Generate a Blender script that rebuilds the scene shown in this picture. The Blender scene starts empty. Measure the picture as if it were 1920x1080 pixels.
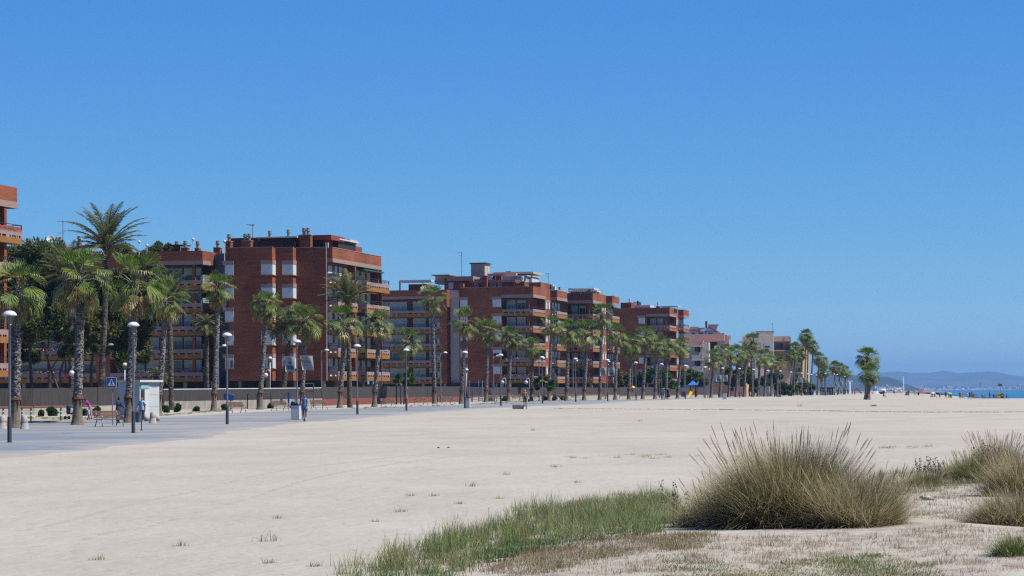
import bpy, math, random
import numpy as np
from mathutils import Vector, Matrix, Quaternion
R = math.radians
rng = np.random.default_rng(7)
random.seed(7)
S = bpy.context.scene
COL = S.collection
F = 4735.0            # focal length in pixels of a 1920 wide frame
CZ = 2.0              # eye height
PITCH, ROLL = 2.38, -0.40
RC = (Matrix.Rotation(R(90 + PITCH), 3, 'X') @ Matrix.Rotation(R(ROLL), 3, 'Z'))

def ray(u, v):
    d = RC @ Vector(((u - 960) / F, -(v - 540) / F, -1.0))
    return d / d.y

def P(u, v, Y):
    d = ray(u, v)
    return Vector((d.x * Y, Y, CZ + d.z * Y))

def sm(x, a, b):
    t = min(1.0, max(0.0, (x - a) / (b - a)))
    return t * t * (3 - 2 * t)

def gprom(Y):
    if Y < 108: return 1.96 + (108 - Y) * 0.0006
    if Y < 325: return 1.96 - (Y - 108) / 217.0 * 0.78
    return 1.18

def interp(x, pts):
    if x <= pts[0][0]: return pts[0][1]
    for (a, b), (c, d) in zip(pts, pts[1:]):
        if x <= c: return b + (d - b) * (x - a) / (c - a)
    return pts[-1][1]

def solve_flat(u, v):
    d = ray(u, v)
    lo, hi = 8.0, 1500.0
    for _ in range(60):
        m = (lo + hi) / 2
        if CZ + d.z * m > CZ - gprom(m): lo = m
        else: hi = m
    return d.x * lo, lo

EDGE = [(20, -17.5)] + sorted((y, x) for x, y in [solve_flat(u, v) for u, v in
        [(0, 865), (120, 850), (250, 836), (380, 822), (520, 801), (640, 790), (770, 776), (900, 768), (1000, 762.5), (1150, 756)]]) + [
        (420, 31.0), (480, 42.0), (540, 55.0), (640, 78.0), (800, 118.0), (1200, 220.0)]

def shore(Y):
    return 121.0 + max(0.0, Y - 700) * 0.132 + 2.5 * math.sin(Y * 0.02)

def terr(X, Y):
    g = gprom(Y)
    d = X - interp(Y, EDGE)
    g += sm(d, 5, 40) * min(0.98, max(0.0, Y - 335) * 0.0037)
    if Y < 90:
        g -= 0.32 * math.exp(-((X - 4.2) / 4.6) ** 2 - ((Y - 29) / 8.0) ** 2)
        g -= 0.05 * math.sin(X * 1.3 + 0.7 * math.sin(Y * .6)) * math.exp(-((X - 4) / 6) ** 2 - ((Y - 27) / 9) ** 2)
        w = sm(Y, 95, 45)
        g -= 0.02 * w * (math.sin(X * .9 + Y * .31) + math.sin(X * .37 - Y * .22 + 1.3))
    s = X - shore(Y)
    if s > -6: g += max(0, s + 6) ** 2 * .006 if s < 2 else .384 + (s - 2) * .09
    if Y > 1150: g += (Y - 1150) * 0.02
    return CZ - g

def G(u, v):
    d = ray(u, v)
    lo, hi = 8.0, 1400.0
    for _ in range(60):
        m = (lo + hi) / 2
        if CZ + d.z * m > terr(d.x * m, m): lo = m
        else: hi = m
    return Vector((d.x * lo, lo, terr(d.x * lo, lo)))

def GU(u, Y):
    d = ray(u, 742)
    return Vector((d.x * Y, Y, terr(d.x * Y, Y)))

# ------------------------------------------------------------------ materials
MATS = {}
K = .55      # the photograph is exposed about a stop above this sun: surfaces sit at the dark end of their range
def nmat(name, c1, c2=None, scale=(1, 1, 1), nscale=2.0, rough=.8, bump=0, bscale=20, detail=4, spec=.3, metal=0, contrast=(.35, .65), bdist=.02):
    if name in MATS: return MATS[name]
    if c2 is None: c2 = tuple(x * .82 for x in c1)
    c1 = tuple(x * K for x in c1); c2 = tuple(x * K for x in c2)
    m = bpy.data.materials.new(name); m.use_nodes = True
    nt = m.node_tree; N = nt.nodes; L = nt.links
    b = N['Principled BSDF']
    b.inputs['Roughness'].default_value = rough
    b.inputs['Specular IOR Level'].default_value = spec
    b.inputs['Metallic'].default_value = metal
    b.inputs['Base Color'].default_value = (*c1, 1)
    tc = N.new('ShaderNodeTexCoord')
    mp = N.new('ShaderNodeMapping'); mp.inputs['Scale'].default_value = scale
    L.new(tc.outputs['Object'], mp.inputs['Vector'])
    n = N.new('ShaderNodeTexNoise'); n.inputs['Scale'].default_value = nscale; n.inputs['Detail'].default_value = detail
    L.new(mp.outputs[0], n.inputs['Vector'])
    cr = N.new('ShaderNodeValToRGB')
    cr.color_ramp.elements[0].position = contrast[0]; cr.color_ramp.elements[0].color = (*c1, 1)
    cr.color_ramp.elements[1].position = contrast[1]; cr.color_ramp.elements[1].color = (*c2, 1)
    L.new(n.outputs['Fac'], cr.inputs[0]); L.new(cr.outputs[0], b.inputs['Base Color'])
    if bump:
        n2 = N.new('ShaderNodeTexNoise'); n2.inputs['Scale'].default_value = bscale; n2.inputs['Detail'].default_value = 5
        L.new(mp.outputs[0], n2.inputs['Vector'])
        bp = N.new('ShaderNodeBump'); bp.inputs['Strength'].default_value = bump; bp.inputs['Distance'].default_value = bdist
        L.new(n2.outputs['Fac'], bp.inputs['Height']); L.new(bp.outputs[0], b.inputs['Normal'])
    MATS[name] = m
    return m

def leafmat(name, rough=.5, trans=.3, spec=.4, gain=.6):
    m = bpy.data.materials.new(name); m.use_nodes = True
    nt = m.node_tree; N = nt.nodes; L = nt.links
    b = N['Principled BSDF']; b.inputs['Roughness'].default_value = rough; b.inputs['Specular IOR Level'].default_value = spec
    a = N.new('ShaderNodeAttribute'); a.attribute_name = 'Col'
    sc_ = N.new('ShaderNodeVectorMath'); sc_.operation = 'SCALE'; sc_.inputs['Scale'].default_value = gain
    L.new(a.outputs['Color'], sc_.inputs[0]); L.new(sc_.outputs[0], b.inputs['Base Color'])
    t = N.new('ShaderNodeBsdfTranslucent'); L.new(sc_.outputs[0], t.inputs['Color'])
    mx = N.new('ShaderNodeMixShader'); mx.inputs[0].default_value = trans
    L.new(b.outputs[0], mx.inputs[1]); L.new(t.outputs[0], mx.inputs[2])
    L.new(mx.outputs[0], N['Material Output'].inputs['Surface'])
    MATS[name] = m
    return m

def brickmat(name, c1, c2, mortar):
    m = bpy.data.materials.new(name); m.use_nodes = True
    nt = m.node_tree; N = nt.nodes; L = nt.links
    b = N['Principled BSDF']; b.inputs['Roughness'].default_value = .9; b.inputs['Specular IOR Level'].default_value = .15
    tc = N.new('ShaderNodeTexCoord'); sx = N.new('ShaderNodeSeparateXYZ'); L.new(tc.outputs['Object'], sx.inputs[0])
    ad = N.new('ShaderNodeMath'); ad.operation = 'ADD'; L.new(sx.outputs[0], ad.inputs[0]); L.new(sx.outputs[1], ad.inputs[1])
    cx = N.new('ShaderNodeCombineXYZ'); L.new(ad.outputs[0], cx.inputs[0]); L.new(sx.outputs[2], cx.inputs[1])
    bt = N.new('ShaderNodeTexBrick'); bt.inputs['Scale'].default_value = 1.0
    bt.inputs['Brick Width'].default_value = .27; bt.inputs['Row Height'].default_value = .075; bt.inputs['Mortar Size'].default_value = .008
    bt.inputs['Color1'].default_value = (*c1, 1); bt.inputs['Color2'].default_value = (*c2, 1); bt.inputs['Mortar'].default_value = (*mortar, 1)
    L.new(cx.outputs[0], bt.inputs['Vector'])
    mp = N.new('ShaderNodeMapping'); mp.inputs['Scale'].default_value = (.35, 3.5, 1); L.new(cx.outputs[0], mp.inputs[0])
    n = N.new('ShaderNodeTexNoise'); n.inputs['Scale'].default_value = 1.0; n.inputs['Detail'].default_value = 6; n.inputs['Roughness'].default_value = .7
    L.new(mp.outputs[0], n.inputs['Vector'])
    n2 = N.new('ShaderNodeTexNoise'); n2.inputs['Scale'].default_value = .16; n2.inputs['Detail'].default_value = 3; L.new(cx.outputs[0], n2.inputs['Vector'])
    s = N.new('ShaderNodeMath'); s.operation = 'ADD'; L.new(n.outputs['Fac'], s.inputs[0]); L.new(n2.outputs['Fac'], s.inputs[1])
    mr = N.new('ShaderNodeMapRange'); mr.inputs[1].default_value = .65; mr.inputs[2].default_value = 1.35; mr.inputs[3].default_value = .55; mr.inputs[4].default_value = 1.45
    L.new(s.outputs[0], mr.inputs[0])
    mu = N.new('ShaderNodeVectorMath'); mu.operation = 'MULTIPLY'; L.new(bt.outputs['Color'], mu.inputs[0]); L.new(mr.outputs[0], mu.inputs[1])
    L.new(mu.outputs[0], b.inputs['Base Color'])
    MATS[name] = m
    return m

BRICK = brickmat('brick', (.182, .057, .027), (.14, .042, .020), (.16, .067, .038))
PINK = nmat('pink render', (.40, .265, .235), (.35, .23, .205), (1, 1, 3), 1.2, .85)
ORANGE = nmat('ochre render', (.38, .165, .03), (.31, .13, .024), (1, 1, 2), 1.0, .8)
WHITE = nmat('white shutter', (.72, .79, .82), (.65, .72, .75), (.3, .3, 8), 2, .6)
CREAM = nmat('cream render', (.62, .55, .43), (.52, .46, .36), (1, 1, .4), .8, .9)
GREYW = nmat('pale grey render', (.66, .62, .57), (.55, .52, .48), (1, 1, .3), .7, .9)
LILAC = nmat('lilac render', (.86, .78, 1.05), (.8, .72, .98), (1, 1, .4), .6, .9)
TERRA = nmat('rose brown render', (.80, .44, .33), (.72, .39, .29), (1, 1, .4), .5, .9)
TILE = nmat('grey tile cladding', (.22, .22, .245), (.16, .16, .18), (6, 6, 1.2), 1.4, .6)
TILELIT = nmat('sunlit tile cladding', (1.1, 1.02, .95), (.9, .84, .8), (6, 6, 1.2), 1.4, .6)  # tile colour lightened to stand in for sunlight on the shaft
GLASS = nmat('window glass', (.03, .04, .05), (.02, .025, .03), (1, 1, 1), .5, .08, spec=.6)
FROST = nmat('frosted glass panel', (.45, .58, .56), (.40, .52, .5), (1, 1, 1), .8, .25)
DARKM = nmat('dark metal rail', (.025, .03, .045), (.02, .02, .03), (1, 1, 1), 1, .5)
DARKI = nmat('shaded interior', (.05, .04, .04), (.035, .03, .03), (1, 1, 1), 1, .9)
DGREEN = nmat('green awning cloth', (.012, .12, .085), (.01, .09, .065), (1, 1, 1), 2, .8)
WMETAL = nmat('white painted metal', (.75, .76, .77), (.68, .69, .7), (1, 1, 1), 2, .45)
CONC = nmat('concrete', (.36, .34, .31), (.27, .255, .235), (1, 1, 1), 1.4, .9, .2, 12)
REDP = nmat('oxide red paint', (.34, .07, .04), (.28, .06, .035), (1, 1, 1), .8, .7)
DBROWN = nmat('dark brown cladding', (.055, .028, .025), (.04, .022, .02), (4, 4, .5), 1.5, .7)
BRIGHT = nmat('bright white paint', (1.5, 1.48, 1.44), (1.35, 1.33, 1.3), (1, 1, 1), 2, .5)
LGREY = nmat('grey lamp metal', (.30, .31, .33), (.26, .27, .29), (1, 1, 1), 3, .4, metal=.3)
DGREY = nmat('dark grey lamp sleeve', (.10, .10, .11), (.08, .08, .09), (1, 1, 1), 3, .5, metal=.2)
WOOD = nmat('brown bench wood', (.22, .115, .07), (.15, .08, .05), (8, .6, 8), 2, .7)
BLUEP = nmat('blue paint', (.02, .10, .38), (.018, .085, .33), (1, 1, 1), 1, .45)
BLUEL = nmat('bright blue plastic', (.05, .22, .70), (.045, .2, .62), (1, 1, 1), 1, .5)
YELP = nmat('yellow plastic', (.78, .50, .03), (.7, .45, .03), (1, 1, 1), 1, .45)
REDPL = nmat('red plastic', (.55, .035, .04), (.48, .03, .035), (1, 1, 1), 1, .5)
BLACK = nmat('black rubber', (.015, .015, .017), (.012, .012, .013), (1, 1, 1), 1, .6)
REED = nmat('grey reed screen', (.075, .066, .062), (.038, .034, .033), (9, 9, .5), 1.2, .95, contrast=(.3, .7))
WALLP = nmat('pale low wall', (.50, .46, .40), (.40, .37, .32), (3, 3, .6), 1.0, .9)
BARK = nmat('palm bark', (.34, .31, .285), (.042, .037, .034), (1, 1, 2.0), 6.5, .95, .9, 9, detail=6, contrast=(.42, .58), bdist=.06)
BARKR = nmat('palm fibre', (.17, .075, .042), (.09, .045, .03), (1, 1, 2), 6, .95)
BARKS = nmat('smooth palm base', (.27, .215, .165), (.17, .135, .105), (1, 1, 5), 2.5, .95, .4, 14)
PBARK = nmat('pine bark', (.17, .115, .095), (.085, .06, .05), (3, 3, .6), 2.5, .95, .6, 8)
BARKD = nmat('date palm bark', (.22, .17, .13), (.05, .04, .033), (1, 1, 3), 4.0, .95, .8, 8, contrast=(.36, .62), bdist=.06)
STONE = nmat('pale stone', (.52, .46, .42), (.43, .38, .34), (1, 1, 1), 2.5, .85, .2, 15)
CANVAS = nmat('pale banner cloth', (.55, .57, .52), (.48, .5, .46), (1, 1, 1), 1.5, .85)
INK = nmat('faded grey print', (.16, .19, .20), (.2, .23, .23), (1, 1, 1), 3, .9)
INKB = nmat('faded blue print', (.06, .14, .25), (.09, .18, .28), (1, 1, 1), 5, .9)
LEAF = leafmat('fan leaf', .48, .3, .3, .76)
PINN = leafmat('date palm leaf', .5, .3, .25, .72)
NEEDLE = leafmat('pine and shrub leaf', .6, .35, .25, .82)
GRASS = leafmat('dune grass', .6, .38, .2, .98)

# ------------------------------------------------------------------ mesh builder
class MB:
    def __init__(s): s.v = []; s.f = []; s.c = []; s.m = []
    def add(s, vs, fs, col=None, m=0):
        o = len(s.v); s.v.extend(vs)
        for f in fs:
            s.f.append(tuple(i + o for i in f)); s.c.append(col or (1, 1, 1)); s.m.append(m)
    def box(s, x0, y0, z0, x1, y1, z1, m=0, col=None):
        if x0 > x1: x0, x1 = x1, x0
        if y0 > y1: y0, y1 = y1, y0
        if z0 > z1: z0, z1 = z1, z0
        vs = [(x0, y0, z0), (x1, y0, z0), (x1, y1, z0), (x0, y1, z0), (x0, y0, z1), (x1, y0, z1), (x1, y1, z1), (x0, y1, z1)]
        s.add(vs, [(0, 3, 2, 1), (4, 5, 6, 7), (0, 1, 5, 4), (1, 2, 6, 5), (2, 3, 7, 6), (3, 0, 4, 7)], col, m)
        return s
    def quad(s, a, b, c, d, col=None, m=0): s.add([a, b, c, d], [(0, 1, 2, 3)], col, m); return s
    def tri(s, a, b, c, col=None, m=0): s.add([a, b, c], [(0, 1, 2)], col, m); return s
    def tube(s, path, radii, n=8, m=0, col=None, cap=True, jit=0):
        path = [Vector(p) for p in path]
        if not hasattr(radii, '__len__'): radii = [radii] * len(path)
        o = len(s.v); k = len(path)
        t0 = (path[1] - path[0]).normalized()
        up = Vector((0, 0, 1)) if abs(t0.z) < .9 else Vector((1, 0, 0))
        a = t0.cross(up).normalized()
        for i, p in enumerate(path):
            t = (path[min(i + 1, k - 1)] - path[max(i - 1, 0)]).normalized()
            a = (a - t * a.dot(t)).normalized(); b = t.cross(a)
            for j in range(n):
                th = 2 * math.pi * j / n
                r = radii[i] * (1 + (random.uniform(-jit, jit) if jit else 0))
                q = p + (a * math.cos(th) + b * math.sin(th)) * r
                s.v.append((q.x, q.y, q.z))
        for i in range(k - 1):
            for j in range(n):
                j2 = (j + 1) % n
                s.f.append((o + i * n + j, o + i * n + j2, o + (i + 1) * n + j2, o + (i + 1) * n + j)); s.c.append(col or (1, 1, 1)); s.m.append(m)
        if cap:
            s.f.append(tuple(o + j for j in reversed(range(n)))); s.c.append(col or (1, 1, 1)); s.m.append(m)
            s.f.append(tuple(o + (k - 1) * n + j for j in range(n))); s.c.append(col or (1, 1, 1)); s.m.append(m)
        return s
    def lathe(s, prof, n=16, c=(0, 0, 0), m=0, col=None):
        o = len(s.v); k = len(prof)
        for r, z in prof:
            for j in range(n):
                th = 2 * math.pi * j / n
                s.v.append((c[0] + r * math.cos(th), c[1] + r * math.sin(th), c[2] + z))
        for i in range(k - 1):
            for j in range(n):
                j2 = (j + 1) % n
                s.f.append((o + i * n + j, o + i * n + j2, o + (i + 1) * n + j2, o + (i + 1) * n + j)); s.c.append(col or (1, 1, 1)); s.m.append(m)
        return s
    def sphere(s, c, r, n=12, k=8, sc=(1, 1, 1), m=0, col=None):
        prof = [(max(1e-4, math.sin(math.pi * i / k)) * r, -math.cos(math.pi * i / k) * r) for i in range(k + 1)]
        o = len(s.v)
        s.lathe(prof, n, (0, 0, 0), m, col)
        for i in range(o, len(s.v)):
            x, y, z = s.v[i]; s.v[i] = (c[0] + x * sc[0], c[1] + y * sc[1], c[2] + z * sc[2])
        return s
    def mesh(s, name, mats, smooth=False, color=False):
        me = bpy.data.meshes.new(name)
        me.from_pydata([tuple(v) for v in s.v], [], s.f)
        for mt in (mats if isinstance(mats, (list, tuple)) else [mats]): me.materials.append(mt)
        if any(s.m): me.polygons.foreach_set('material_index', s.m)
        if smooth: me.polygons.foreach_set('use_smooth', [True] * len(s.f))
        if color:
            at = me.attributes.new('Col', 'FLOAT_COLOR', 'FACE')
            at.data.foreach_set('color', np.hstack([np.array(s.c, dtype=np.float32), np.ones((len(s.c), 1), np.float32)]).ravel())
        me.update()
        return me

def obj(name, data, parent=None, loc=(0, 0, 0), rz=0, sc=None):
    o = bpy.data.objects.new(name, data); COL.objects.link(o)
    o.location = loc
    if rz: o.rotation_euler = (0, 0, rz)
    if sc: o.scale = sc if hasattr(sc, '__len__') else (sc, sc, sc)
    if parent: o.parent = parent
    return o

def part(name, mb, mats, parent=None, smooth=False, color=False, **k):
    return obj(name, mb.mesh(name, mats, smooth, color), parent, **k)

def tag(o, label, cat, group=None, kind=None):
    if label: o['label'] = label
    if cat: o['category'] = cat
    if group: o['group'] = group
    if kind: o['kind'] = kind
    return o

def thing(name, label, cat, loc=(0, 0, 0), rz=0, group=None, data=None, sc=None):
    return tag(obj(name, data, None, loc, rz, sc), label, cat, group)

def kids(o): return [c for c in bpy.data.objects if c.parent == o]

def dup(src, label, loc, rz=0, sc=None, tree=None):
    c = src.copy(); COL.objects.link(c); c.location = loc; c.rotation_euler = (0, 0, rz); c['label'] = label
    if sc: c.scale = (sc, sc, sc)
    for ch in (tree or kids(src)):
        d = ch.copy(); COL.objects.link(d); d.parent = c
        for g in kids(ch):
            e = g.copy(); COL.objects.link(e); e.parent = d
    return c
ORD = ('first second third fourth fifth sixth seventh eighth ninth tenth eleventh twelfth thirteenth fourteenth fifteenth sixteenth seventeenth '
       'eighteenth nineteenth twentieth twenty-first twenty-second twenty-third twenty-fourth twenty-fifth twenty-sixth twenty-seventh twenty-eighth '
       'twenty-ninth thirtieth thirty-first thirty-second thirty-third thirty-fourth thirty-fifth thirty-sixth').split()
# ------------------------------------------------------------------ camera, light, sky
cam = bpy.data.cameras.new('camera'); co = bpy.data.objects.new('camera', cam); COL.objects.link(co)
cam.sensor_width = 36; cam.lens = 36 * F / 1920; cam.clip_start = .5; cam.clip_end = 60000
co.matrix_world = Matrix.Translation((0, 0, CZ)) @ RC.to_4x4()
S.camera = co
SEL, SAZ = 56.0, (0.968, -0.25)
sd = Vector((SAZ[0] * math.cos(R(SEL)), SAZ[1] * math.cos(R(SEL)), math.sin(R(SEL))))
sl = bpy.data.lights.new('sun', 'SUN'); sl.energy = 4.6; sl.angle = R(.55); sl.color = (1, .955, .89)
so = bpy.data.objects.new('sun', sl); COL.objects.link(so); so.rotation_euler = sd.to_track_quat('Z', 'Y').to_euler(); so.location = (0, 0, 60)
w = bpy.data.worlds.new('World'); S.world = w; w.use_nodes = True
nt = w.node_tree; N = nt.nodes; L = nt.links
sk = N.new('ShaderNodeTexSky'); sk.sky_type = 'NISHITA'; sk.sun_disc = False; sk.sun_elevation = R(SEL)
sk.sun_rotation = math.atan2(SAZ[0], SAZ[1]); sk.altitude = 0; sk.air_density = 0.3; sk.dust_density = 0.0; sk.ozone_density = 8.0
sp = N.new('ShaderNodeSeparateColor'); cb = N.new('ShaderNodeCombineColor'); L.new(sk.outputs[0], sp.inputs[0])
for i, (pw, ml) in enumerate(((1.28, 23.4), (.72, 11.7), (.14, 8.5))):      # camera-like rendering of the clear blue sky
    a1 = N.new('ShaderNodeMath'); a1.operation = 'POWER'; a1.inputs[1].default_value = pw
    a2 = N.new('ShaderNodeMath'); a2.operation = 'MULTIPLY'; a2.inputs[1].default_value = ml * (.1 ** pw) * .1 ** 0
    m0 = N.new('ShaderNodeMath'); m0.operation = 'MAXIMUM'; m0.inputs[1].default_value = 1e-4
    L.new(sp.outputs[i], m0.inputs[0]); L.new(m0.outputs[0], a1.inputs[0]); L.new(a1.outputs[0], a2.inputs[0]); L.new(a2.outputs[0], cb.inputs[i])
L.new(cb.outputs[0], N['Background'].inputs[0])
N['Background'].inputs[1].default_value = 0.05
S.view_settings.view_transform = 'Standard'; S.view_settings.look = 'None'; S.view_settings.exposure = 1.0; S.view_settings.gamma = 1
S.render.engine = 'CYCLES'
cy = S.cycles; cy.use_denoising = False; cy.filter_width = 1.25; cy.max_bounces = 6; cy.diffuse_bounces = 3; cy.glossy_bounces = 2; cy.transmission_bounces = 3
cy.volume_bounces = 0; cy.transparent_max_bounces = 6; cy.caustics_reflective = False; cy.caustics_refractive = False

# ------------------------------------------------------------------ ground, pavement, water, hills
def grid(name, pts, nr, nc, mat, smooth=True):
    me = bpy.data.meshes.new(name)
    fs = [(i * nc + j, i * nc + j + 1, (i + 1) * nc + j + 1, (i + 1) * nc + j) for i in range(nr - 1) for j in range(nc - 1)]
    me.from_pydata(pts, [], fs); me.materials.append(mat)
    if smooth: me.polygons.foreach_set('use_smooth', [True] * len(fs))
    me.update()
    return me

def sandmat():
    m = bpy.data.materials.new('beach sand'); m.use_nodes = True
    nt = m.node_tree; N = nt.nodes; L = nt.links; b = N['Principled BSDF']
    b.inputs['Roughness'].default_value = .95; b.inputs['Specular IOR Level'].default_value = .1
    tc = N.new('ShaderNodeTexCoord')
    def noise(sc, mp=(1, 1, 1), det=5, ro=.6):
        mpn = N.new('ShaderNodeMapping'); mpn.inputs['Scale'].default_value = mp; L.new(tc.outputs['Object'], mpn.inputs[0])
        n = N.new('ShaderNodeTexNoise'); n.inputs['Scale'].default_value = sc; n.inputs['Detail'].default_value = det; n.inputs['Roughness'].default_value = ro
        L.new(mpn.outputs[0], n.inputs['Vector']); return n
    n1 = noise(.35, (1, .5, 1)); n2 = noise(5.0); n3 = noise(.05, (1, .5, 1), 3)
    cr = N.new('ShaderNodeValToRGB'); e = cr.color_ramp.elements
    e[0].position = .3; e[0].color = (.222, .206, .166, 1); e[1].position = .7; e[1].color = (.300, .279, .227, 1)
    s = N.new('ShaderNodeMath'); s.operation = 'ADD'; L.new(n1.outputs['Fac'], s.inputs[0]); L.new(n3.outputs['Fac'], s.inputs[1])
    s2 = N.new('ShaderNodeMath'); s2.operation = 'MULTIPLY'; s2.inputs[1].default_value = .5; L.new(s.outputs[0], s2.inputs[0])
    L.new(s2.outputs[0], cr.inputs[0])
    # scattered dark specks of debris
    vo = N.new('ShaderNodeTexVoronoi'); vo.inputs['Scale'].default_value = 1.6; L.new(tc.outputs['Object'], vo.inputs['Vector'])
    lt = N.new('ShaderNodeMath'); lt.operation = 'LESS_THAN'; lt.inputs[1].default_value = .055; L.new(vo.outputs['Distance'], lt.inputs[0])
    sx = N.new('ShaderNodeSeparateColor'); L.new(vo.outputs['Color'], sx.inputs[0])
    g2 = N.new('ShaderNodeMath'); g2.operation = 'GREATER_THAN'; g2.inputs[1].default_value = .62; L.new(sx.outputs[0], g2.inputs[0])
    mu = N.new('ShaderNodeMath'); mu.operation = 'MULTIPLY'; L.new(lt.outputs[0], mu.inputs[0]); L.new(g2.outputs[0], mu.inputs[1])
    mx = N.new('ShaderNodeMixRGB'); mx.inputs[2].default_value = (.08, .065, .05, 1); L.new(mu.outputs[0], mx.inputs[0]); L.new(cr.outputs[0], mx.inputs[1])
    # plant litter lying between the dune weeds
    at = N.new('ShaderNodeAttribute'); at.attribute_name = 'litter'
    n6 = noise(3.2, (1, .6, 1), 6, .7); r6 = N.new('ShaderNodeMapRange'); r6.inputs[1].default_value = .44; r6.inputs[2].default_value = .68; r6.inputs[3].default_value = 0; r6.inputs[4].default_value = .75; L.new(n6.outputs['Fac'], r6.inputs[0])
    m6 = N.new('ShaderNodeMath'); m6.operation = 'MULTIPLY'; L.new(r6.outputs[0], m6.inputs[0]); L.new(at.outputs['Fac'], m6.inputs[1])
    mx6 = N.new('ShaderNodeMixRGB'); mx6.inputs[2].default_value = (.15, .105, .075, 1); L.new(m6.outputs[0], mx6.inputs[0]); L.new(mx.outputs[0], mx6.inputs[1])
    L.new(mx6.outputs[0], b.inputs['Base Color'])
    h = N.new('ShaderNodeMath'); h.operation = 'MULTIPLY_ADD'; h.inputs[1].default_value = .25; L.new(n2.outputs['Fac'], h.inputs[0]); 
    n4 = noise(1.6, (1, .8, 1), 4); L.new(n4.outputs['Fac'], h.inputs[2])
    bp = N.new('ShaderNodeBump'); bp.inputs['Strength'].default_value = .7; bp.inputs['Distance'].default_value = .11
    vf = N.new('ShaderNodeTexVoronoi'); vf.inputs['Scale'].default_value = 1.9; vf.inputs['Randomness'].default_value = 1; L.new(tc.outputs['Object'], vf.inputs['Vector'])
    vr = N.new('ShaderNodeMapRange'); vr.inputs[1].default_value = .0; vr.inputs[2].default_value = .28; vr.inputs[3].default_value = -.28; vr.inputs[4].default_value = 0; L.new(vf.outputs['Distance'], vr.inputs[0])
    hp = N.new('ShaderNodeMath'); hp.operation = 'ADD'; L.new(h.outputs[0], hp.inputs[0]); L.new(vr.outputs[0], hp.inputs[1])
    L.new(hp.outputs[0], bp.inputs['Height']); L.new(bp.outputs[0], b.inputs['Normal'])
    return m
SAND = sandmat()
rows = [3 * (1600 / 3) ** (i / 259.0) for i in range(260)]
nc = 190
pts = []
for Y in rows:
    for j in range(nc):
        t = -0.62 + 1.24 * j / (nc - 1)
        X = t * (Y + 9)
        pts.append((X, Y, terr(X, Y)))
me = grid('sand', pts, len(rows), nc, SAND)
def litter(X, Y):
    a = sm(X - (Y - 27) * .35, -1.6, 1.2) * sm(Y, 40, 33) * sm(Y, 18, 22)
    return a
at = me.attributes.new('litter', 'FLOAT', 'POINT'); at.data.foreach_set('value', np.array([litter(p[0], p[1]) for p in pts], dtype=np.float32))
sand = obj('sand', me); sand['kind'] = 'structure'

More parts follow.
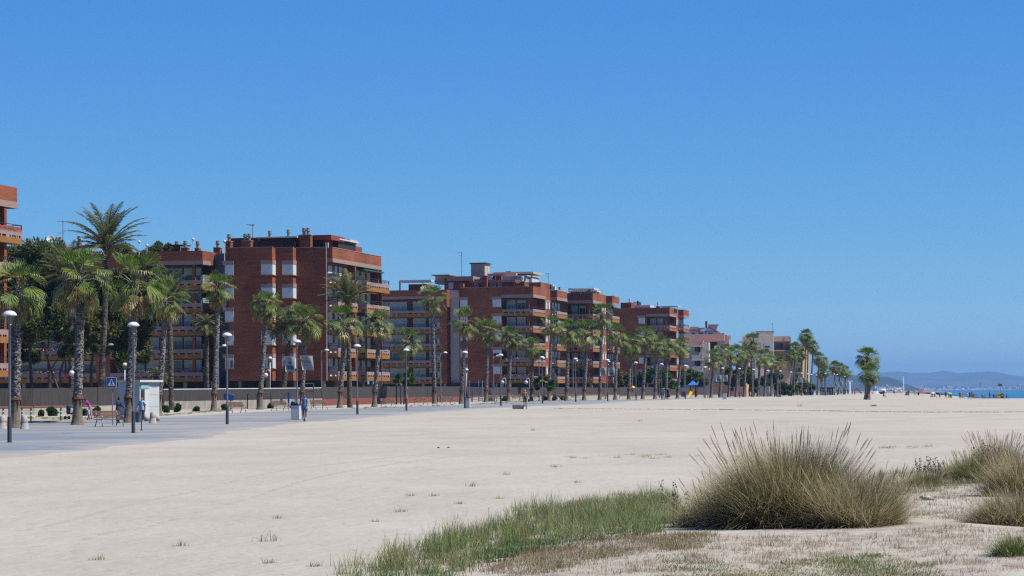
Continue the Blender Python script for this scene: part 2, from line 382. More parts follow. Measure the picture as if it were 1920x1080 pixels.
LEDGE = [(30, -40), (120, -75), (172, -75)] + sorted((y, x) for x, y in [solve_flat(u, v) for u, v in
        [(0, 789), (300, 782), (460, 772.5), (620, 767), (740, 762.5), (850, 759)]]) + [(345, 0.2), (400, 14.0), (480, 33), (560, 52), (640, 72), (700, 88)]
def pavemat():
    m = bpy.data.materials.new('promenade paving'); m.use_nodes = True
    nt = m.node_tree; N = nt.nodes; L = nt.links; b = N['Principled BSDF']
    b.inputs['Roughness'].default_value = .75; b.inputs['Specular IOR Level'].default_value = .25
    uv = N.new('ShaderNodeAttribute'); uv.attribute_name = 'edge'
    tc = N.new('ShaderNodeTexCoord')
    mp = N.new('ShaderNodeMapping'); mp.inputs['Scale'].default_value = (.07, .11, 1); mp.inputs['Rotation'].default_value = (0, 0, R(12)); L.new(tc.outputs['Object'], mp.inputs[0])
    n = N.new('ShaderNodeTexNoise'); n.inputs['Scale'].default_value = 1; n.inputs['Detail'].default_value = 3; L.new(mp.outputs[0], n.inputs['Vector'])
    mp2 = N.new('ShaderNodeMapping'); mp2.inputs['Scale'].default_value = (.045, .13, 1); mp2.inputs['Rotation'].default_value = (0, 0, R(-10)); L.new(tc.outputs['Object'], mp2.inputs[0])
    wv = N.new('ShaderNodeTexNoise'); wv.inputs['Scale'].default_value = 1; wv.inputs['Detail'].default_value = 5; wv.inputs['Roughness'].default_value = .6; wv.inputs['Distortion'].default_value = .6
    L.new(mp2.outputs[0], wv.inputs['Vector'])
    cr = N.new('ShaderNodeValToRGB'); e = cr.color_ramp.elements
    e[0].position = .40; e[0].color = (.108, .134, .150, 1); e[1].position = .56; e[1].color = (.192, .185, .165, 1)
    L.new(wv.outputs['Fac'], cr.inputs[0])
    n5 = N.new('ShaderNodeTexNoise'); n5.inputs['Scale'].default_value = .5; n5.inputs['Detail'].default_value = 6; L.new(tc.outputs['Object'], n5.inputs['Vector'])
    mx = N.new('ShaderNodeMixRGB'); mx.inputs[2].default_value = (.235, .218, .185, 1); L.new(cr.outputs[0], mx.inputs[1])
    # wind-blown sand lying on the slabs, thicker at the edges
    a = N.new('ShaderNodeMath'); a.operation = 'SUBTRACT'; L.new(n5.outputs['Fac'], a.inputs[0]); L.new(uv.outputs['Fac'], a.inputs[1])
    mr = N.new('ShaderNodeMapRange'); mr.inputs[1].default_value = .12; mr.inputs[2].default_value = .42; mr.inputs[3].default_value = .05; mr.inputs[4].default_value = .97; L.new(a.outputs[0], mr.inputs[0])
    L.new(mr.outputs[0], mx.inputs[0])
    bt = N.new('ShaderNodeTexBrick'); bt.inputs['Scale'].default_value = 1; bt.inputs['Brick Width'].default_value = 1.2; bt.inputs['Row Height'].default_value = 1.2; bt.inputs['Mortar Size'].default_value = .025; bt.offset = 0
    bt.inputs['Color1'].default_value = (1, 1, 1, 1); bt.inputs['Color2'].default_value = (.93, .94, .95, 1); bt.inputs['Mortar'].default_value = (.78, .78, .78, 1); L.new(tc.outputs['Object'], bt.inputs['Vector'])
    m2 = N.new('ShaderNodeMixRGB'); m2.blend_type = 'MULTIPLY'; m2.inputs[0].default_value = 1; L.new(mx.outputs[0], m2.inputs[1]); L.new(bt.outputs['Color'], m2.inputs[2])
    L.new(m2.outputs[0], b.inputs['Base Color'])
    return m
pr = [40 * (690 / 40) ** (i / 200.0) for i in range(201)]
pts = []; ed = []
NCP = 25
for Y in pr:
    xr = interp(Y, EDGE) + .35 * math.sin(Y * .23) + .25 * math.sin(Y * .61 + 1) + .5 * math.sin(Y * .071)
    xl = interp(Y, LEDGE) + .3 * math.sin(Y * .31) + .2 * math.sin(Y * .77)
    for j in range(NCP):
        t = j / (NCP - 1.0); X = xl + (xr - xl) * t
        pts.append((X, Y, terr(X, Y) - .006 + .02 * min(1, max(0, min(X - xl, xr - X)) / 1.2))); ed.append(min(.6, .12 * min(X - xl, xr - X)))
me = grid('pavement', pts, len(pr), NCP, pavemat())
at = me.attributes.new('edge', 'FLOAT', 'POINT'); at.data.foreach_set('value', np.array(ed, dtype=np.float32))
obj('pavement', me)['kind'] = 'structure'

def seamat():
    m = bpy.data.materials.new('sea water'); m.use_nodes = True
    nt = m.node_tree; N = nt.nodes; L = nt.links; b = N['Principled BSDF']
    b.inputs['Roughness'].default_value = .6; b.inputs['Specular IOR Level'].default_value = .12
    tc = N.new('ShaderNodeTexCoord'); mp = N.new('ShaderNodeMapping'); mp.inputs['Scale'].default_value = (.004, .0006, 1); L.new(tc.outputs['Object'], mp.inputs[0])
    n = N.new('ShaderNodeTexNoise'); n.inputs['Scale'].default_value = 1; n.inputs['Detail'].default_value = 5; L.new(mp.outputs[0], n.inputs['Vector'])
    cr = N.new('ShaderNodeValToRGB'); e = cr.color_ramp.elements
    e[0].position = .35; e[0].color = (.014, .085, .165, 1); e[1].position = .65; e[1].color = (.022, .115, .20, 1)
    L.new(n.outputs['Fac'], cr.inputs[0]); L.new(cr.outputs[0], b.inputs['Base Color'])
    n2 = N.new('ShaderNodeTexNoise'); n2.inputs['Scale'].default_value = .8; n2.inputs['Detail'].default_value = 4; L.new(tc.outputs['Object'], n2.inputs['Vector'])
    bp = N.new('ShaderNodeBump'); bp.inputs['Strength'].default_value = .4; bp.inputs['Distance'].default_value = .2; L.new(n2.outputs['Fac'], bp.inputs['Height']); L.new(bp.outputs[0], b.inputs['Normal'])
    return m
SEAZ = CZ - 3.6
sea = MB(); sea.quad((-9000, -300, SEAZ), (20000, -300, SEAZ), (20000, 24500, SEAZ), (-9000, 24500, SEAZ))
part('water', sea, seamat())['kind'] = 'structure'

def ridge(name, prof, Y, depth, mat, u0, u1, rough, n=160):
    """a hill with its crest along the given skyline, falling away before and behind it"""
    pts = []; ny = 15
    for i in range(ny):
        q = -1 + 2 * i / (ny - 1.0)
        for j in range(n):
            u = u0 + (u1 - u0) * j / (n - 1.0)
            v = interp(u, prof)
            c = P(u, v, Y); h = max(.5, c.z - SEAZ)
            k = (1 - abs(q)) ** .8
            hh = h * k * (1 + .22 * k * (1 - k) * math.sin(j * .9 + i * 1.7) + rough * (k < .99) * math.sin(j * .37 + i * 2.1) * k)
            yy = Y + q * depth
            pts.append((c.x * (yy / Y if False else 1) + 0, yy, SEAZ - 1 + hh + (1 if k >= .999 else 0)))
    o = obj(name, grid(name, pts, ny, n, mat)); o['kind'] = 'structure'
    return o
HILL1 = nmat('wooded hillside', (.02, .035, .015), (.045, .055, .03), (.012, .012, .012), 1, .95, detail=6)
HILL2 = nmat('far mountain slope', (.075, .09, .05), (.14, .14, .09), (.002, .002, .002), 1, .95, detail=6)
FARP = [(1300, 722), (1480, 716), (1560, 711), (1600, 706), (1640, 700.5), (1665, 697.3), (1691, 696.6), (1706, 699), (1731, 699.5), (1757, 697.3), (1768, 695), (1779, 696.2), (1795, 699.5), (1824, 698), (1857, 696.4), (1875, 698.4), (1890, 702.4), (1904, 704), (1925, 706), (1990, 711), (2150, 720), (2400, 728)]
NEARP = [(1380, 722), (1460, 706), (1529, 700), (1545, 701.7), (1558, 700), (1579, 702), (1600, 703), (1614, 706), (1632, 709), (1647, 708), (1662, 706), (1668, 709), (1676.5, 711), (1681, 716), (1687.5, 721.5), (1692.5, 726), (1697, 730), (1702, 733)]
ridge('mountain', FARP, 20000, 2600, HILL2, 1320, 2400, .06)
ridge('hill', NEARP, 8200, 560, HILL1, 1385, 1702, .12, 120)
LOWP = [(1560, 728), (1640, 727), (1700, 724.5), (1720, 722.5), (1745, 724), (1770, 722.5), (1790, 724), (1830, 726), (1880, 727), (1930, 726), (2050, 727), (2400, 730)]
ridge('coastal_terrain', LOWP, 14000, 900, HILL1, 1560, 2400, .1)
# land behind the seafront
lm = MB(); lz = CZ - 1.32
lm.quad((-6000, -300, lz), (-70, -300, lz), (-60, 200, lz), (-6000, 200, lz)); lm.quad((-6000, 200, lz), (-60, 200, lz), (60, 700, lz), (-6000, 700, lz)); lm.quad((-6000, 700, lz), (60, 700, lz), (260, 1500, lz), (-6000, 1500, lz)); lm.quad((-6000, 1500, lz), (260, 1500, lz), (1000, 6000, lz), (-6000, 6000, lz))
part('ground', lm, nmat('dry ground', (.30, .25, .18), (.2, .19, .12), (.02, .02, 1), 1))['kind'] = 'structure'
# tyre tracks as low ridges in a slightly darker sand tone
tk = MB(); rk = random.Random(5)
TR = [(150, 1120), (30, 1066), (60, 1012), (200, 985), (330, 950), (500, 905), (620, 880), (760, 861), (900, 846)]
for off in (-.85, .85):
    W = [G(u, v) for u, v in TR]; acc = 0
    for a_, b_, c_, d_ in zip(W[:1] + W, W, W[1:], W[2:] + W[-1:]):
        n_ = max(2, int((c_ - b_).length / .16))
        for i in range(n_):
            t_ = i / n_
            q_ = .5 * ((2 * b_) + (c_ - a_) * t_ + (2 * a_ - 5 * b_ + 4 * c_ - d_) * t_ ** 2 + (3 * b_ - a_ - 3 * c_ + d_) * t_ ** 3)
            dr = (c_ - b_).normalized(); nn = Vector((dr.y, -dr.x, 0)).normalized(); c0 = q_ + nn * off
            if rk.random() < .45: continue
            w_ = rk.uniform(.12, .2); k_ = rk.uniform(.006, .013); e = dr * .045; s_ = dr * rk.uniform(-.05, .05)
            f = lambda p, h: (p.x, p.y, terr(p.x, p.y) + h)
            tk.add([f(c0 - nn * w_ - e - s_, -.01), f(c0 + nn * w_ - e + s_, -.01), f(c0 + nn * w_ + e + s_, -.01), f(c0 - nn * w_ + e - s_, -.01), f(c0 - nn * w_ * .8 - s_, k_), f(c0 + nn * w_ * .8 + s_, k_)], [(0, 1, 5, 4), (1, 2, 5), (2, 3, 4, 5), (3, 0, 4)])
o = part('tyre_tracks', tk, nmat('track sand', (.455, .415, .335), (.42, .38, .305)), smooth=True); o['kind'] = 'structure'
# far shore strip of sand
sh = MB(); a = P(1600, 733, 13040)
sh.box(a.x, 12950, SEAZ - .5, P(2400, 733, 13040).x, 13150, SEAZ + 1.8)
part('far_beach', sh, nmat('far sand', (.5, .43, .34)))['kind'] = 'structure'
# the far town reads as one mass of pale houses
tw = MB(); rt = random.Random(3)
pal = [(.62, .58, .52), (.7, .68, .64), (.5, .42, .36), (.45, .27, .21), (.55, .5, .5)]
def hbox(mb, u, v0, v1, wpx, Y, col):
    a = P(u - wpx / 2, v1, Y); b = P(u + wpx / 2, v0, Y)
    mb.box(a.x, Y - 8, a.z - 3, b.x, Y + 8, b.z, col=col)
for i in range(420):
    u = rt.uniform(1690, 1990)
    rowf = rt.random() ** 1.6
    v = 732.4 - rowf * (9 if u < 1800 else 6)
    Y = 13060 + (732.4 - v) * 80
    hbox(tw, u, v - rt.uniform(.7, 2.2), v + .3, rt.uniform(1.2, 4.5), Y, rt.choice(pal))
for i in range(90):
    u = rt.uniform(1640, 1692); v = 731 - rt.random() * (12 if u < 1668 else 5)
    if rt.random() < .5: v = 726 + rt.random() * 4
    hbox(tw, u, v - rt.uniform(.8, 1.6), v, rt.uniform(1.2, 3.5), 7550 + rt.random() * 90 + (731 - v) * 32, rt.choice(pal))
TOWN = leafmat('town walls', .9, 0, .1, 1.35)
o = part('distant_town', tw, TOWN, color=True); tag(o, 'pale houses of the far seaside town along the shore', 'town', kind='stuff')
def tower(u0, u1, v0, v1, Y, label, steps):
    a = P(u0, v1, Y); b = P(u1, v0, Y)
    t = thing('tower_block', label, 'tower block', (0, 0, 0))
    m = MB()
    for (f0, f1, fh) in steps:
        m.box(a.x + (b.x - a.x) * f0, Y - 9, a.z - 4, a.x + (b.x - a.x) * f1, Y + 9, a.z + (b.z - a.z) * fh)
    part('wall', m, BRIGHT, t)
    m2 = MB()
    k = 9
    for i in range(k):
        z = a.z + (b.z - a.z) * (.06 + .86 * i / k); m2.box(a.x + .6, Y - 9.3, z, a.x + (b.x - a.x) * .8, Y - 9.0, z + (b.z - a.z) * .04)
    part('window_band', m2, GLASS, t)
tower(1836.5, 1842, 713.5, 727, 13600, 'tallest grey tower block rising from the far shore', [(0, .45, 1), (.45, 1, .93)])
tower(1907.6, 1910.5, 720, 725.5, 13600, 'left of the twin small tower blocks on the far shore', [(0, 1, 1)])
tower(1912.8, 1916, 720, 728, 13600, 'right of the twin small tower blocks on the far shore', [(0, 1, 1)])

# ------------------------------------------------------------------ haze
hz = MB(); hz.box(-7000, -80, SEAZ - 3, 12000, 24000, 240)
hm = bpy.data.materials.new('haze air'); hm.use_nodes = True
hn = hm.node_tree; hn.nodes.remove(hn.nodes['Principled BSDF'])
pv = hn.nodes.new('ShaderNodeVolumePrincipled'); pv.inputs['Color'].default_value = (.17, .38, .67, 1); pv.inputs['Density'].default_value = .00007; pv.inputs['Anisotropy'].default_value = 0
hn.links.new(pv.outputs[0], hn.nodes['Material Output'].inputs['Volume'])
o = part('haze', hz, hm); o['kind'] = 'stuff'
# ------------------------------------------------------------------ apartment buildings
FL = 2.9
def base(k): return 3.4 + FL * k
ROOF0, ROOF1 = 17.72, 19.5

class Bld:
    def __init__(s, u, Y, label, deg=-12.7, name='apartment_building', cat='apartment building', group=None):
        d = ray(u, 742)
        s.O = Vector((d.x * Y, Y, CZ - 1.22)); s.th = R(deg)
        s.ex = Vector((math.cos(s.th), math.sin(s.th), 0)); s.ey = Vector((-math.sin(s.th), math.cos(s.th), 0))
        s.root = thing(name, label, cat, s.O, s.th, group)
    def F(s, u, v, yl=0):
        d = ray(u, v)
        t = (yl + s.O.dot(s.ey)) / (d.x * s.ey.x + s.ey.y)
        p = Vector((d.x * t, t, CZ + d.z * t)) - s.O
        return p.dot(s.ex), p.z
    def Sd(s, u, v, xl=0):
        d = ray(u, v)
        t = (xl + s.O.dot(s.ex)) / (d.x * s.ex.x + s.ex.y)
        p = Vector((d.x * t, t, CZ + d.z * t)) - s.O
        return p.dot(s.ey), p.z
    def fx(s, u, yl=0, v=640): return s.F(u, v, yl)[0]
    def sy(s, u, xl=0, v=640): return s.Sd(u, v, xl)[0]
    def fbox(s, mb, u0, u1, v0, v1, yl, dep, m=0):
        x0, z1 = s.F(u0, v0, yl); x1, z0 = s.F(u1, v1, yl)
        mb.box(x0, yl, min(z0, z1), x1, yl + dep, max(z0, z1), m)
    def part(s, name, mb, mats, parent=None, **k): return part(name, mb, mats, parent or s.root, **k)

rb = random.Random(11)
def balcony(b, x0, x1, y0, y1, k, sides, awning=None, flowers=None, glass=None, rail=True):
    """sides: which edges carry a parapet: c camera, s sea, l left, f far"""
    z = base(k); t = .14
    fm, om, dm, rm = MB(), MB(), MB(), MB()
    om.box(x0, y0, z - .48, x1, y1, z - .02)                          # ochre slab
    segs = []
    if 'c' in sides: segs.append((x0, y0, x1, y0 + t, 'x'))
    if 'f' in sides: segs.append((x0, y1 - t, x1, y1, 'x'))
    if 's' in sides: segs.append((x1 - t, y0 + (t if 'c' in sides else 0) + .002, x1, y1 - (t if 'f' in sides else 0) - .002, 'y'))
    if 'l' in sides: segs.append((x0, y0 + (t if 'c' in sides else 0) + .002, x0 + t, y1 - (t if 'f' in sides else 0) - .002, 'y'))
    for a0, c0, a1, c1, ax in segs:
        fm.box(a0, c0, z + .24, a1, c1, z + .68)                      # pink top beam
        om.box(a0, c0, z - .02, a1, c1, z + .06)
        n = max(2, int(round(((a1 - a0) if ax == 'x' else (c1 - c0)) / 1.05)))
        for i in range(n + 1):
            if ax == 'x':
                p = a0 + .002 + (a1 - a0 - .264) * i / n; fm.box(p, c0 - .012, z + .02, p + .26, c1 - .02, z + .24)
                fm.box(p, c0 - .012, z - .34, p + .26, c0 + .0, z + .02) if i % 2 == 0 or n < 6 else None
            else:
                p = c0 + .002 + (c1 - c0 - .264) * i / n
                out = .012 if a0 > x0 + .01 else 0
                fm.box(a0 + .02, p, z + .02, a1 + out, p + .26, z + .24)
        if rail:
            if ax == 'x':
                for zz in (.92, 1.16): rm.box(a0, (c0 + c1) / 2 - .025, z + zz, a1, (c0 + c1) / 2 + .025, z + zz + .05)
                q = max(1, int((a1 - a0) / 1.6))
                for i in range(q + 1):
                    p = a0 + .02 + (a1 - a0 - .09) * i / q; rm.box(p, (c0 + c1) / 2 - .02, z + .68, p + .05, (c0 + c1) / 2 + .02, z + 1.16)
            else:
                for zz in (.92, 1.16): rm.box((a0 + a1) / 2 - .025, c0, z + zz, (a0 + a1) / 2 + .025, c1, z + zz + .05)
                q = max(1, int((c1 - c0) / 1.6))
                for i in range(q + 1):
                    p = c0 + .02 + (c1 - c0 - .09) * i / q; rm.box((a0 + a1) / 2 - .02, p, z + .68, (a0 + a1) / 2 + .02, p + .05, z + 1.16)
    o = b.part('balcony', fm, PINK)
    b.part('slab', om, ORANGE, o)
    if rail: b.part('railing', rm, DARKM, o)
    if glass:
        g = MB(); g.box(*glass); b.part('glass_screen', g, FROST, o)
    if rb.random() < .3 and 'c' in sides:
        q0 = rb.uniform(x0 + .3, max(x0 + .35, x1 - 1.2)); tw_ = MB(); tw_.box(q0, y0 - .03, z + rb.uniform(.2, .45), q0 + rb.uniform(.5, .9), y0 + t + .03, z + .72)
        b.part('towel', tw_, rb.choice([BRIGHT, REDPL, BLUEL, FROST, YELP]), o)
    if rb.random() < .4 and 'c' in sides:
        q0 = rb.uniform(x0 + .4, max(x0 + .45, x1 - 1.2)); ch = MB(); yy = y0 + .7
        ch.box(q0, yy, z + .4, q0 + .5, yy + .45, z + .46); ch.box(q0, yy + .4, z + .461, q0 + .5, yy + .45, z + 1.0); [ch.box(q0 + dx, yy + dy, z, q0 + dx + .05, yy + dy + .05, z + .4) for dx in (0, .45) for dy in (0, .4)]
        b.part('balcony_chair', ch, WMETAL, o)
    if awning:
        a = MB(); a.box(*awning); b.part('awning', a, DGREEN, o)
    if flowers:
        fx0, fx1, fy = flowers
        lf = MB()
        for i in range(int((fx1 - fx0) * 22)):
            x = rb.uniform(fx0, fx1); zz = z + rb.uniform(.66, .95); c = rb.choice([(.05, .11, .03), (.06, .13, .03), (.5, .03, .05), (.55, .05, .2), (.5, .45, .45)] if rb.random() < .8 else [(.06, .1, .03)])
            s_ = rb.uniform(.05, .12); lf.quad((x - s_, fy - rb.uniform(0, .1), zz), (x + s_, fy, zz - s_), (x + s_ * .6, fy + .05, zz + s_), (x - s_, fy, zz + s_ * 1.2), col=c)
        b.part('flowers', lf, NEEDLE, o, color=True)
    return o

def window(b, x0, x1, yl, k, z0=1.1, z1=2.4, lintel=True, style=0, side=None):
    z = base(k); m = MB(); w = x1 - x0
    m.box(x0, yl - .05, z + z0, x1, yl - .002, z + z1)
    if side: m.box(x1 - .002, yl, z + z0, x1 + .05, yl + side, z + z1)
    o = b.part('window', m, WHITE if style != 2 else WMETAL)
    s = MB(); s.box(x0 - .1, yl - .17, z + z0 - .12, x1 + .1, yl - .004, z + z0 - .004)
    if side: s.box(x1 + .004, yl + .002, z + z0 - .12, x1 + .16, yl + side + .1, z + z0 - .004)
    b.part('sill', s, ORANGE, o)
    if lintel:
        l = MB(); l.box(x0 - .3 if not side else x0 - .05, yl - .09, z + z1 + .004, x1 + (.02 if not side else .08), yl - .004, z + z1 + .5)
        if side: l.box(x1 + .002, yl + .002, z + z1 + .004, x1 + .08, yl + side + .1, z + z1 + .5)
        b.part('lintel', l, PINK, o)
    if style == 2:
        g = MB()
        for i in range(2): g.box(x0 + .12 + i * w * .5, yl - .07, z + z0 + .1, x0 + w * .5 - .1 + i * w * .5, yl - .052, z + z1 - .3)
        b.part('pane', g, GLASS, o)
    if style == 1:
        g = MB(); g.box(x0 + .08, yl - .07, z + z0 + .06, x1 - .08, yl - .052, z + z0 + .7); b.part('pane', g, GLASS, o)

def shutters(b, x0, x1, yl, k, n, gap=.25, h=2.3, openf=.25, along='x', xl=0):
    """balcony doors: white roller shutters, some open on dark glass"""
    w = (x1 - x0) / n
    for i in range(n):
        m = MB(); op = rb.random() < openf
        a, c = x0 + w * i + gap / 2, x0 + w * (i + 1) - gap / 2
        if along == 'x': m.box(a, yl - .05, base(k) + .02, c, yl - .003, base(k) + h)
        else: m.box(xl + .003, a, base(k) + .02, xl + .05, c, base(k) + h)
        o = b.part('balcony_door', m, WHITE)
        if op:
            g = MB()
            q = .1
            hh = h - rb.choice([.15, .5, .9])
            if along == 'x':
                g.box(a + q, yl - .07, base(k) + .1, (a + c) / 2 - .05, yl - .052, base(k) + hh); g.box((a + c) / 2 + .05, yl - .07, base(k) + .1, c - q, yl - .052, base(k) + hh)
            else:
                g.box(xl + .052, a + q, base(k) + .1, xl + .07, c - q, base(k) + hh)
            b.part('pane', g, GLASS, o)

def chimney(b, x, y, z0, z1, w=.9, d=.9, pots=1, cap=CONC):
    m = MB(); m.box(x - w / 2, y - d / 2, z0, x + w / 2, y + d / 2, z1)
    o = b.part('chimney', m, BRICK)
    c = MB()
    c.box(x - w / 2 - .06, y - d / 2 - .06, z1 + .002, x + w / 2 + .06, y + d / 2 + .06, z1 + .1)
    for i in range(pots):
        px = x + (i - (pots - 1) / 2) * .55
        c.lathe([(.2, .1), (.22, .55), (.3, .56), (.3, .66), (.22, .68), (.26, .95), (.01, 1.0)], 10, (px, y, z1))
    b.part('chimney_pot', c, cap, o)

def antenna(b, x, y, z0, h, arms=((.95, .7), (.8, .5), (.6, .6))):
    m = MB(); m.tube([(x, y, z0), (x, y, z0 + h)], .05, 6)
    for f, l in arms:
        m.tube([(x - l, y, z0 + h * f), (x + l * .3, y, z0 + h * f)], .035, 5)
        for i in range(4): m.tube([(x - l * (.9 - i * .25), y - .3, z0 + h * f), (x - l * (.9 - i * .25), y + .3, z0 + h * f)], .02, 4)
    b.part('antenna', m, LGREY)

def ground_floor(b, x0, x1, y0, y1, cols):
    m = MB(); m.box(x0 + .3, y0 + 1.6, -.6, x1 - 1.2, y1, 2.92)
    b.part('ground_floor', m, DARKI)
    c = MB()
    for x, y in cols: c.box(x - .2, y - .2, -.6, x + .2, y + .2, 2.93)
    b.part('columns', c, CONC)

def corner_building(b, xW, wins, xb, y1, y2, L, pergola=None, pr=1.2, wins_sea=None, ystart=0.0, dk=0):
    wall = MB(); ZB = 2.95
    DEP = 1.9
    wall.box(xW, 0, ZB, xb, L, ROOF0)                       # solid part of the camera side
    wall.box(xb, DEP, ZB, -1.3, L - .01, ROOF0 - .002)      # set back behind the corner balconies
    wall.box(-1.3, y1 * .62, ZB, 0, L - .02, ROOF0 - .004)  # flush part of the sea side
    wall.box(xW - .01, -.012, ROOF0, .0, L + .01, ROOF1)    # parapet
    wall.box(0.0, y2, ROOF0 + .002, pr, L + .01, ROOF1 - .05)
    wall.box(-1.1, .06, ZB + .1, -.72, .42, ROOF0)          # corner pier
    b.part('wall', wall, BRICK)
    band = MB()
    band.box(xb - .05, -.05, ROOF0 - .06, .05, -.014, ROOF0 + .48)
    band.box(.004, -.05, ROOF0 - .06, .05, y1 * .66, ROOF0 + .48)
    band.box(.0, y2 - .04, ROOF0 - .06, pr + .04, y2 - .003, ROOF0 + .48)
    band.box(pr + .003, y2 - .04, ROOF0 - .06, pr + .04, L, ROOF0 + .48)
    band.box(xb, .01, ROOF0 - .08, -.02, DEP, ROOF0 - .002)
    b.part('parapet_band', band, PINK)
    cp = MB(); cp.box(xW - .03, -.05, ROOF1, .04, .3, ROOF1 + .06); cp.box(-.26, .302, ROOF1, .04, y2, ROOF1 + .06)
    b.part('coping', cp, CONC)
    for k in range(5):
        for (u0, u1, st) in wins: window(b, u0, u1, 0, k, style=st if not (k == 1 and st == 0 and rb.random() < .6) else 1)
        aw = (xb + .1, -.02, base(k) + FL - .68, xb + (0 - xb) * rb.uniform(.35, .95), .25, base(k) + FL - .5) if rb.random() < .75 else None
        balcony(b, xb, 0, 0, y1 * .62, k, 'cs', awning=aw, flowers=(xb + .3, -.3, .02) if rb.random() < .35 else None)
        shutters(b, xb + .3, -1.6, DEP, k, 2, openf=.3)
        # sea side windows in the flush brick
        ya = y1 * .62
        m = MB()
        for (f0, f1) in ((.15, .38), (.64, .86)):
            m.box(.003, ya + (y2 - ya) * f0, base(k) + 1.05, .05, ya + (y2 - ya) * f1, base(k) + 2.2)
        o = b.part('window', m, WHITE)
        g = MB(); g.box(.004, ya + .1, base(k) + 2.22, .07, y2 - .25, base(k) + 2.6); b.part('lintel', g, PINK, o)
        # projecting end balconies
        aw = (.1, y2 + .3, base(k) + FL - .7, pr + .2, L - .8, base(k) + FL - .52) if rb.random() < .6 else None
        balcony(b, 0.002, pr, y2, L, k, 'csf', awning=aw, glass=(.05, y2 + .4, base(k) + .7, .75, y2 + .46, base(k) + 1.35))
        shutters(b, y2 + .6, L - .6, 0, k, 3, gap=1.0, along='y', xl=0, openf=.3)
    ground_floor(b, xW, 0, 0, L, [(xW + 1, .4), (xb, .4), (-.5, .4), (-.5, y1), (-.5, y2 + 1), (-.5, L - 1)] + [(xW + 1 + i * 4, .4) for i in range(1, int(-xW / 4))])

# ---- building B: the big brick block with stepped facade, wing on its left
GRP = 'red brick apartment blocks along the promenade'
B = Bld(612, 314, 'big red brick apartment block with stepped windowed end wall and dark rooftop penthouse', group=GRP)
xs1 = B.fx(430, -2.6); xa = B.fx(510.8, -2.6); xs2 = xa; xb_ = B.fx(549.6, -1.3)
LB = B.sy(714.5, .75, 484)
wall = MB(); ZB = 2.95
wall.box(xs1, -2.6, ZB, xa, LB, ROOF1); wall.box(xa, -1.3, ZB, xb_, LB, ROOF1 - .003); wall.box(xb_, 0, ZB, 0, LB, ROOF1 - .006)
wall.box(.0, .25, ROOF0, .78, LB + .02, ROOF1 - .02)
for yy in (9.9, LB - 2.2, LB - .5): wall.box(.003, yy, ZB, .9, yy + .45, ROOF0)
# wing
xw0, xw1 = B.fx(-70), B.fx(401)
xwr = B.fx(380)
wall.box(xw0, 1.9, ZB, xwr - 1.4, 16, ROOF0 - .004); wall.box(xwr - 1.4, 4.2, ZB, xwr, 16, ROOF0)
wx = B.fx(276)
wall.box(wx, -.0, ROOF0, xwr, 16, ROOF1 - .1); wall.box(xw0, .02, ROOF0 - .9, wx, 16, ROOF1 - 1.2)
wall.box(B.fx(180), .0, ZB, B.fx(206), 1.9, ROOF0 - 1)
wall.box(xwr - 1.39, .04, ZB + .05, xwr - 1.0, .4, ROOF0)
B.part('wall', wall, BRICK)
band = MB()
band.box(wx - .05, -.04, ROOF0 - .06, xwr + .05, -.003, ROOF0 + .45); band.box(xwr + .003, -.04, ROOF0 - .06, xwr + .05, 3.0, ROOF0 + .45)
B.part('parapet_band', band, PINK)
band = MB(); band.box(.0, .21, ROOF0 - .06, .82, .247, ROOF0 + .45); band.box(.783, .21, ROOF0 - .06, .82, LB, ROOF0 + .45)
B.part('parapet_band', band, PINK)
cp = MB(); cp.box(xs1 - .03, -2.65, ROOF1, xa + .03, -2.3, ROOF1 + .07); cp.box(xa + .04, -1.35, ROOF1, xb_ + .03, -1.0, ROOF1 + .07); cp.box(xb_ + .04, -.05, ROOF1, .03, .24, ROOF1 + .07); cp.box(.5, .25, ROOF1 - .02, .82, LB, ROOF1 + .05)
B.part('coping', cp, CONC)
tl = MB(); tl.box(xwr, 4.8, 2.0, xs1 + .5, 5.5, ROOF1 - .2); B.part('tiled_shaft', tl, TILE)
dp = MB(); dp.tube([(.06, -.06, 2.9), (.06, -.06, ROOF1)], .09, 8); B.part('downpipe', dp, PINK)
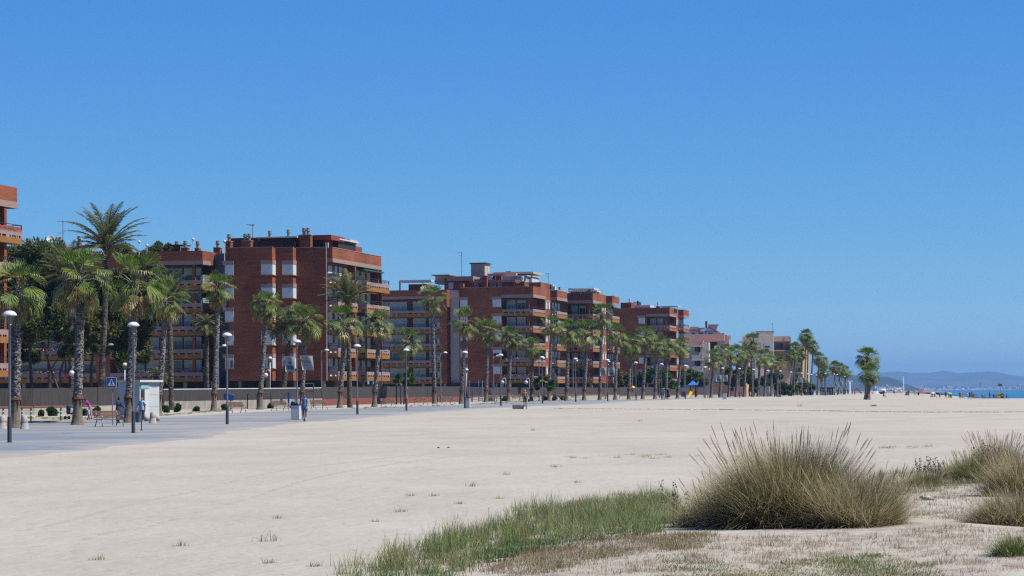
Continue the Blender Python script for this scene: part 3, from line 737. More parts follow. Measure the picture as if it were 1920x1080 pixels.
for k in range(5):
    window(B, B.fx(435), B.fx(451), -2.6, k, style=2 if k == 0 else 0)
    window(B, B.fx(490, -2.6), xa, -2.6, k, side=1.25, style=2 if k == 0 else 0)
    window(B, B.fx(529.5, -1.3), xb_, -1.3, k, side=1.25)
    # sea side balconies
    pj = 1.4; q = 9.3
    balcony(B, .002, pj, .55, q, k, 'csf', glass=(.1, .7, base(k) + .7, 1.2, .75, base(k) + 1.3), flowers=None)
    balcony(B, .002, 1.95, 11.6, LB - .2, k, 'csf', awning=(.2, 12, base(k) + FL - .72, 1.5, LB - 1.2, base(k) + FL - .55) if k in (4, 0, 2) else None,
            glass=(.1, 11.8, base(k) + .7, 1.6, 11.86, base(k) + 1.35))
    shutters(B, .4, 3.0, 0, k, 1, gap=.9, along='y', openf=.2); shutters(B, 3.2, 9.2, 0, k, 3, gap=.9, along='y', openf=.5); shutters(B, 12.5, LB - 2.3, 0, k, 3, gap=1.1, along='y', openf=.2)
    # wing balconies facing the camera
    balcony(B, B.fx(206), xwr, 0, 4.1, k, 'cs', glass=(xwr - .1, .2, base(k) + .7, xwr - .05, 2.8, base(k) + 1.35),
            awning=(B.fx(230), -.02, base(k) + FL - .66, xwr - .2, .25, base(k) + FL - .53) if k in (1, 3, 4) else None, flowers=(B.fx(255), xwr - .3, .02) if k == 0 else None)
    balcony(B, B.fx(-60), B.fx(180), 0, 1.88, k, 'c', flowers=(B.fx(40), B.fx(112), .02) if k in (0, 1) else None)
    shutters(B, B.fx(208), B.fx(290), 1.9, k, 3, openf=.35); shutters(B, B.fx(298), B.fx(370), 1.9, k, 2, openf=.5)
    shutters(B, B.fx(-50), B.fx(178), 1.9, k, 7, openf=.7)  # most doors set to dark glass, imitating the deep shade here
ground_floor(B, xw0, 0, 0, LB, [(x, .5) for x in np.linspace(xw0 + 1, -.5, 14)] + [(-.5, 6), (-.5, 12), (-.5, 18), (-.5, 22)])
# roof of B
def roofbox(b, name, u0, u1, v0, v1, yl, dep, mat, lid=None, lidm=None):
    m = MB(); b.fbox(m, u0, u1, v0, v1, yl, dep); o = b.part(name, m, mat)
    if lid:
        x0, z1 = b.F(u0, v0, yl); x1, _ = b.F(u1, v0, yl); l = MB(); l.box(x0 - lid, yl - lid, z1 + .002, x1 + lid, yl + dep + lid, z1 + .16); b.part('roof', l, lidm or CONC, o)
    return o
roofbox(B, 'penthouse', 487, 553, 447, 470, 5, 7, DBROWN, .35, WMETAL)
roofbox(B, 'stair_house', 430, 486, 449, 470, 6.5, 5, BRICK, .06, REDP)
roofbox(B, 'stair_house', 553, 612, 446, 470, 6.2, 5, BRICK)
roofbox(B, 'canopy', 556, 621, 441.5, 449, 5.2, 6, REDP)
roofbox(B, 'stair_house', 620, 634, 450, 470, 9, 8, DBROWN, .3, WMETAL)
roofbox(B, 'water_tank', 636, 656, 449, 455, 14, 4, CREAM)
roofbox(B, 'stair_house', 634, 652, 455, 475, 14.5, 3, REDP)
roofbox(B, 'stair_house', 652, 667, 462, 480, 17, 3, REDP)
roofbox(B, 'door', 588, 605, 450, 464, 6.0, .15, DARKI)
roofbox(B, 'sign_board', 610, 615.5, 455, 464, 3, .2, WMETAL)
def chim(b, u0, u1, v0, vtop, yl, pots=1, cap=CONC, d=.9):
    x0, _ = b.F(u0, v0, yl); x1, z1 = b.F(u1, v0, yl)
    chimney(b, (x0 + x1) / 2, yl + d / 2, ROOF1 - .6, z1, abs(x1 - x0), d, pots, cap)
chim(B, 562, 582, 441, 433, 3.5, 2); chim(B, 453, 470, 452, 443, 2.5, 2); chim(B, 422.5, 432, 453, 445, 4, 1)
chim(B, 400, 412, 465, 457, 6, 1); chim(B, 537, 541, 444, 436, 8, 1); chim(B, 501, 507, 446, 438, 9, 1)
chim(B, 339, 351, 465, 457, 3, 1); chim(B, 365, 372, 466, 461, 3, 1); chim(B, 326, 332, 466, 461, 6, 1)
x_, z_ = B.F(474, 445, 7); antenna(B, x_, 7, z_ - .3, B.F(474, 420, 7)[1] - z_ + .3, ((.97, .9), (.9, .5)))
x_, z_ = B.F(118, 478, 8); antenna(B, x_, 8, z_ - 1, B.F(118, 413, 8)[1] - z_ + 1, ((.97, .8), (.7, .7), (.35, .8)))
# roof pergola and globes of the wing
pm = MB()
x0, z0 = B.F(312, 459, 4); x1, z1 = B.F(346, 458, 4)
pm.box(x0, 4, z0 - .12, x1, 6.5, z0); [pm.box(x, y, ROOF1 - .2, x + .14, y + .14, z0 - .12) for x in (x0 + .9, x1 - .9) for y in (4.2, 6.2)]
B.part('pergola', pm, DBROWN)
for u, v in ((261, 455), (275.5, 461.5), (362, 450), (421, 454)):
    x, z = B.F(u, v, 1.2); m = MB(); m.tube([(x, 1.2, ROOF1 - 1.4), (x, 1.2, z)], .05, 6); o = B.part('roof_lamp', m, WMETAL)
    g = MB(); g.sphere((x, 1.2, z + .1), .19); B.part('globe', g, WHITE, o, smooth=True)
# satellite dish and roof sheds on the lower part of the wing
m = MB(); x, z = B.F(94.5, 449, 6)
for i in range(5):
    pass
m.lathe([(.01, 0), (.2, .02), (.38, .09), (.5, .18), (.52, .18), (.4, .06), (.2, -.02), (.01, -.04)], 18)
o = B.part('satellite_dish', m, WMETAL, smooth=True); o.location = (x, 6, z); o.rotation_euler = (R(70), 0, R(25))
m = MB(); m.tube([(0, 0, 0), (0, 0, .35)], .03, 6); B.part('feed_arm', m, LGREY, o)
roofbox(B, 'stair_house', 100, 116, 461, 482, 6.5, 4, BRICK); roofbox(B, 'stair_house', 117, 158, 470, 490, 7, 5, BRICK, .1, CONC)
roofbox(B, 'canopy', 160, 190, 459, 461.5, 5, 4, DGREEN); roofbox(B, 'roof_unit', 94, 102, 457, 462, 6.4, 1, WMETAL)
chim(B, 46, 53, 460, 454, 6, 1); chim(B, 81, 90, 458, 452, 7, 1); chim(B, 108, 113, 458, 451, 6, 1); chim(B, 143, 149, 456, 450, 8, 1)
roofbox(B, 'stair_house', 160, 235, 477, 492, 4, 4, BRICK)
# shirtless neighbour's doorway is the open one on the wing

# ---- building A: only its far sea-facing end is in the picture
A = Bld(-232, 196.8, 'red brick apartment block cut off by the left picture edge, flower boxes on balcony', group=GRP)
yA = A.sy(32, .78, 360)
w_ = MB(); w_.box(-14, -2, ZB, 0, yA - 1.2, ROOF0); w_.box(-14, -2, ROOF0, .78, yA, ROOF1)
for yy in (yA - 2.6, yA - 11): w_.box(.003, yy, ZB, .75, yy + .5, ROOF0)
A.part('wall', w_, BRICK)
m = MB(); m.box(.783, -2, ROOF0 - .06, .83, yA + .03, ROOF0 + .5); m.box(-3, yA + .003, ROOF0 - .06, .783, yA + .03, ROOF0 + .5); A.part('parapet_band', m, PINK)
for k in range(5):
    yend = yA + .3 if k >= 3 else yA - 2.6
    o = balcony(A, .002, 1.15, yA - 11.5, yend, k, 'csf')
    if k == 4:
        lf = MB()
        for i in range(260):
            y = rb.uniform(yA - 8, yend - .4); z = base(k) + rb.uniform(.6, .95); s_ = rb.uniform(.04, .1); c = rb.choice([(.5, .03, .05), (.45, .03, .06), (.06, .12, .04), (.05, .1, .03)])
            lf.quad((1.1, y - s_, z), (1.2, y + s_, z - s_), (1.15, y + s_, z + s_), (1.05, y - s_, z + s_), col=c)
        part('flowers', lf, NEEDLE, o, color=True)
    shutters(A, yA - 11, yA - 3.0, 0, k, 3, gap=.8, along='y', openf=.4)
ground_floor(A, -14, 0, -2, yA - 2, [(-.5, yA - 3), (-.5, yA - 9)])

# ---- building C
C = Bld(1001, 435, 'red brick apartment block with grey tiled shaft and cream stair tower on its roof', group=GRP)
xs = C.fx(861); cy1 = C.sy(1023.7); cy2 = C.sy(1032.6); cL = C.sy(1064, 1.2)
corner_building(C, xs, [(C.fx(863.5), C.fx(876.5), 0), (C.fx(924), C.fx(940), 0)], C.fx(941.5), cy1 / .66, cy2, cL)
# wing of C with balconies toward the camera
cw0, cw1 = C.fx(700), C.fx(838)
w_ = MB(); w_.box(cw0, 1.9, ZB, cw1 - 1.3, 16, ROOF0 - .1); w_.box(cw1 - 1.3, 0, ZB, cw1, 16, ROOF0); w_.box(cw0, 0, ROOF0, cw1, 16, ROOF1 - .25)
C.part('wall', w_, BRICK)
m = MB(); m.box(cw0, -.04, ROOF0 - .06, C.fx(822), -.003, ROOF0 + .45); C.part('parapet_band', m, PINK)
m = MB(); m.box(cw1, 2.6, 2.6, xs, 3.2, ROOF1 - .55); C.part('tiled_shaft', m, TILELIT)
m = MB(); m.box(cw1, 2.5, ROOF1 - .545, xs, 3.3, ROOF1 - .3); C.part('coping', m, WMETAL)
for k in range(5):
    balcony(C, cw0, C.fx(829), 0, 1.88, k, 'c', awning=(C.fx(rb.uniform(730, 790)), -.02, base(k) + FL - .66, C.fx(826), .25, base(k) + FL - .52) if k < 4 else None,
            glass=(C.fx(820), .03, base(k) + .7, C.fx(828), .09, base(k) + 1.5))
    xs_ = [C.fx(u) for u in (702, 759, 769, 794, 799, 822)]
    for i in (0, 2, 4): shutters(C, xs_[i], xs_[i + 1], 1.9, k, 1, gap=.1, openf=.12)
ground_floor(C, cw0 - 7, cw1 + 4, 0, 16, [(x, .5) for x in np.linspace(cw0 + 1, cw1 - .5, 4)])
roofbox(C, 'pergola_post', 748, 751, 529, 545, 6, .2, WMETAL); 
pg = MB()
for u in (749, 792, 806): C.fbox(pg, u, u + 1.6, 527, 545, 6, .15)
for u in (792, 806): C.fbox(pg, u, u + 1.4, 527, 545, 9, .15)
C.fbox(pg, 748, 808, 525.5, 528, 6, 3.3); C.part('pergola', pg, WMETAL)
roofbox(C, 'stair_house', 766, 800, 533, 545, 10, 4, BRICK)
roofbox(C, 'upper_storey', 833, 868, 522, 545, 7, 6, BRICK); roofbox(C, 'parapet_band', 838, 887, 518.5, 526, 6.7, 5, PINK)
roofbox(C, 'window', 841, 850, 530, 542, 6.9, .09, WHITE)
roofbox(C, 'upper_storey', 868, 905, 524, 540, 7.5, 6, BRICK); roofbox(C, 'upper_storey', 905, 968, 526, 540, 7.2, 8, BRICK)
roofbox(C, 'parapet_band', 880, 947, 526, 529.5, 6.9, .3, PINK); roofbox(C, 'parapet_band', 947, 966, 524.5, 529, 6.9, 6, PINK)
for u in (890, 919.5, 934):
    roofbox(C, 'window', u, u + 6.5 + (3 if u == 919.5 else 0), 531.5, 537.5, 7.0, .12, WMETAL); roofbox(C, 'window', u + .9, u + 5.6 + (3 if u == 919.5 else 0), 532.3, 536.8, 6.95, .04, GLASS)
roofbox(C, 'utility_hut', 816, 838, 517, 532, 9, 4, CREAM, .55, nmat('tan roof sheet', (.3, .21, .12)))
roofbox(C, 'stair_tower', 883, 909, 494.5, 528, 16, 4, CREAM, .25, DBROWN)
roofbox(C, 'stair_tower', 908.5, 914, 494, 516, 18, 1.5, CREAM)
roofbox(C, 'penthouse', 914, 968, 513, 526, 17, 8, TERRA); roofbox(C, 'penthouse', 940, 970, 518, 530, 15, 6, CREAM)
roofbox(C, 'conservatory', 968, 986, 518, 532, 14, 6, FROST, .3, WMETAL); roofbox(C, 'conservatory', 984, 997, 519, 530, 17, 6, WMETAL, .2, CREAM)
roofbox(C, 'roof_slab', 925, 1000, 510.5, 513, 18, 8, CREAM); roofbox(C, 'roof_unit', 948, 958, 508.5, 511, 20, 2, CONC)
roofbox(C, 'air_conditioner', 918.5, 922.5, 518, 524, 8, .6, WMETAL); roofbox(C, 'air_conditioner', 924, 928, 517, 524, 8, .6, DARKI); roofbox(C, 'air_conditioner', 930, 940, 517, 525, 9, 1, REDP)
chim(C, 904, 912.6, 517.5, 512, 5.5, 0); chim(C, 974, 983.5, 528, 522, 4, 1, WMETAL)
roofbox(C, 'stair_house', 983, 1014, 529.5, 540, 9, 6, BRICK); roofbox(C, 'stair_house', 962, 985, 531, 540, 6, 4, BRICK); roofbox(C, 'low_wall', 861.5, 868.5, 531.5, 541, 2, 1, BRICK)
roofbox(C, 'roof_slab', 1012, 1022, 531, 540, 14, 5, REDP)
for u, v in ((1025, 535.5), (1029, 534), (1033, 533.5), (1037, 536.5), (1047, 538)): roofbox(C, 'roof_unit', u, u + 3.4, v, 543, 18, 1.2, rb.choice([WMETAL, DARKI, CONC]))
x_, z_ = C.F(865.5, 519, 9); antenna(C, x_, 9, z_, C.F(865.5, 473, 9)[1] - z_, ((.98, .9), (.88, .4), (.6, .15), (.2, .2)))
x_, z_ = C.F(1028, 533, 16); antenna(C, x_, 16, z_ - 1, 3, ((.97, .4), (.8, .3)))

# ---- building D
D = Bld(1113, 465, 'red brick apartment block with white roof pergola and a potted palm on the terrace', group=GRP)
corner_building(D, D.fx(1030), [], D.fx(1064), D.sy(1128) / .62, D.sy(1137), D.sy(1162, 1.2))
pg = MB()
D.fbox(pg, 1065, 1114, 540.5, 542.5, 7, 5); D.fbox(pg, 1066, 1119, 545.5, 547, 5, 4)
for u in (1066, 1077, 1090, 1102, 1117): D.fbox(pg, u, u + 1.2, 546, 558, 5, .15)
for u in (1066, 1078, 1100, 1112): D.fbox(pg, u, u + 1.2, 542, 558, 8, .15)
for i in range(14): D.fbox(pg, 1067 + i * 3.7, 1067.8 + i * 3.7, 544.8, 545.6, 4.6, 5)
D.part('pergola', pg, WMETAL)
roofbox(D, 'stair_house', 1067, 1092, 549, 560, 9.5, 4, BRICK); roofbox(D, 'low_wall', 1104, 1122, 548.5, 560, 8.5, 5, PINK); roofbox(D, 'low_wall', 1122, 1126, 552, 560, 9, 4, BRICK)
lf = MB(); x, z = D.F(1103, 549, 3)
for i in range(26):
    a = rb.uniform(0, 6.28); e = rb.uniform(-.2, 1.2); d = Vector((math.cos(a) * math.cos(e), math.sin(a) * math.cos(e), math.sin(e))); s_ = Vector((-math.sin(a), math.cos(a), 0)) * .12
    c = Vector((x, 3, z)); lf.add([c, c + d * .7 + s_, c + d * 1.0 - Vector((0, 0, .15)), c + d * .7 - s_], [(0, 1, 2, 3)], (.04, .07, .03))
lf.tube([(x, 3, ROOF1 - .2), (x, 3, z)], .1, 6, col=(.1, .08, .05))
D.part('terrace_palm', lf, NEEDLE, color=True)
x_, z_ = D.F(1151, 562, 8); antenna(D, x_, 8, z_ - 1, D.F(1151, 554, 8)[1] - z_ + 1, ((.95, .9), (.75, .6)))

# ---- building E
E = Bld(1257, 549, 'farthest red brick apartment block, broad plain end wall, white cowls on chimneys', group=GRP)
corner_building(E, E.fx(1120), [(E.fx(1197.5), E.fx(1209.5), 0)], E.fx(1213), E.sy(1268) / .62, E.sy(1272), E.sy(1292, 1.2))
roofbox(E, 'stair_house', 1163.5, 1184.5, 567.5, 586, 5, 5, BRICK); roofbox(E, 'stair_house', 1185, 1215, 575, 586, 9, 4, BRICK)
roofbox(E, 'roof_slab', 1185, 1219, 572.5, 576.5, 8.6, 5, WMETAL); roofbox(E, 'roof_unit', 1187, 1194, 566, 573, 11, 2, WMETAL); roofbox(E, 'roof_unit', 1194.5, 1197, 564, 573, 11, 1, DARKI); roofbox(E, 'roof_unit', 1197.5, 1202, 566.5, 573, 12, 1, CONC)
roofbox(E, 'roof_unit', 1216, 1221, 573, 580, 10, 2, WMETAL)
chim(E, 1177, 1183.5, 567.5, 561, 3.5, 1, WMETAL); chim(E, 1230, 1236.5, 574.5, 569, 3, 1, WMETAL)
pg = MB(); E.fbox(pg, 1238, 1271, 574, 575, 6, 4); E.fbox(pg, 1270, 1271, 575, 590, 6, .12); E.fbox(pg, 1239, 1239.8, 575, 590, 6, .12); E.part('pergola', pg, WMETAL)

# ------------------------------------------------------------------ houses beyond
def slabbuild(u, Y, label, name='house', cat='house'): return Bld(u, Y, label, deg=-6, name=name, cat=cat)
H1 = slabbuild(1345, 700, 'lilac house with orange tile eaves, red chimney and white roof tower')
m = MB(); H1.fbox(m, 1270, 1345, 621, 760, 0, 10); H1.part('wall', m, LILAC)
tri = MB()
xa_, za = H1.F(1327, 614, 0); xb2, zb = H1.F(1345, 622.5, 0); x00, z00 = H1.F(1293, 619.5, 0)
tri.add([(xa_ - 4, 0, zb - .1), (xb2, 0, zb - .1), (xa_, 0, za), (xa_ - 4, 10, zb - .1), (xb2, 10, zb - .1), (xa_, 10, za)], [(0, 1, 2), (1, 4, 5, 2), (0, 2, 5, 3)]); H1.part('gable', tri, LILAC)
RT = nmat('orange roof tile', (.42, .16, .085), (.33, .12, .065), (1, 6, 1), 1, .85)
m = MB(); m.box(x00 - 6, -.5, z00 - .2, xa_ - 2, 9, z00 + .25)
m.add([(xa_, -.4, za), (xb2 + .6, -.4, zb - .4), (xb2 + .6, 10, zb - .4), (xa_, 10, za), (xa_, -.4, za + .35), (xb2 + .6, -.4, zb - .05), (xb2 + .6, 10, zb - .05), (xa_, 10, za + .35)], [(0, 1, 5, 4), (4, 5, 6, 7), (1, 2, 6, 5)])
H1.part('roof', m, RT)
roofbox(H1, 'chimney', 1322.3, 1326, 603.5, 620, 1.5, .7, nmat('dark red brick', (.16, .035, .03)), .12, nmat('dark red brick', (.16, .035, .03)))
roofbox(H1, 'roof_tower', 1328, 1345.5, 609.5, 622, 5, 4, WMETAL, .25, CONC)
roofbox(H1, 'upper_terrace', 1293, 1310, 612.5, 620, 6, 5, GREYW); roofbox(H1, 'roof_ledge', 1310, 1324, 614.5, 617, 5, 4, CONC)
for u0, u1, v0, v1 in ((1297, 1303.5, 624, 630), (1310, 1318.5, 623.5, 628), (1322, 1324, 624, 628), (1328, 1336, 624.5, 627.5)): roofbox(H1, 'window', u0, u1, v0, v1, -.08, .1, GLASS)
H2 = slabbuild(1359, 640, 'rose brown apartment house with stone corner and striped sunlit terrace side')
m = MB(); H2.fbox(m, 1268, 1359, 627, 760, 0, 26); H2.part('wall', m, TERRA)
roofbox(H2, 'roof', 1340, 1358, 625, 627, .3, 5, RT); roofbox(H2, 'stone_corner', 1346, 1358.9, 639, 670, -.08, .1, CONC); roofbox(H2, 'recess_shade', 1332, 1345, 641, 672, -.05, .06, DARKI)  # the recess is a flat dark panel with its shade put into the colour
roofbox(H2, 'canopy', 1318, 1346, 637.5, 640.5, -1.0, 1.0, TERRA)
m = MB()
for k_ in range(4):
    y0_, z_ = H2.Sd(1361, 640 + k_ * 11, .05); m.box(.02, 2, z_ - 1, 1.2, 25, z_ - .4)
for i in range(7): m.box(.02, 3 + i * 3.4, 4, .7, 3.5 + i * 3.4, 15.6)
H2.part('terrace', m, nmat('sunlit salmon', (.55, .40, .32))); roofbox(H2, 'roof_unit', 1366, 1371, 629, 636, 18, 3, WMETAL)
H3 = slabbuild(1317, 590, 'grey apartment house with stacked white rimmed balconies behind fan palms')
m = MB(); H3.fbox(m, 1274, 1330, 642, 760, 2.0, 10); H3.part('wall', m, GREYW)
for v in (640, 666, 687, 710):
    x0, z1 = H3.F(1297, v, 0); x1, z0 = H3.F(1317.5, v + 8, 0)
    m = MB(); m.box(x0, 0, z0, x1, .15, z1); m.box(x1 - .15, .152, z0, x1, 7, z1); o = H3.part('balcony', m, TERRA if v == 640 else GREYW)
    m = MB(); m.box(x0 - .1, -.12, z0 - .25, x1 + .12, 7, z0 - .003); m.box(x1 - .12, -.1, z1 + .003, x1 + .1, 7, z1 + .12); H3.part('slab', m, WMETAL, o)
    roofbox(H3, 'window', 1303, 1306, v + 11, v + 19, 1.93, .06, GLASS); roofbox(H3, 'door', 1307, 1313, v + 10, v + 20, 1.9, .09, DARKI)
G1 = slabbuild(1451, 660, 'beige apartment house with flat roof, stair house and shaded corner balconies')
SAL = nmat('salmon render', (.95, .62, .45), (.86, .55, .40), (1, 1, .4), .6, .9)
BEI = nmat('beige render', (.95, .80, .64), (.85, .71, .57), (1, 1, .4), .6, .9)
m = MB(); G1.fbox(m, 1415, 1451, 629, 760, 0, 14); G1.part('wall', m, BEI)
m = MB(); G1.fbox(m, 1392, 1415, 631, 760, 1.5, 12); G1.fbox(m, 1451.2, 1482, 640, 760, 2.2, 12); G1.fbox(m, 1451.2, 1480.5, 630.5, 640, .25, 13); G1.part('wing', m, SAL)
roofbox(G1, 'stair_house', 1417.5, 1451, 622, 630, 1.5, 7, BEI, .15, CONC); roofbox(G1, 'roof_ledge', 1421, 1446, 628, 629.5, .4, .4, WMETAL)
roofbox(G1, 'door', 1419, 1423, 625, 629, 1.42, .08, GLASS); roofbox(G1, 'pier', 1480.5, 1483.5, 631, 700, .25, 13, CREAM); roofbox(G1, 'parapet_pier', 1470, 1473, 632, 638.5, .17, .08, CREAM)
for v in (642, 663):
    x0, z1 = G1.F(1451.3, v + 8, .3); x1, z0 = G1.F(1480.4, v + 14, .3)
    m = MB(); m.box(x0, .3, z0 - .25, x1, 2.2, z0); o = G1.part('balcony', m, SAL)
    m = MB(); [m.box(x0 + (x1 - x0) * i / 16, .32, z0, x0 + (x1 - x0) * i / 16 + .05, .36, z1) for i in range(17)]; m.box(x0, .31, z1, x1, .37, z1 + .06); G1.part('railing', m, DARKM, o)
    roofbox(G1, 'balcony_door', 1454, 1463, v + 1.5, v + 13, 2.1, .09, GLASS); roofbox(G1, 'balcony_door', 1463.5, 1467.5, v + 1.5, v + 13, 2.12, .07, DARKM)
    o = roofbox(G1, 'window', 1433, 1444.5, v + 0, v + 9.5, -.06, .05, WMETAL); m = MB(); G1.fbox(m, 1434.5, 1443.5, v + 6.5, v + 9.3, -.09, .03); G1.part('pane', m, GLASS, o)
    roofbox(G1, 'window', 1418, 1428, v, v + 9, -.06, .05, GREYW)
roofbox(G1, 'side_canopy', 1385.5, 1393, 639.5, 642, 1, 4, GREYW)
x_, z_ = G1.F(1448.5, 622, 3); antenna(G1, x_, 3, z_, 2.3, ((.95, .5), (.8, .3)))
H4 = Bld(1506, 760, 'yellowish low apartment house partly hidden behind the tall palms', name='house', cat='house')
m = MB(); H4.fbox(m, 1484, 1506, 649, 760, 0, 20); H4.part('wall', m, nmat('ochre wall', (.55, .40, .22), (.48, .34, .19)))
for v in (672, 690, 708):
    for u in (1489, 1497): roofbox(H4, 'window', u, u + 4, v, v + 7, -.06, .06, GLASS)
    roofbox(H4, 'balcony', 1487, 1506, v + 7.5, v + 10, -1, .95, CREAM)
H5 = Bld(1345, 585, 'low brown restaurant building with long terrace balcony behind the palm row', name='house', cat='house')
m = MB(); H5.fbox(m, 1325, 1400, 693, 760, 1.5, 8); H5.part('wall', m, TERRA)
m = MB(); H5.fbox(m, 1322, 1404, 680, 686.5, 0, 1.4); H5.part('balcony', m, GREYW)
roofbox(H5, 'panel', 1338, 1349, 692, 718, 1.2, .25, GREYW); roofbox(H5, 'ledge', 1337, 1366, 718, 720, .6, .8, CREAM)
for u0, u1, v0, v1 in ((1324, 1333, 697, 708), (1323, 1332, 716, 727), (1380, 1390, 700, 712)): roofbox(H5, 'window', u0, u1, v0, v1, 1.4, .09, CREAM)
# ------------------------------------------------------------------ palms
def fan_crown(seed, nleaf=40, spread=1.0):
    r = random.Random(seed); m = MB()
    for i in range(nleaf):
        f = i / (nleaf - 1.0)                       # 0 top spear leaves .. 1 hanging old leaves
        az = i * 2.39996 + r.uniform(-.3, .3)
        el = R(82 - 118 * f ** .85 + r.uniform(-10, 10))
        pl = (.45 + .5 * math.sin(math.pi * min(1, f * 1.15))) * r.uniform(.85, 1.15) * spread
        bl = r.uniform(.88, 1.22) * (1 - .08 * f)
        h = Vector((math.cos(az), math.sin(az), 0))
        d = h * math.cos(el) + Vector((0, 0, math.sin(el)))
        p0 = Vector((0, 0, .25 - .75 * f)) + h * .12
        p1 = p0 + d * pl * .6
        e2 = el - (.06 if f < .3 else .22) - .38 * f
        d2 = h * math.cos(e2) + Vector((0, 0, math.sin(e2)))
        p2 = p1 + d2 * pl * .5
        side = Vector((-math.sin(az), math.cos(az), 0))
        m.tube([p0, p1, p2], [.032, .026, .018], 4, col=(.14, .13, .05), cap=False)
        e3 = e2 - (.08 if f < .3 else .35)
        ax = (h * math.cos(e3) + Vector((0, 0, math.sin(e3)))).normalized()
        nrm = side.cross(ax).normalized()
        tw = r.uniform(-.5, .5); side2 = side * math.cos(tw) + nrm * math.sin(tw); nrm2 = ax.cross(side2).normalized() * -1
        if f < .2: base = (.095, .175, .022)
        elif f < .72: base = (.125, .19, .03)
        else: base = (.22, .19, .055)
        if f > .88 and r.random() < .75: base = (.33, .22, .10)
        k = 15; span = R(r.uniform(105, 150))
        for j in range(k):
            a = -span / 2 + span * j / (k - 1)
            dirs = ax * math.cos(a) + side2 * math.sin(a)
            L = bl * (1 - .30 * (abs(a) / (span / 2)) ** 2) * r.uniform(.9, 1.08)
            wv = dirs.cross(nrm2).normalized()
            fold = nrm2 * (.035 * (1 if j % 2 else -1))
            wid = span / k * .56
            q0 = p2; q1 = p2 + dirs * L * .52 + fold + nrm2 * .10 * math.cos(a)
            dr = (.02 if f < .3 else .2) + .55 * f
            q2 = p2 + dirs * L * .82 + Vector((0, 0, -dr * L * .25)) + fold * .5
            q3 = p2 + dirs * L * (1.0 - .15 * f) + Vector((0, 0, -dr * L * .85))
            w1 = wid * L * .52; w2 = wid * L * .42
            v = r.uniform(.8, 1.25); c = tuple(x * v for x in base)
            ct = tuple((x * .55 + y * .45) for x, y in zip(c, (.34, .29, .10)))
            m.add([q0, q1 - wv * w1, q1 + wv * w1], [(0, 1, 2)], c)
            m.add([q1 - wv * w1, q1 + wv * w1, q2 + wv * w2, q2 - wv * w2], [(0, 1, 2, 3)], c)
            m.add([q2 - wv * w2, q2 + wv * w2, q3], [(0, 1, 2)], ct)
    # thatch of old petioles below
    for i in range(60):
        az = r.uniform(0, 6.28); z = r.uniform(-1.5, -.2)
        h = Vector((math.cos(az), math.sin(az), 0)); p = h * .17 + Vector((0, 0, z)); L = r.uniform(.25, .5)
        m.add([p - h.cross(Vector((0, 0, 1))) * .04, p + h.cross(Vector((0, 0, 1))) * .04, p + h * L * .45 + Vector((0, 0, L * .8))], [(0, 1, 2)], r.choice([(.18, .10, .05), (.22, .15, .08), (.12, .07, .04)]))
    return m.mesh('fan_palm_crown', LEAF, color=True)

def date_crown(seed, n=54, L=2.6, droop=1.0, dense=34, low=-16):
    r = random.Random(seed); m = MB()
    for i in range(n):
        f = i / (n - 1.0); az = i * 2.39996 + r.uniform(-.25, .25)
        el = R(86 - (86 - low) * f ** .9 + r.uniform(-7, 7)); h = Vector((math.cos(az), math.sin(az), 0)); side = Vector((-math.sin(az), math.cos(az), 0))
        LL = L * r.uniform(.88, 1.1) * (.8 + .2 * math.sin(math.pi * min(1, f + .2)))
        pts = []; p = h * .15 + Vector((0, 0, .2 - .5 * f)); e = el; steps = 9
        for s_ in range(steps + 1):
            pts.append(p.copy()); p = p + (h * math.cos(e) + Vector((0, 0, math.sin(e)))) * LL / steps; e -= (.085 + .05 * s_ / steps * 2) * droop
        m.tube(pts, [.045 * (1 - .8 * q / steps) for q in range(steps + 1)], 4, col=(.16, .14, .06), cap=False)
        g = r.uniform(.8, 1.2); base = (.155 * g, .175 * g, .06 * g)
        if f > .9 and r.random() < .5: base = (.19, .15, .08)
        for q in range(dense):
            t = .12 + .88 * q / dense; ii = min(steps - 1, int(t * steps)); fr = t * steps - ii
            c = pts[ii].lerp(pts[ii + 1], fr); dr = (pts[ii + 1] - pts[ii]).normalized(); up = side.cross(dr).normalized()
            ll = .46 * math.sin(math.pi * (.12 + .82 * t)) * r.uniform(.85, 1.15)
            for sgn in (-1, 1):
                d = (side * sgn * .72 + dr * .62 - up * r.uniform(-.25, .12)).normalized(); wv = dr * .022
                cc = tuple(x * r.uniform(.8, 1.25) for x in base)
                tip = c + d * ll + Vector((0, 0, -.10 * ll))
                m.add([c - wv, c + wv, c + d * ll * .6 + wv, tip, c + d * ll * .6 - wv], [(0, 1, 2, 3, 4)], cc)
    for i in range(46):
        az = r.uniform(0, 6.28); z = r.uniform(-.9, .0); h = Vector((math.cos(az), math.sin(az), 0)); p = h * .22 + Vector((0, 0, z)); s_ = h.cross(Vector((0, 0, 1))) * .07; Lq = r.uniform(.3, .5)
        m.add([p - s_, p + s_, p + h * Lq * .6 + Vector((0, 0, Lq))], [(0, 1, 2)], r.choice([(.28, .15, .06), (.2, .12, .06), (.34, .2, .05)]))
    return m.mesh('date_palm_crown', PINN, color=True)

FANS = [fan_crown(s, [30, 36, 33, 40, 28, 35, 44, 31][s - 1], [1, .9, 1.1, .95, 1.05, 1, .9, 1.12][s - 1]) for s in range(1, 9)]
DENSE = [fan_crown(31, 70), fan_crown(32, 62)]
DATES = [date_crown(21, 38, 3.0, .8, 40, 12), date_crown(22, 42, 2.4, 1.3, 34, -14)]

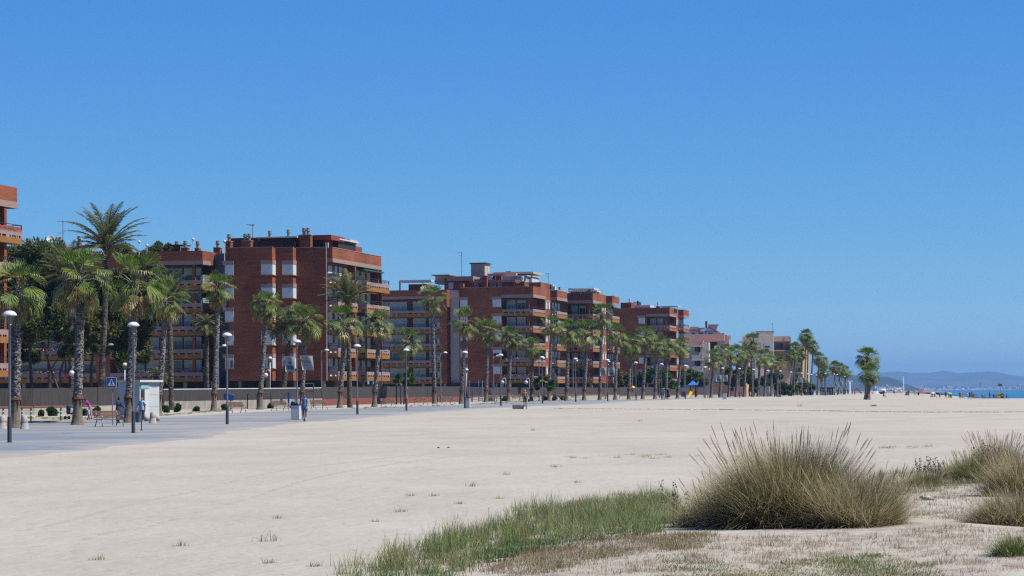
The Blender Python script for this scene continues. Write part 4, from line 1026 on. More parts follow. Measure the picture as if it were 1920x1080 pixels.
def trunk_mesh(h, lean, r0, kind, seed):
    r = random.Random(seed); m = MB(); n = 14
    path = []; rad = []; z = -.15; k = max(10, int(h / .14))
    for i in range(k + 1):
        t = i / k; z = -.15 + (h + .15) * t
        b = math.sin(t * math.pi / 2) ** 1.4
        path.append(Vector((lean[0] * b, lean[1] * b, z)))
        flare = 1 + .65 * math.exp(-max(0, z) / .42) if kind == 'fan' else 1 + .25 * math.exp(-max(0, z) / .3)
        rr = r0 * (1.0 - .14 * t) * flare
        if kind == 'fan' and z < 1.6: rr *= .92
        rad.append(rr * (1 + r.uniform(-.05, .05) * (1 if z > 1.6 or kind != 'fan' else .2)))
    jit = .10
    low = [i for i, p in enumerate(path) if p.z < 1.62] if kind == 'fan' else []
    if low:
        c = low[-1]
        m.tube(path[:c + 1], rad[:c + 1], n, m=1, jit=.02)
        m.tube(path[c:], rad[c:], n, m=0, jit=jit)
    else:
        m.tube(path, rad, n, m=0, jit=jit)
    # leaf-base stubs breaking the outline
    for i in range(int(h * 17)):
        t = r.uniform((1.7 / h) if kind == 'fan' else .05, .99); q = path[min(k, int(t * k))]; rr = rad[min(k, int(t * k))]; az = r.uniform(0, 6.28)
        hh = Vector((math.cos(az), math.sin(az), 0)); s_ = Vector((-math.sin(az), math.cos(az), 0)) * .06; p = q + hh * rr * .97
        m.add([p - s_, p + s_, p + s_ * .5 + hh * r.uniform(.03, .075) + Vector((0, 0, .11)), p - s_ * .5 + hh * .04 + Vector((0, 0, .12))], [(0, 1, 2, 3)], m=0)
    return m.mesh('palm_trunk', [BARK if kind == 'fan' else BARKD, BARKS], smooth=False), path, rad

palm_no = 0
def palm(ub, Y, uc, vc, label, kind='fan', sc=1.0, r0=.27, vb=None, group='fan palms along the promenade', collar=True, crown=None):
    global palm_no
    palm_no += 1
    b = G(ub, vb) if vb else GU(ub, Y)
    c = P(uc, vc, b.y)
    c.x = max(b.x - 1.5, min(b.x + 1.5, c.x))
    h = c.z - b.z; lean = (c.x - b.x, random.uniform(-.3, .3))
    name = 'fan_palm' if kind == 'fan' else 'date_palm'
    t = thing(name, label, 'palm tree', b, 0, group)
    me, path, rad = trunk_mesh(h, lean, r0, kind, 100 + palm_no)
    obj('trunk', me, t)
    if kind == 'fan' and collar and b.y < 470:
        m = MB(); z = 1.55; i = min(range(len(path)), key=lambda q: abs(path[q].z - z)); q = path[i]; rr = rad[i]
        m.lathe([(rr * .9, -.12), (rr * 1.25, -.03), (rr * 1.42, .05), (rr * 1.3, .15), (rr * 1.0, .22)], 12, q)
        for a in range(9):
            az = a * .7; hh = Vector((math.cos(az), math.sin(az), 0)); p = q + hh * rr * 1.2; s_ = Vector((-math.sin(az), math.cos(az), 0)) * .08
            m.add([p - s_, p + s_, p + hh * .08 + Vector((0, 0, -.22 - .1 * (a % 3)))], [(0, 1, 2)])
        part('bark_collar', m, BARKR, t)
    cm = crown or (FANS[palm_no * 5 % 8] if kind == 'fan' else DATES[palm_no % 2])
    o = obj('crown', cm, t, (lean[0], lean[1], h), random.uniform(0, 6.28), sc)
    return t

ROW = lambda u: None
def rowY(u):                       # depth at which the palm row line crosses the sight line of column u
    tt = ray(u, 742).x
    return (5 - .25 * 350) / (tt - .25)
fans = [  # u base, v base / None, crown u, crown v, crown top v, note
 (28, 803, 33, 540, 'thick fan palm with drooping shaggy crown at the left picture edge'),
 (145, 797, 150, 520, 'thick fan palm leaning slightly behind the stroller and the woman in purple'),
 (241, 793, 250, 528, 'fan palm growing right beside the man with the phone'),
 (297, 777, 309, 560, 'fan palm at the right end of the white kiosk'),
 (401, 770, 408, 540, 'fan palm in front of the dark tiled shaft of the big brick block'),
 (487, 768, 497, 572, 'leaning fan palm before the stepped brick wall, left of the banners'),
 (566, 766, 571, 602, 'fan palm right behind the pair of banners and the scooter rider'),
 (637, 765, 645, 604, 'fan palm standing beside a date palm at the big brick corner'),
 (702, 763, 710, 606, 'fan palm at the right end of the big brick block'),
 (761, 757, 763, 640, 'short fan palm with hanging brown skirt before the shaded balconies'),
 (815, 757, 811, 560, 'tall fan palm rising above the balconies beside the grey tiled shaft'),
 (865, 757, 871, 604, 'fan palm in front of the right edge of the grey tiled shaft'),
 (911, 754, 914, 620, 'fan palm directly in front of the plain brick wall, by the climbing frame'),
 (953, 753, 957, 632, 'slim fan palm before the brick balconies, left of the shirtless man'),
 (996, 752, 998, 652, 'short fan palm directly right of the shirtless man'),
 (1029, 751, 1033, 610, 'fan palm with broad crown at the small round green tree'),
 (1062, 0, 1065, 622, None), (1095, 0, 1100, 624, None),
 (1124.5, 0, 1128, 590, 'tallest slim fan palm left of the second pair of banners'),
 (1153.5, 0, 1155, 627, 'fan palm just right of the second pair of banners'),
 (1179, 0, 1181, 646, 'fan palm beside the yellow play spring sign, before the plain brick wall'),
 (1205, 0, 1210.5, 632, None), (1228, 0, 1231, 646, None),
 (1249, 0, 1250, 653, 'fan palm standing behind the strolling couple'),
 (1270, 0, 1276, 650, 'fan palm directly left of the playground tower'),
 (1333, 0, 1337, 673, 'fan palm right of the blue roofed playground tower'),
 (1350, 0, 1353, 663, 'fan palm behind the third pair of banners'),
 (1366, 0, 1370, 666, None), (1380, 0, 1383, 663, None), (1395, 0, 1398, 663, None),
 (1410.6, 0, 1410, 641, 'tall fan palm rising in front of the beige house corner'),
 (1421, 0, 1424, 671, None), (1433.6, 0, 1435, 670, None), (1446, 0, 1446, 679, None), (1457, 0, 1458, 679, None)]
for i, (ub, vb, uc, vc, lab) in enumerate(fans):
    lab = lab or 'shaggy fan palm, %s in the promenade row counted from the left edge' % ORD[i]
    palm(ub, rowY(ub), uc, vc, lab, vb=vb or None, r0=.29 if i < 3 else (.25 if i < 16 else .27), sc=random.uniform(.92, 1.16) if i < 16 else random.uniform(1.0, 1.25))
# farther group beyond the row
for ub, Y, uc, vc, sc, lab in [
 (1484, 640, 1484, 667, 1.3, 'fan palm with pale trunk before the right end of the beige house'),
 (1488.5, 660, 1490, 655, 1.9, 'broad crowned fan palm beside the beige house balcony'),
 (1503, 650, 1503, 664, 1.4, 'dark fan palm close to the third lamp with banners'),
 (1509, 700, 1510.5, 630, 1.95, 'tallest far fan palm, left of the towering pair'),
 (1513, 705, 1515, 640, 1.8, 'second towering far fan palm, tucked beside the tallest one'),
 (1519, 690, 1524, 650, 1.6, 'curving far fan palm right of the towering pair'),
 (1533, 720, 1535, 672, 1.7, 'far fan palm with ragged crown right of the curving one'),
 (1540, 740, 1543, 680, 1.7, 'far fan palm with crown overlapping its ragged left neighbour'),
 (1548, 640, 1547, 696, 1.2, 'low far fan palm above the beach bar roof'),
 (1541, 700, 1539, 700, 1.2, 'lowest bushy far fan palm left of the beach bar'),
 (1565, 800, 1565, 689, 2.0, 'left one of the three far fan palms above the distant crowd'),
 (1573, 820, 1574, 692, 2.0, 'middle one of the three far fan palms above the distant crowd'),
 (1582, 830, 1585, 697, 1.9, 'right one of the three far fan palms above the distant crowd')]:
    palm(ub, Y, uc, vc, lab, sc=sc * .66, r0=.22, group='far fan palms beyond the row', crown=DENSE[palm_no % 2])
palm(1623.6, 378, 1626, 671, 'taller of the two fan palms growing together on the open sand', sc=.92, r0=.22, group='twin fan palms on the sand', collar=False, vb=749, crown=DENSE[0])
palm(1627.6, 378, 1630, 701, 'shorter of the two fan palms growing together on the open sand', sc=.84, r0=.26, group='twin fan palms on the sand', collar=False, vb=749.3, crown=DENSE[1])
# date palms
palm(188, 250, 200, 458, 'very tall date palm with arching feathery crown above the pines', 'date', 1.58, .30, group='date palms', crown=DATES[0])
palm(135, 255, 132, 515, 'date palm whose upright fronds show behind the second fan palm', 'date', 1.35, .3, group='date palms')
palm(656, 262, 652, 560, 'date palm with yellow fruit stalks before the sunlit balconies', 'date', 1.18, .26, group='date palms', crown=DATES[0])
palm(528, 285, 541, 610, 'drooping date palm before the brick wall between two fan palms', 'date', 1.5, .33, group='date palms', crown=DATES[1])
palm(388, 262, 388, 610, 'shaded date palm with orange leaf bases behind the fan palm trunk', 'date', .8, .24, group='date palms')
palm(322, 250, 318, 560, 'dark trunked date palm hidden behind the fan palm by the kiosk', 'date', 1.1, .27, group='date palms')
palm(301, 255, 297, 705, 'small young date palm behind the white kiosk roof', 'date', .62, .2, group='date palms')

# ------------------------------------------------------------------ leaf-clump trees and shrubs
def leafblob(m, c, rx, ry, rz, n, size, cols, r, flat=0, hollow=.55, needle=False):
    for i in range(n):
        while True:
            p = Vector((r.uniform(-1, 1), r.uniform(-1, 1), r.uniform(-1, 1)))
            if hollow * .5 < p.length < 1: break
        q = Vector((c[0] + p.x * rx, c[1] + p.y * ry, c[2] + p.z * rz))
        d = (p.normalized() + Vector((r.uniform(-.8, .8), r.uniform(-.8, .8), r.uniform(-.3, .9)))).normalized()
        s = d.cross(Vector((r.uniform(-1, 1), r.uniform(-1, 1), r.uniform(-1, 1)))).normalized()
        L = size * r.uniform(.6, 1.4); W = L * (.16 if needle else .38)
        col = tuple(x * r.uniform(.75, 1.25) for x in r.choice(cols))
        m.add([q - s * W, q + d * L * .5 - s * W, q + d * L, q + d * L * .5 + s * W, q + s * W], [(0, 1, 2, 3, 4)], col)

def tree(label, trunk_px, blobs, Y, cols, n, size, name='pine_tree', cat='tree', bark=PBARK, group=None, needle=False, seed=1, r0=.2, dense=1):
    """trunk_px: list of polylines of (u, v); blobs: (u, v, ru px, rv px)"""
    r = random.Random(seed)
    u0, v0 = trunk_px[0][0]
    b = GU(u0, Y)
    t = thing(name, label, cat, b, 0, group)
    pxm = F / Y
    tm = MB()
    for li, line in enumerate(trunk_px):
        pts = [P(u, v, Y) - b for u, v in line]
        if li == 0: pts[0].z = -.2
        for q in range(len(pts)): pts[q].y = 0.25 * math.sin(q * 2.1 + seed) * (q > 0)
        rr = r0 * (1 if li == 0 else .6)
        fine = []
        for a_, b_ in zip(pts, pts[1:]):
            for s_ in range(4): fine.append(a_.lerp(b_, s_ / 4))
        fine.append(pts[-1])
        tm.tube(fine, [rr * (1 - .55 * i / len(fine)) for i in range(len(fine))], 9, jit=.08)
    part('trunk', tm, bark, t, smooth=True)
    m = MB()
    tot = sum(q[2] * q[3] for q in blobs)
    for (u, v, ru, rv) in blobs:
        c = P(u, v, Y) - b; rx, rz = ru / pxm, rv / pxm
        k = int(n * ru * rv / tot)
        # several smaller clumps inside each mass, so gaps and lit tops appear
        nc = max(5, int(rx * rz * 3.2 * dense))
        for i in range(nc):
            a = r.uniform(0, 6.28); q = math.sqrt(r.random()); e = r.uniform(-1, 1)
            cc = (c.x + math.cos(a) * q * rx * .9, c.y + e * rx * .7 + r.uniform(-.5, .5), c.z + math.sin(a) * q * rz * .9)
            cr = r.uniform(.22, .42) * min(rx, rz * 1.4)
            leafblob(m, cc, cr, cr, cr * .75, k // nc, size, cols, r, needle=needle)
    part('crown', m, NEEDLE, t, color=True)
    return t
PINEC = [(.085, .11, .022), (.11, .13, .028), (.135, .15, .034), (.06, .082, .02)]
OLIVE = [(.15, .165, .04), (.18, .19, .048), (.12, .14, .035)]
DARKG = [(.05, .10, .02), (.075, .13, .026), (.095, .155, .032)]
TAMAR = [(.16, .165, .045), (.19, .185, .055), (.13, .145, .04)]
BLUEG = [(.11, .155, .06), (.13, .175, .07), (.09, .13, .05)]
tree('broad dark pine with two curved trunks behind the left wall', [[(62, 760), (58, 690), (52, 620), (60, 540)], [(115, 745), (95, 690), (70, 610), (66, 560)]],
     [(75, 492, 60, 38), (40, 560, 52, 60), (110, 560, 52, 60), (20, 505, 40, 40), (75, 605, 60, 45), (140, 510, 40, 40), (145, 590, 40, 40)], 262, PINEC, 46000, .36, needle=True, seed=3, group='pines behind the wall')
tree('pine with low bright foliage and crooked stems behind the second fan palm', [[(118, 755), (112, 700), (128, 650)], [(90, 745), (92, 700), (115, 660)]],
     [(130, 645, 34, 26), (165, 640, 22, 40)], 252, OLIVE + PINEC, 15000, .28, needle=True, seed=4, group='pines behind the wall', r0=.16)
tree('dense pine filling the gap between the tall date palm and the kiosk', [[(172, 760), (170, 690), (185, 600)]],
     [(215, 610, 50, 62), (180, 555, 45, 55), (265, 595, 34, 60), (245, 660, 40, 32), (170, 630, 30, 36), (290, 550, 26, 50), (230, 540, 36, 40)], 268, PINEC, 46000, .36, needle=True, seed=5, group='pines behind the wall')
tree('pine clump whose top shows above the roofs beside the tall date palm', [[(255, 760), (255, 560)]], [(225, 475, 30, 14), (265, 476, 40, 15), (305, 468, 34, 10)], 420, PINEC, 12000, .55, needle=True, seed=6, group='pines behind the wall')
tree('dark pine standing in shadow behind the leftmost fan palm', [[(20, 770), (22, 600)]], [(18, 620, 32, 60), (45, 645, 30, 42)], 270, PINEC, 15000, .36, needle=True, seed=7, group='pines behind the wall')
tree('small round dark green street tree by the fan palm', [[(1020, 752), (1020, 728)]], [(1012, 718, 13, 12), (1027, 717, 13, 14), (1036, 722, 6, 9)], 370, DARKG, 5000, .22, 'street_tree', bark=PBARK, seed=8, r0=.1, dense=1.5)
tree('small dark shrub tree with hanging leaves before the lower balconies', [[(757, 752), (758, 725)]], [(750, 710, 9, 12), (768, 706, 10, 8), (758, 718, 8, 9)], 300, DARKG, 2200, .25, 'street_tree', seed=9, r0=.08, dense=2)
tree('wispy olive green tamarisk left of the second banners', [[(1128, 748), (1132, 725)]], [(1118, 713, 14, 12), (1138, 710, 16, 14), (1150, 716, 10, 10)], 480, TAMAR, 6000, .34, 'tamarisk_tree', seed=10, r0=.12, group='trees behind the palm row')
tree('larger tamarisk right of the second banners', [[(1168, 748), (1167, 725)]], [(1166, 705, 12, 14), (1162, 718, 12, 12), (1177, 712, 9, 12)], 470, TAMAR, 5000, .34, 'tamarisk_tree', seed=11, r0=.14, group='trees behind the palm row')
tree('deep green spreading tree behind three palm trunks left of the playground', [[(1225, 748), (1225, 725)]], [(1205, 710, 16, 14), (1225, 703, 20, 14), (1245, 712, 18, 14), (1260, 722, 10, 9), (1190, 722, 8, 9)], 500, DARKG, 10000, .34, 'street_tree', seed=12, r0=.16, group='trees behind the palm row')
tree('grey green bushy tree behind the blue playground roof', [[(1300, 745), (1300, 722)]], [(1295, 705, 18, 12), (1313, 712, 14, 13), (1283, 715, 10, 12), (1320, 722, 8, 9)], 560, BLUEG, 7000, .38, 'street_tree', seed=13, r0=.14, group='trees behind the palm row')
tree('dark olive tree before the brown restaurant terrace', [[(1365, 742), (1366, 720)]], [(1372, 706, 16, 16), (1390, 700, 15, 16), (1365, 722, 12, 12), (1400, 712, 12, 16)], 560, TAMAR + DARKG, 9000, .38, 'street_tree', seed=14, r0=.16, group='trees behind the palm row')
tree('dark green tree behind the promenade between the tall fan palm and the hedge', [[(1425, 742), (1425, 720)]], [(1415, 722, 14, 13), (1440, 715, 15, 14), (1455, 705, 12, 14), (1400, 724, 10, 10)], 590, DARKG, 8000, .38, 'street_tree', seed=15, r0=.16, group='trees behind the palm row')
tree('rounded dark hedge shrub right of the last row palm', [[(1468, 742), (1468, 735)]], [(1468, 728, 13, 11), (1455, 730, 10, 10), (1482, 729, 9, 11)], 575, DARKG, 8000, .3, 'hedge_shrub', cat='shrub', seed=16, r0=.08, dense=2)
tree('leafy dark tree beside the third lamp with banners', [[(1495, 742), (1495, 735)]], [(1494, 716, 9, 18), (1510, 728, 13, 10), (1520, 729, 8, 9)], 680, DARKG + OLIVE, 7000, .42, 'street_tree', seed=17, r0=.12, group='trees behind the palm row')
# low shrubs along the wall
for i, (u, v, ru, rv, Y, lab) in enumerate([
 (100, 768, 10, 9, 205, 'round green shrub by the low wall left of the woman in purple'), (156, 766, 6, 8, 205, 'green shrub right behind the thick fan palm base'),
 (181, 765, 6, 9, 205, 'green shrub between the woman in purple and the bench'), (310, 761, 6, 9, 225, 'green shrub right of the kiosk at the palm base'),
 (333, 759, 5, 8, 228, 'small upright green shrub by the dark date palm trunk'), (368, 762, 5, 4, 235, 'tiny shrub on the sand strip before the concrete wall'),
 (421, 758, 5, 6, 245, 'dark shrub directly left of the round blue sign'), (507, 757, 4, 5, 262, 'small shrub behind the outdoor gym bars'),
 (551, 756, 5, 6, 262, 'small shrub just behind the white litter bin'), (1023, 745, 6, 4, 385, 'low hedge bush beneath the round street tree'),
 (1040, 745, 5, 4, 390, 'low hedge bush right of the broad fan palm trunk'), (948, 745, 8, 5, 360, 'low dark bush beside the curved globe lamp'),
 (75, 771, 5, 4, 205, 'weedy tuft of leaves beside the low wall near the green posts'), (1054, 745, 6, 4, 400, 'low bush behind the benches near the seventeenth palm')]):
    b = GU(u, Y); t = thing('shrub', lab, 'shrub', b, 0, 'low shrubs along the wall'); pm = F / Y; m = MB(); r = random.Random(50 + i)
    c = P(u, v, Y) - b; rx, rz = 1.15 * ru / pm, max(1.1 * rv / pm, .25); cz = rz * .72
    for q in range(7): leafblob(m, (r.uniform(-.5, .5) * rx, r.uniform(-.4, .4) * rx, cz + r.uniform(-.5, .5) * rz), rx * .55, rx * .55, rz * .55, 150, .14, [(.04, .10, .02), (.055, .13, .025), (.035, .08, .02)], r)
    part('foliage', m, NEEDLE, t, color=True)
    m = MB(); m.tube([(0, 0, -.05), (0, 0, cz)], .025, 6); part('stem', m, PBARK, t)

# ------------------------------------------------------------------ dune grass and weeds
def blades(name, base, az, lean, curve, length, width, cols, nseg=4, mat=GRASS):
    n = len(base)
    V = np.zeros((n, (nseg + 1) * 2, 3), np.float32)
    h = np.stack([np.cos(az), np.sin(az), np.zeros(n)], 1)
    wa = az + np.pi / 2 + rng.uniform(-.9, .9, n)
    wd = np.stack([np.cos(wa), np.sin(wa), np.zeros(n)], 1)
    p = base.copy(); a = lean.copy()
    for s in range(nseg + 1):
        f = s / nseg
        wdt = (width * (1 - f) ** .7 * .5 + .0004)[:, None]
        V[:, s * 2] = p - wd * wdt; V[:, s * 2 + 1] = p + wd * wdt
        st = (length / nseg)[:, None]
        p = p + (h * np.sin(a)[:, None] + np.array([0, 0, 1.0]) * np.cos(a)[:, None]) * st
        a = a + curve / nseg
    idx = (np.arange(n) * (nseg + 1) * 2)[:, None, None] + np.array([[2 * s, 2 * s + 1, 2 * s + 3, 2 * s + 2] for s in range(nseg)])[None]
    idx = idx.reshape(-1, 4)
    me = bpy.data.meshes.new(name)
    me.vertices.add(n * (nseg + 1) * 2); me.vertices.foreach_set('co', V.reshape(-1))
    me.loops.add(idx.size); me.loops.foreach_set('vertex_index', idx.reshape(-1).astype(np.int32))
    me.polygons.add(len(idx)); me.polygons.foreach_set('loop_start', np.arange(len(idx), dtype=np.int32) * 4)
    me.materials.append(mat)
    c3 = np.repeat(cols[:, None, :], nseg, 1).astype(np.float32)                       # tips bleach towards straw
    c4 = np.concatenate([c3.reshape(-1, 3), np.ones((n * nseg, 1), np.float32)], 1)
    at = me.attributes.new('Col', 'FLOAT_COLOR', 'FACE'); at.data.foreach_set('color', c4.ravel())
    me.update(calc_edges=True); me.validate()
    return me

def pick(pal, n, jit=.22):
    pal = np.array(pal); c = pal[rng.integers(0, len(pal), n)]
    return np.clip(c * rng.uniform(1 - jit, 1 + jit, (n, 1)), 0, 1)
GREENB = [(.11, .14, .04), (.13, .155, .05), (.09, .12, .035), (.155, .17, .065), (.075, .10, .03)]
STRAW = [(.46, .37, .21), (.40, .32, .19), (.54, .45, .28), (.34, .27, .17)]
PURP = [(.30, .225, .18), (.36, .28, .22), (.24, .18, .155)]
OLV = [(.20, .18, .075), (.24, .21, .095), (.16, .155, .065), (.27, .23, .10)]

GR2 = [(.08, .145, .032), (.10, .17, .04), (.07, .13, .03), (.125, .18, .055), (.10, .12, .055), (.16, .175, .065)]
RED = [(.20, .10, .08), (.24, .14, .10), (.17, .10, .075), (.28, .20, .13), (.22, .17, .10)]
def gpts(x, y): return np.array([(a, b, terr(a, b) - .01) for a, b in zip(x, y)])

def tussock(label, u, v, rad, n, hmin, hmax, pal, spread=1.0, name='grass_tussock', width=.007, up=.5, seedheads=0, group='marram tussocks on the dune', extra=None):
    c = G(u, v); o = thing(name, label, 'grass', c, 0, group)
    def mk(n, r_, h0, h1, pal, lean_s, curv, wd):
        th = rng.uniform(0, 2 * np.pi, n); q = np.sqrt(rng.random(n)) * r_ * (1 + .22 * np.sin(3 * th + u) + .14 * np.sin(7 * th + v))
        x = q * np.cos(th); y = q * np.sin(th) * .8
        b = np.stack([x, y, np.array([terr(c.x + a, c.y + e) - c.z - .02 for a, e in zip(x, y)])], 1)
        az = th + rng.normal(0, .7, n); f = np.clip(q / r_, 0, 1.2)
        lean = np.abs(f * .75 * lean_s + rng.normal(0, .22, n) * lean_s)
        L = (h0 + (h1 - h0) * rng.random(n) ** .8) * (1 - .15 * f) * np.where(rng.random(n) < .12, rng.uniform(1.0, 1.22, n), 1)
        cv = rng.uniform(.1, 1.0, n) * curv
        return (b, az, lean, cv, L, rng.uniform(.7, 1.3, n) * wd, pick(pal, n))
    sets = [mk(n, rad, hmin, hmax, pal, spread, .8, width)]
    sets.append(mk(n // 3, rad * 1.08, hmin * .4, hmin * .95, STRAW + PURP + OLV, 1.3 * spread, 1.5, width))
    thn = n // 2
    q = rad * rng.uniform(.6, 1.35, thn) * (1 + .18 * np.sin(5 * rng.uniform(0, 6.28))); th_ = rng.uniform(0, 2 * np.pi, thn); x = q * np.cos(th_); y = q * np.sin(th_) * .8
    b_ = np.stack([x, y, np.array([terr(c.x + a, c.y + e) - c.z - .01 for a, e in zip(x, y)])], 1)
    sets.append((b_, th_ + rng.normal(0, .8, thn), rng.uniform(.5, 1.55, thn), rng.uniform(-.3, .9, thn), rng.uniform(.10, .5, thn) * hmin / .6, rng.uniform(.6, 1.1, thn) * width, pick(STRAW * 2 + PURP * 2 + RED + OLV, thn)))
    arcs = n // 7
    s4 = list(mk(arcs, rad, hmax * .8, hmax * 1.12, STRAW * 2 + OLV, 1.5 * spread, 1.3, width * .7)); sets.append(tuple(s4))
    arr = [np.concatenate([s[i] for s in sets]) for i in range(7)]
    part_me = blades('grass_blades', *arr[:6], arr[6])
    obj('blades', part_me, o)
    if seedheads:
        m = MB(); r = random.Random(int(u))
        for i in range(seedheads):
            th = r.uniform(0, 6.28); q = math.sqrt(r.random()) * rad * .8; le = r.uniform(0, .5) * spread + .25 * q / rad; L = hmax * r.uniform(.85, 1.16)
            b0 = Vector((math.cos(th) * q, math.sin(th) * q, -.02)); d = Vector((math.cos(th) * math.sin(le), math.sin(th) * math.sin(le), math.cos(le)))
            col = r.choice([(.46, .38, .24), (.40, .31, .22), (.56, .48, .30), (.34, .28, .2)])
            m.tube([b0, b0 + d * L * .55, b0 + d * L + Vector((0, 0, -.02))], [.0022, .002, .0016], 3, col=col, cap=False)
            e = b0 + d * L; m.tube([e - d * .20, e - d * .1, e], [.002, .0055, .0015], 4, col=col, cap=False)
        part('seed_heads', m, GRASS, o, color=True)
    return o
BIG = GREENB * 5 + OLV * 4 + STRAW * 3 + PURP[:2]
tussock('largest marram tussock in the foreground, tall olive core with straw tips', 1480, 985, .62, 13500, .6, 1.3, BIG, 1.15, seedheads=90, width=.006)
tussock('left flank tussock, paler and leaning out over the dune grass', 1360, 985, .46, 3600, .3, .76, STRAW * 2 + OLV * 2 + GREENB * 2 + PURP, 1.3, seedheads=25, width=.006)
tussock('right flank tussock, silvery straw blades fanning over the sand', 1602, 985, .54, 4800, .35, .84, STRAW * 2 + PURP + OLV * 2 + GREENB, 1.3, seedheads=30, width=.006)
tussock('tall feathery pale tussock behind the green one near the right edge', 1872, 893, .42, 3600, .45, 1.0, STRAW * 2 + GREENB * 2 + OLV * 2, 1.0, seedheads=110)
tussock('wide low green and straw tussock linking the stone and the right edge growth', 1795, 898, .36, 2200, .18, .5, GREENB * 2 + OLV * 2 + STRAW, 1.25, seedheads=40)
tussock('shaggy purple brown tussock at the right picture edge, lower one', 1905, 985, .5, 4600, .28, .66, PURP * 2 + STRAW + OLV * 2 + GREENB, 1.5, group='marram tussocks on the dune')
tussock('tall dry tussock at the right picture edge, upper one', 1915, 930, .5, 4600, .4, .95, PURP + STRAW * 2 + OLV * 2 + GREENB, 1.1, seedheads=60)
tussock('fresh green tussock with feathery heads near the right edge', 1830, 905, .36, 3000, .32, .72, GREENB * 3 + OLV, .9, seedheads=70)
tussock('low grey green tussock between the big tussock and the pale stone', 1735, 912, .34, 1900, .15, .42, PURP + OLV * 2 + GREENB, 1.2, seedheads=40)
tussock('small dark tuft at the right edge below the lowest tussock', 1905, 1040, .22, 1000, .1, .3, GREENB * 2 + DARKG, 1.3, group='marram tussocks on the dune')
# dry weed stalks
def stalks(label, u, v, n, h, seed):
    c = G(u, v); r = random.Random(seed); t = thing('dry_weed', label, 'weed', c, 0, 'dry weed stalks'); m = MB()
    for i in range(n):
        x, y = r.uniform(-.3, .3), r.uniform(-.2, .2); L = h * r.uniform(.7, 1.15); dx, dy = r.uniform(-.12, .12), r.uniform(-.1, .1)
        m.tube([(x, y, -.02), (x + dx * .4, y + dy, L * .55), (x + dx, y + dy, L)], [.004, .0035, .002], 3, col=(.12, .09, .07), cap=False)
        for k in range(16):
            f = r.uniform(.45, 1); s_ = r.uniform(.005, .011); p = Vector((x + dx * f + r.uniform(-.03, .03), y + dy, L * f))
            m.sphere(p, s_, 5, 4, sc=(1, 1, 1.3), col=r.choice([(.10, .06, .045), (.14, .085, .06), (.07, .045, .035)]))
    part('stalk', m, GRASS, t, color=True)
stalks('dark dry weed stalks left of the pale stone', 1742, 905, 24, .52, 1)
stalks('dry reddish weed stalks rising from the green tussock near the right edge', 1850, 900, 34, .72, 2)
stalks('dry stalk with round pods at the left side of the big tussock', 1285, 985, 5, .55, 3)

# grass bank in front (nobody could count it)
def scatter(poly, n):
    """random ground points inside a picture-derived outline on the dune, uniform on the ground"""
    gp = [G(u, v) for u, v in poly]; xs = [p.x for p in gp]; ys = [p.y for p in gp]; out = []
    while len(out) < n:
        k = n * 2
        X = rng.uniform(min(xs), max(xs), k); Y = rng.uniform(min(ys), max(ys), k); ins = np.zeros(k, bool); j = len(gp) - 1
        for i in range(len(gp)):
            c = (ys[i] > Y) != (ys[j] > Y)
            with np.errstate(divide='ignore', invalid='ignore'):
                ins ^= c & (X < (xs[j] - xs[i]) * (Y - ys[i]) / (ys[j] - ys[i] + 1e-9) + xs[i])
            j = i
        out += list(zip(X[ins], Y[ins]))
    return np.array(out[:n])
def field(name, label, poly, n, h0, h1, pal, lean=.5, width=.006, curv=.9, clump=.6):
    pt = scatter(poly, n)
    ce = scatter(poly, max(12, n // 90)); idx = rng.integers(0, len(ce), n)
    m = rng.random(n) < clump
    pt[m] = ce[idx[m]] + rng.normal(0, .09, (m.sum(), 2))
    hs_ = rng.uniform(.55, 1.15, len(ce))[idx]
    L = rng.uniform(h0, h1, n) * np.where(m, hs_, .8)
    b = gpts(pt[:, 0], pt[:, 1])
    cc = pick(pal, len(ce), .1)[idx]; cols = np.where(m[:, None], .5 * cc + .5 * pick(pal, n), pick(pal, n))
    me = blades(name, b, rng.uniform(0, 6.28, n), np.abs(rng.normal(0, lean, n)), rng.uniform(.1, 1.2, n) * curv, L, rng.uniform(.7, 1.3, n) * width, cols)
    o = obj(name, me); tag(o, label, 'grass', kind='stuff'); return o
field('dune_grass', 'green grass bank along the dune edge', [(640, 1095), (700, 1058), (840, 1010), (980, 965), (1120, 945), (1270, 930), (1300, 985), (1200, 1005), (1050, 1025), (930, 1050), (860, 1095)], 25000, .08, .29, GR2 * 3 + OLV * 2 + PURP[:2] + DARKG, .5, .006, clump=.78)
field('tall_grass', 'taller blades standing out of the grass bank', [(660, 1085), (840, 1010), (980, 965), (1120, 945), (1270, 930), (1270, 960), (1000, 1000), (800, 1060)], 2200, .28, .46, GR2 + STRAW + OLV, .4, .006, .5)
field('grass_fringe', 'loose grass thinning out at the edge of the green bank', [(600, 1095), (680, 1050), (830, 995), (980, 952), (1120, 930), (1270, 915), (1275, 940), (1120, 958), (980, 985), (840, 1030), (720, 1080)], 2600, .05, .26, GR2 * 2 + OLV + STRAW, .8, .005, clump=.8)
field('broad_leaf_weeds', 'dark broad leaved weeds within the grass bank', [(900, 1040), (1000, 1010), (1200, 990), (1200, 1010), (1000, 1040), (900, 1070)], 2600, .05, .12, [(.05, .11, .025), (.06, .13, .03), (.08, .10, .06)], .9, .016, clump=.9)
field('red_weeds', 'reddish brown low weeds between grass and sand', [(900, 1075), (1000, 1030), (1200, 1005), (1330, 1000), (1320, 1030), (1150, 1045), (1000, 1080)], 17000, .03, .11, RED * 3 + GR2 + OLV, .9, .005)
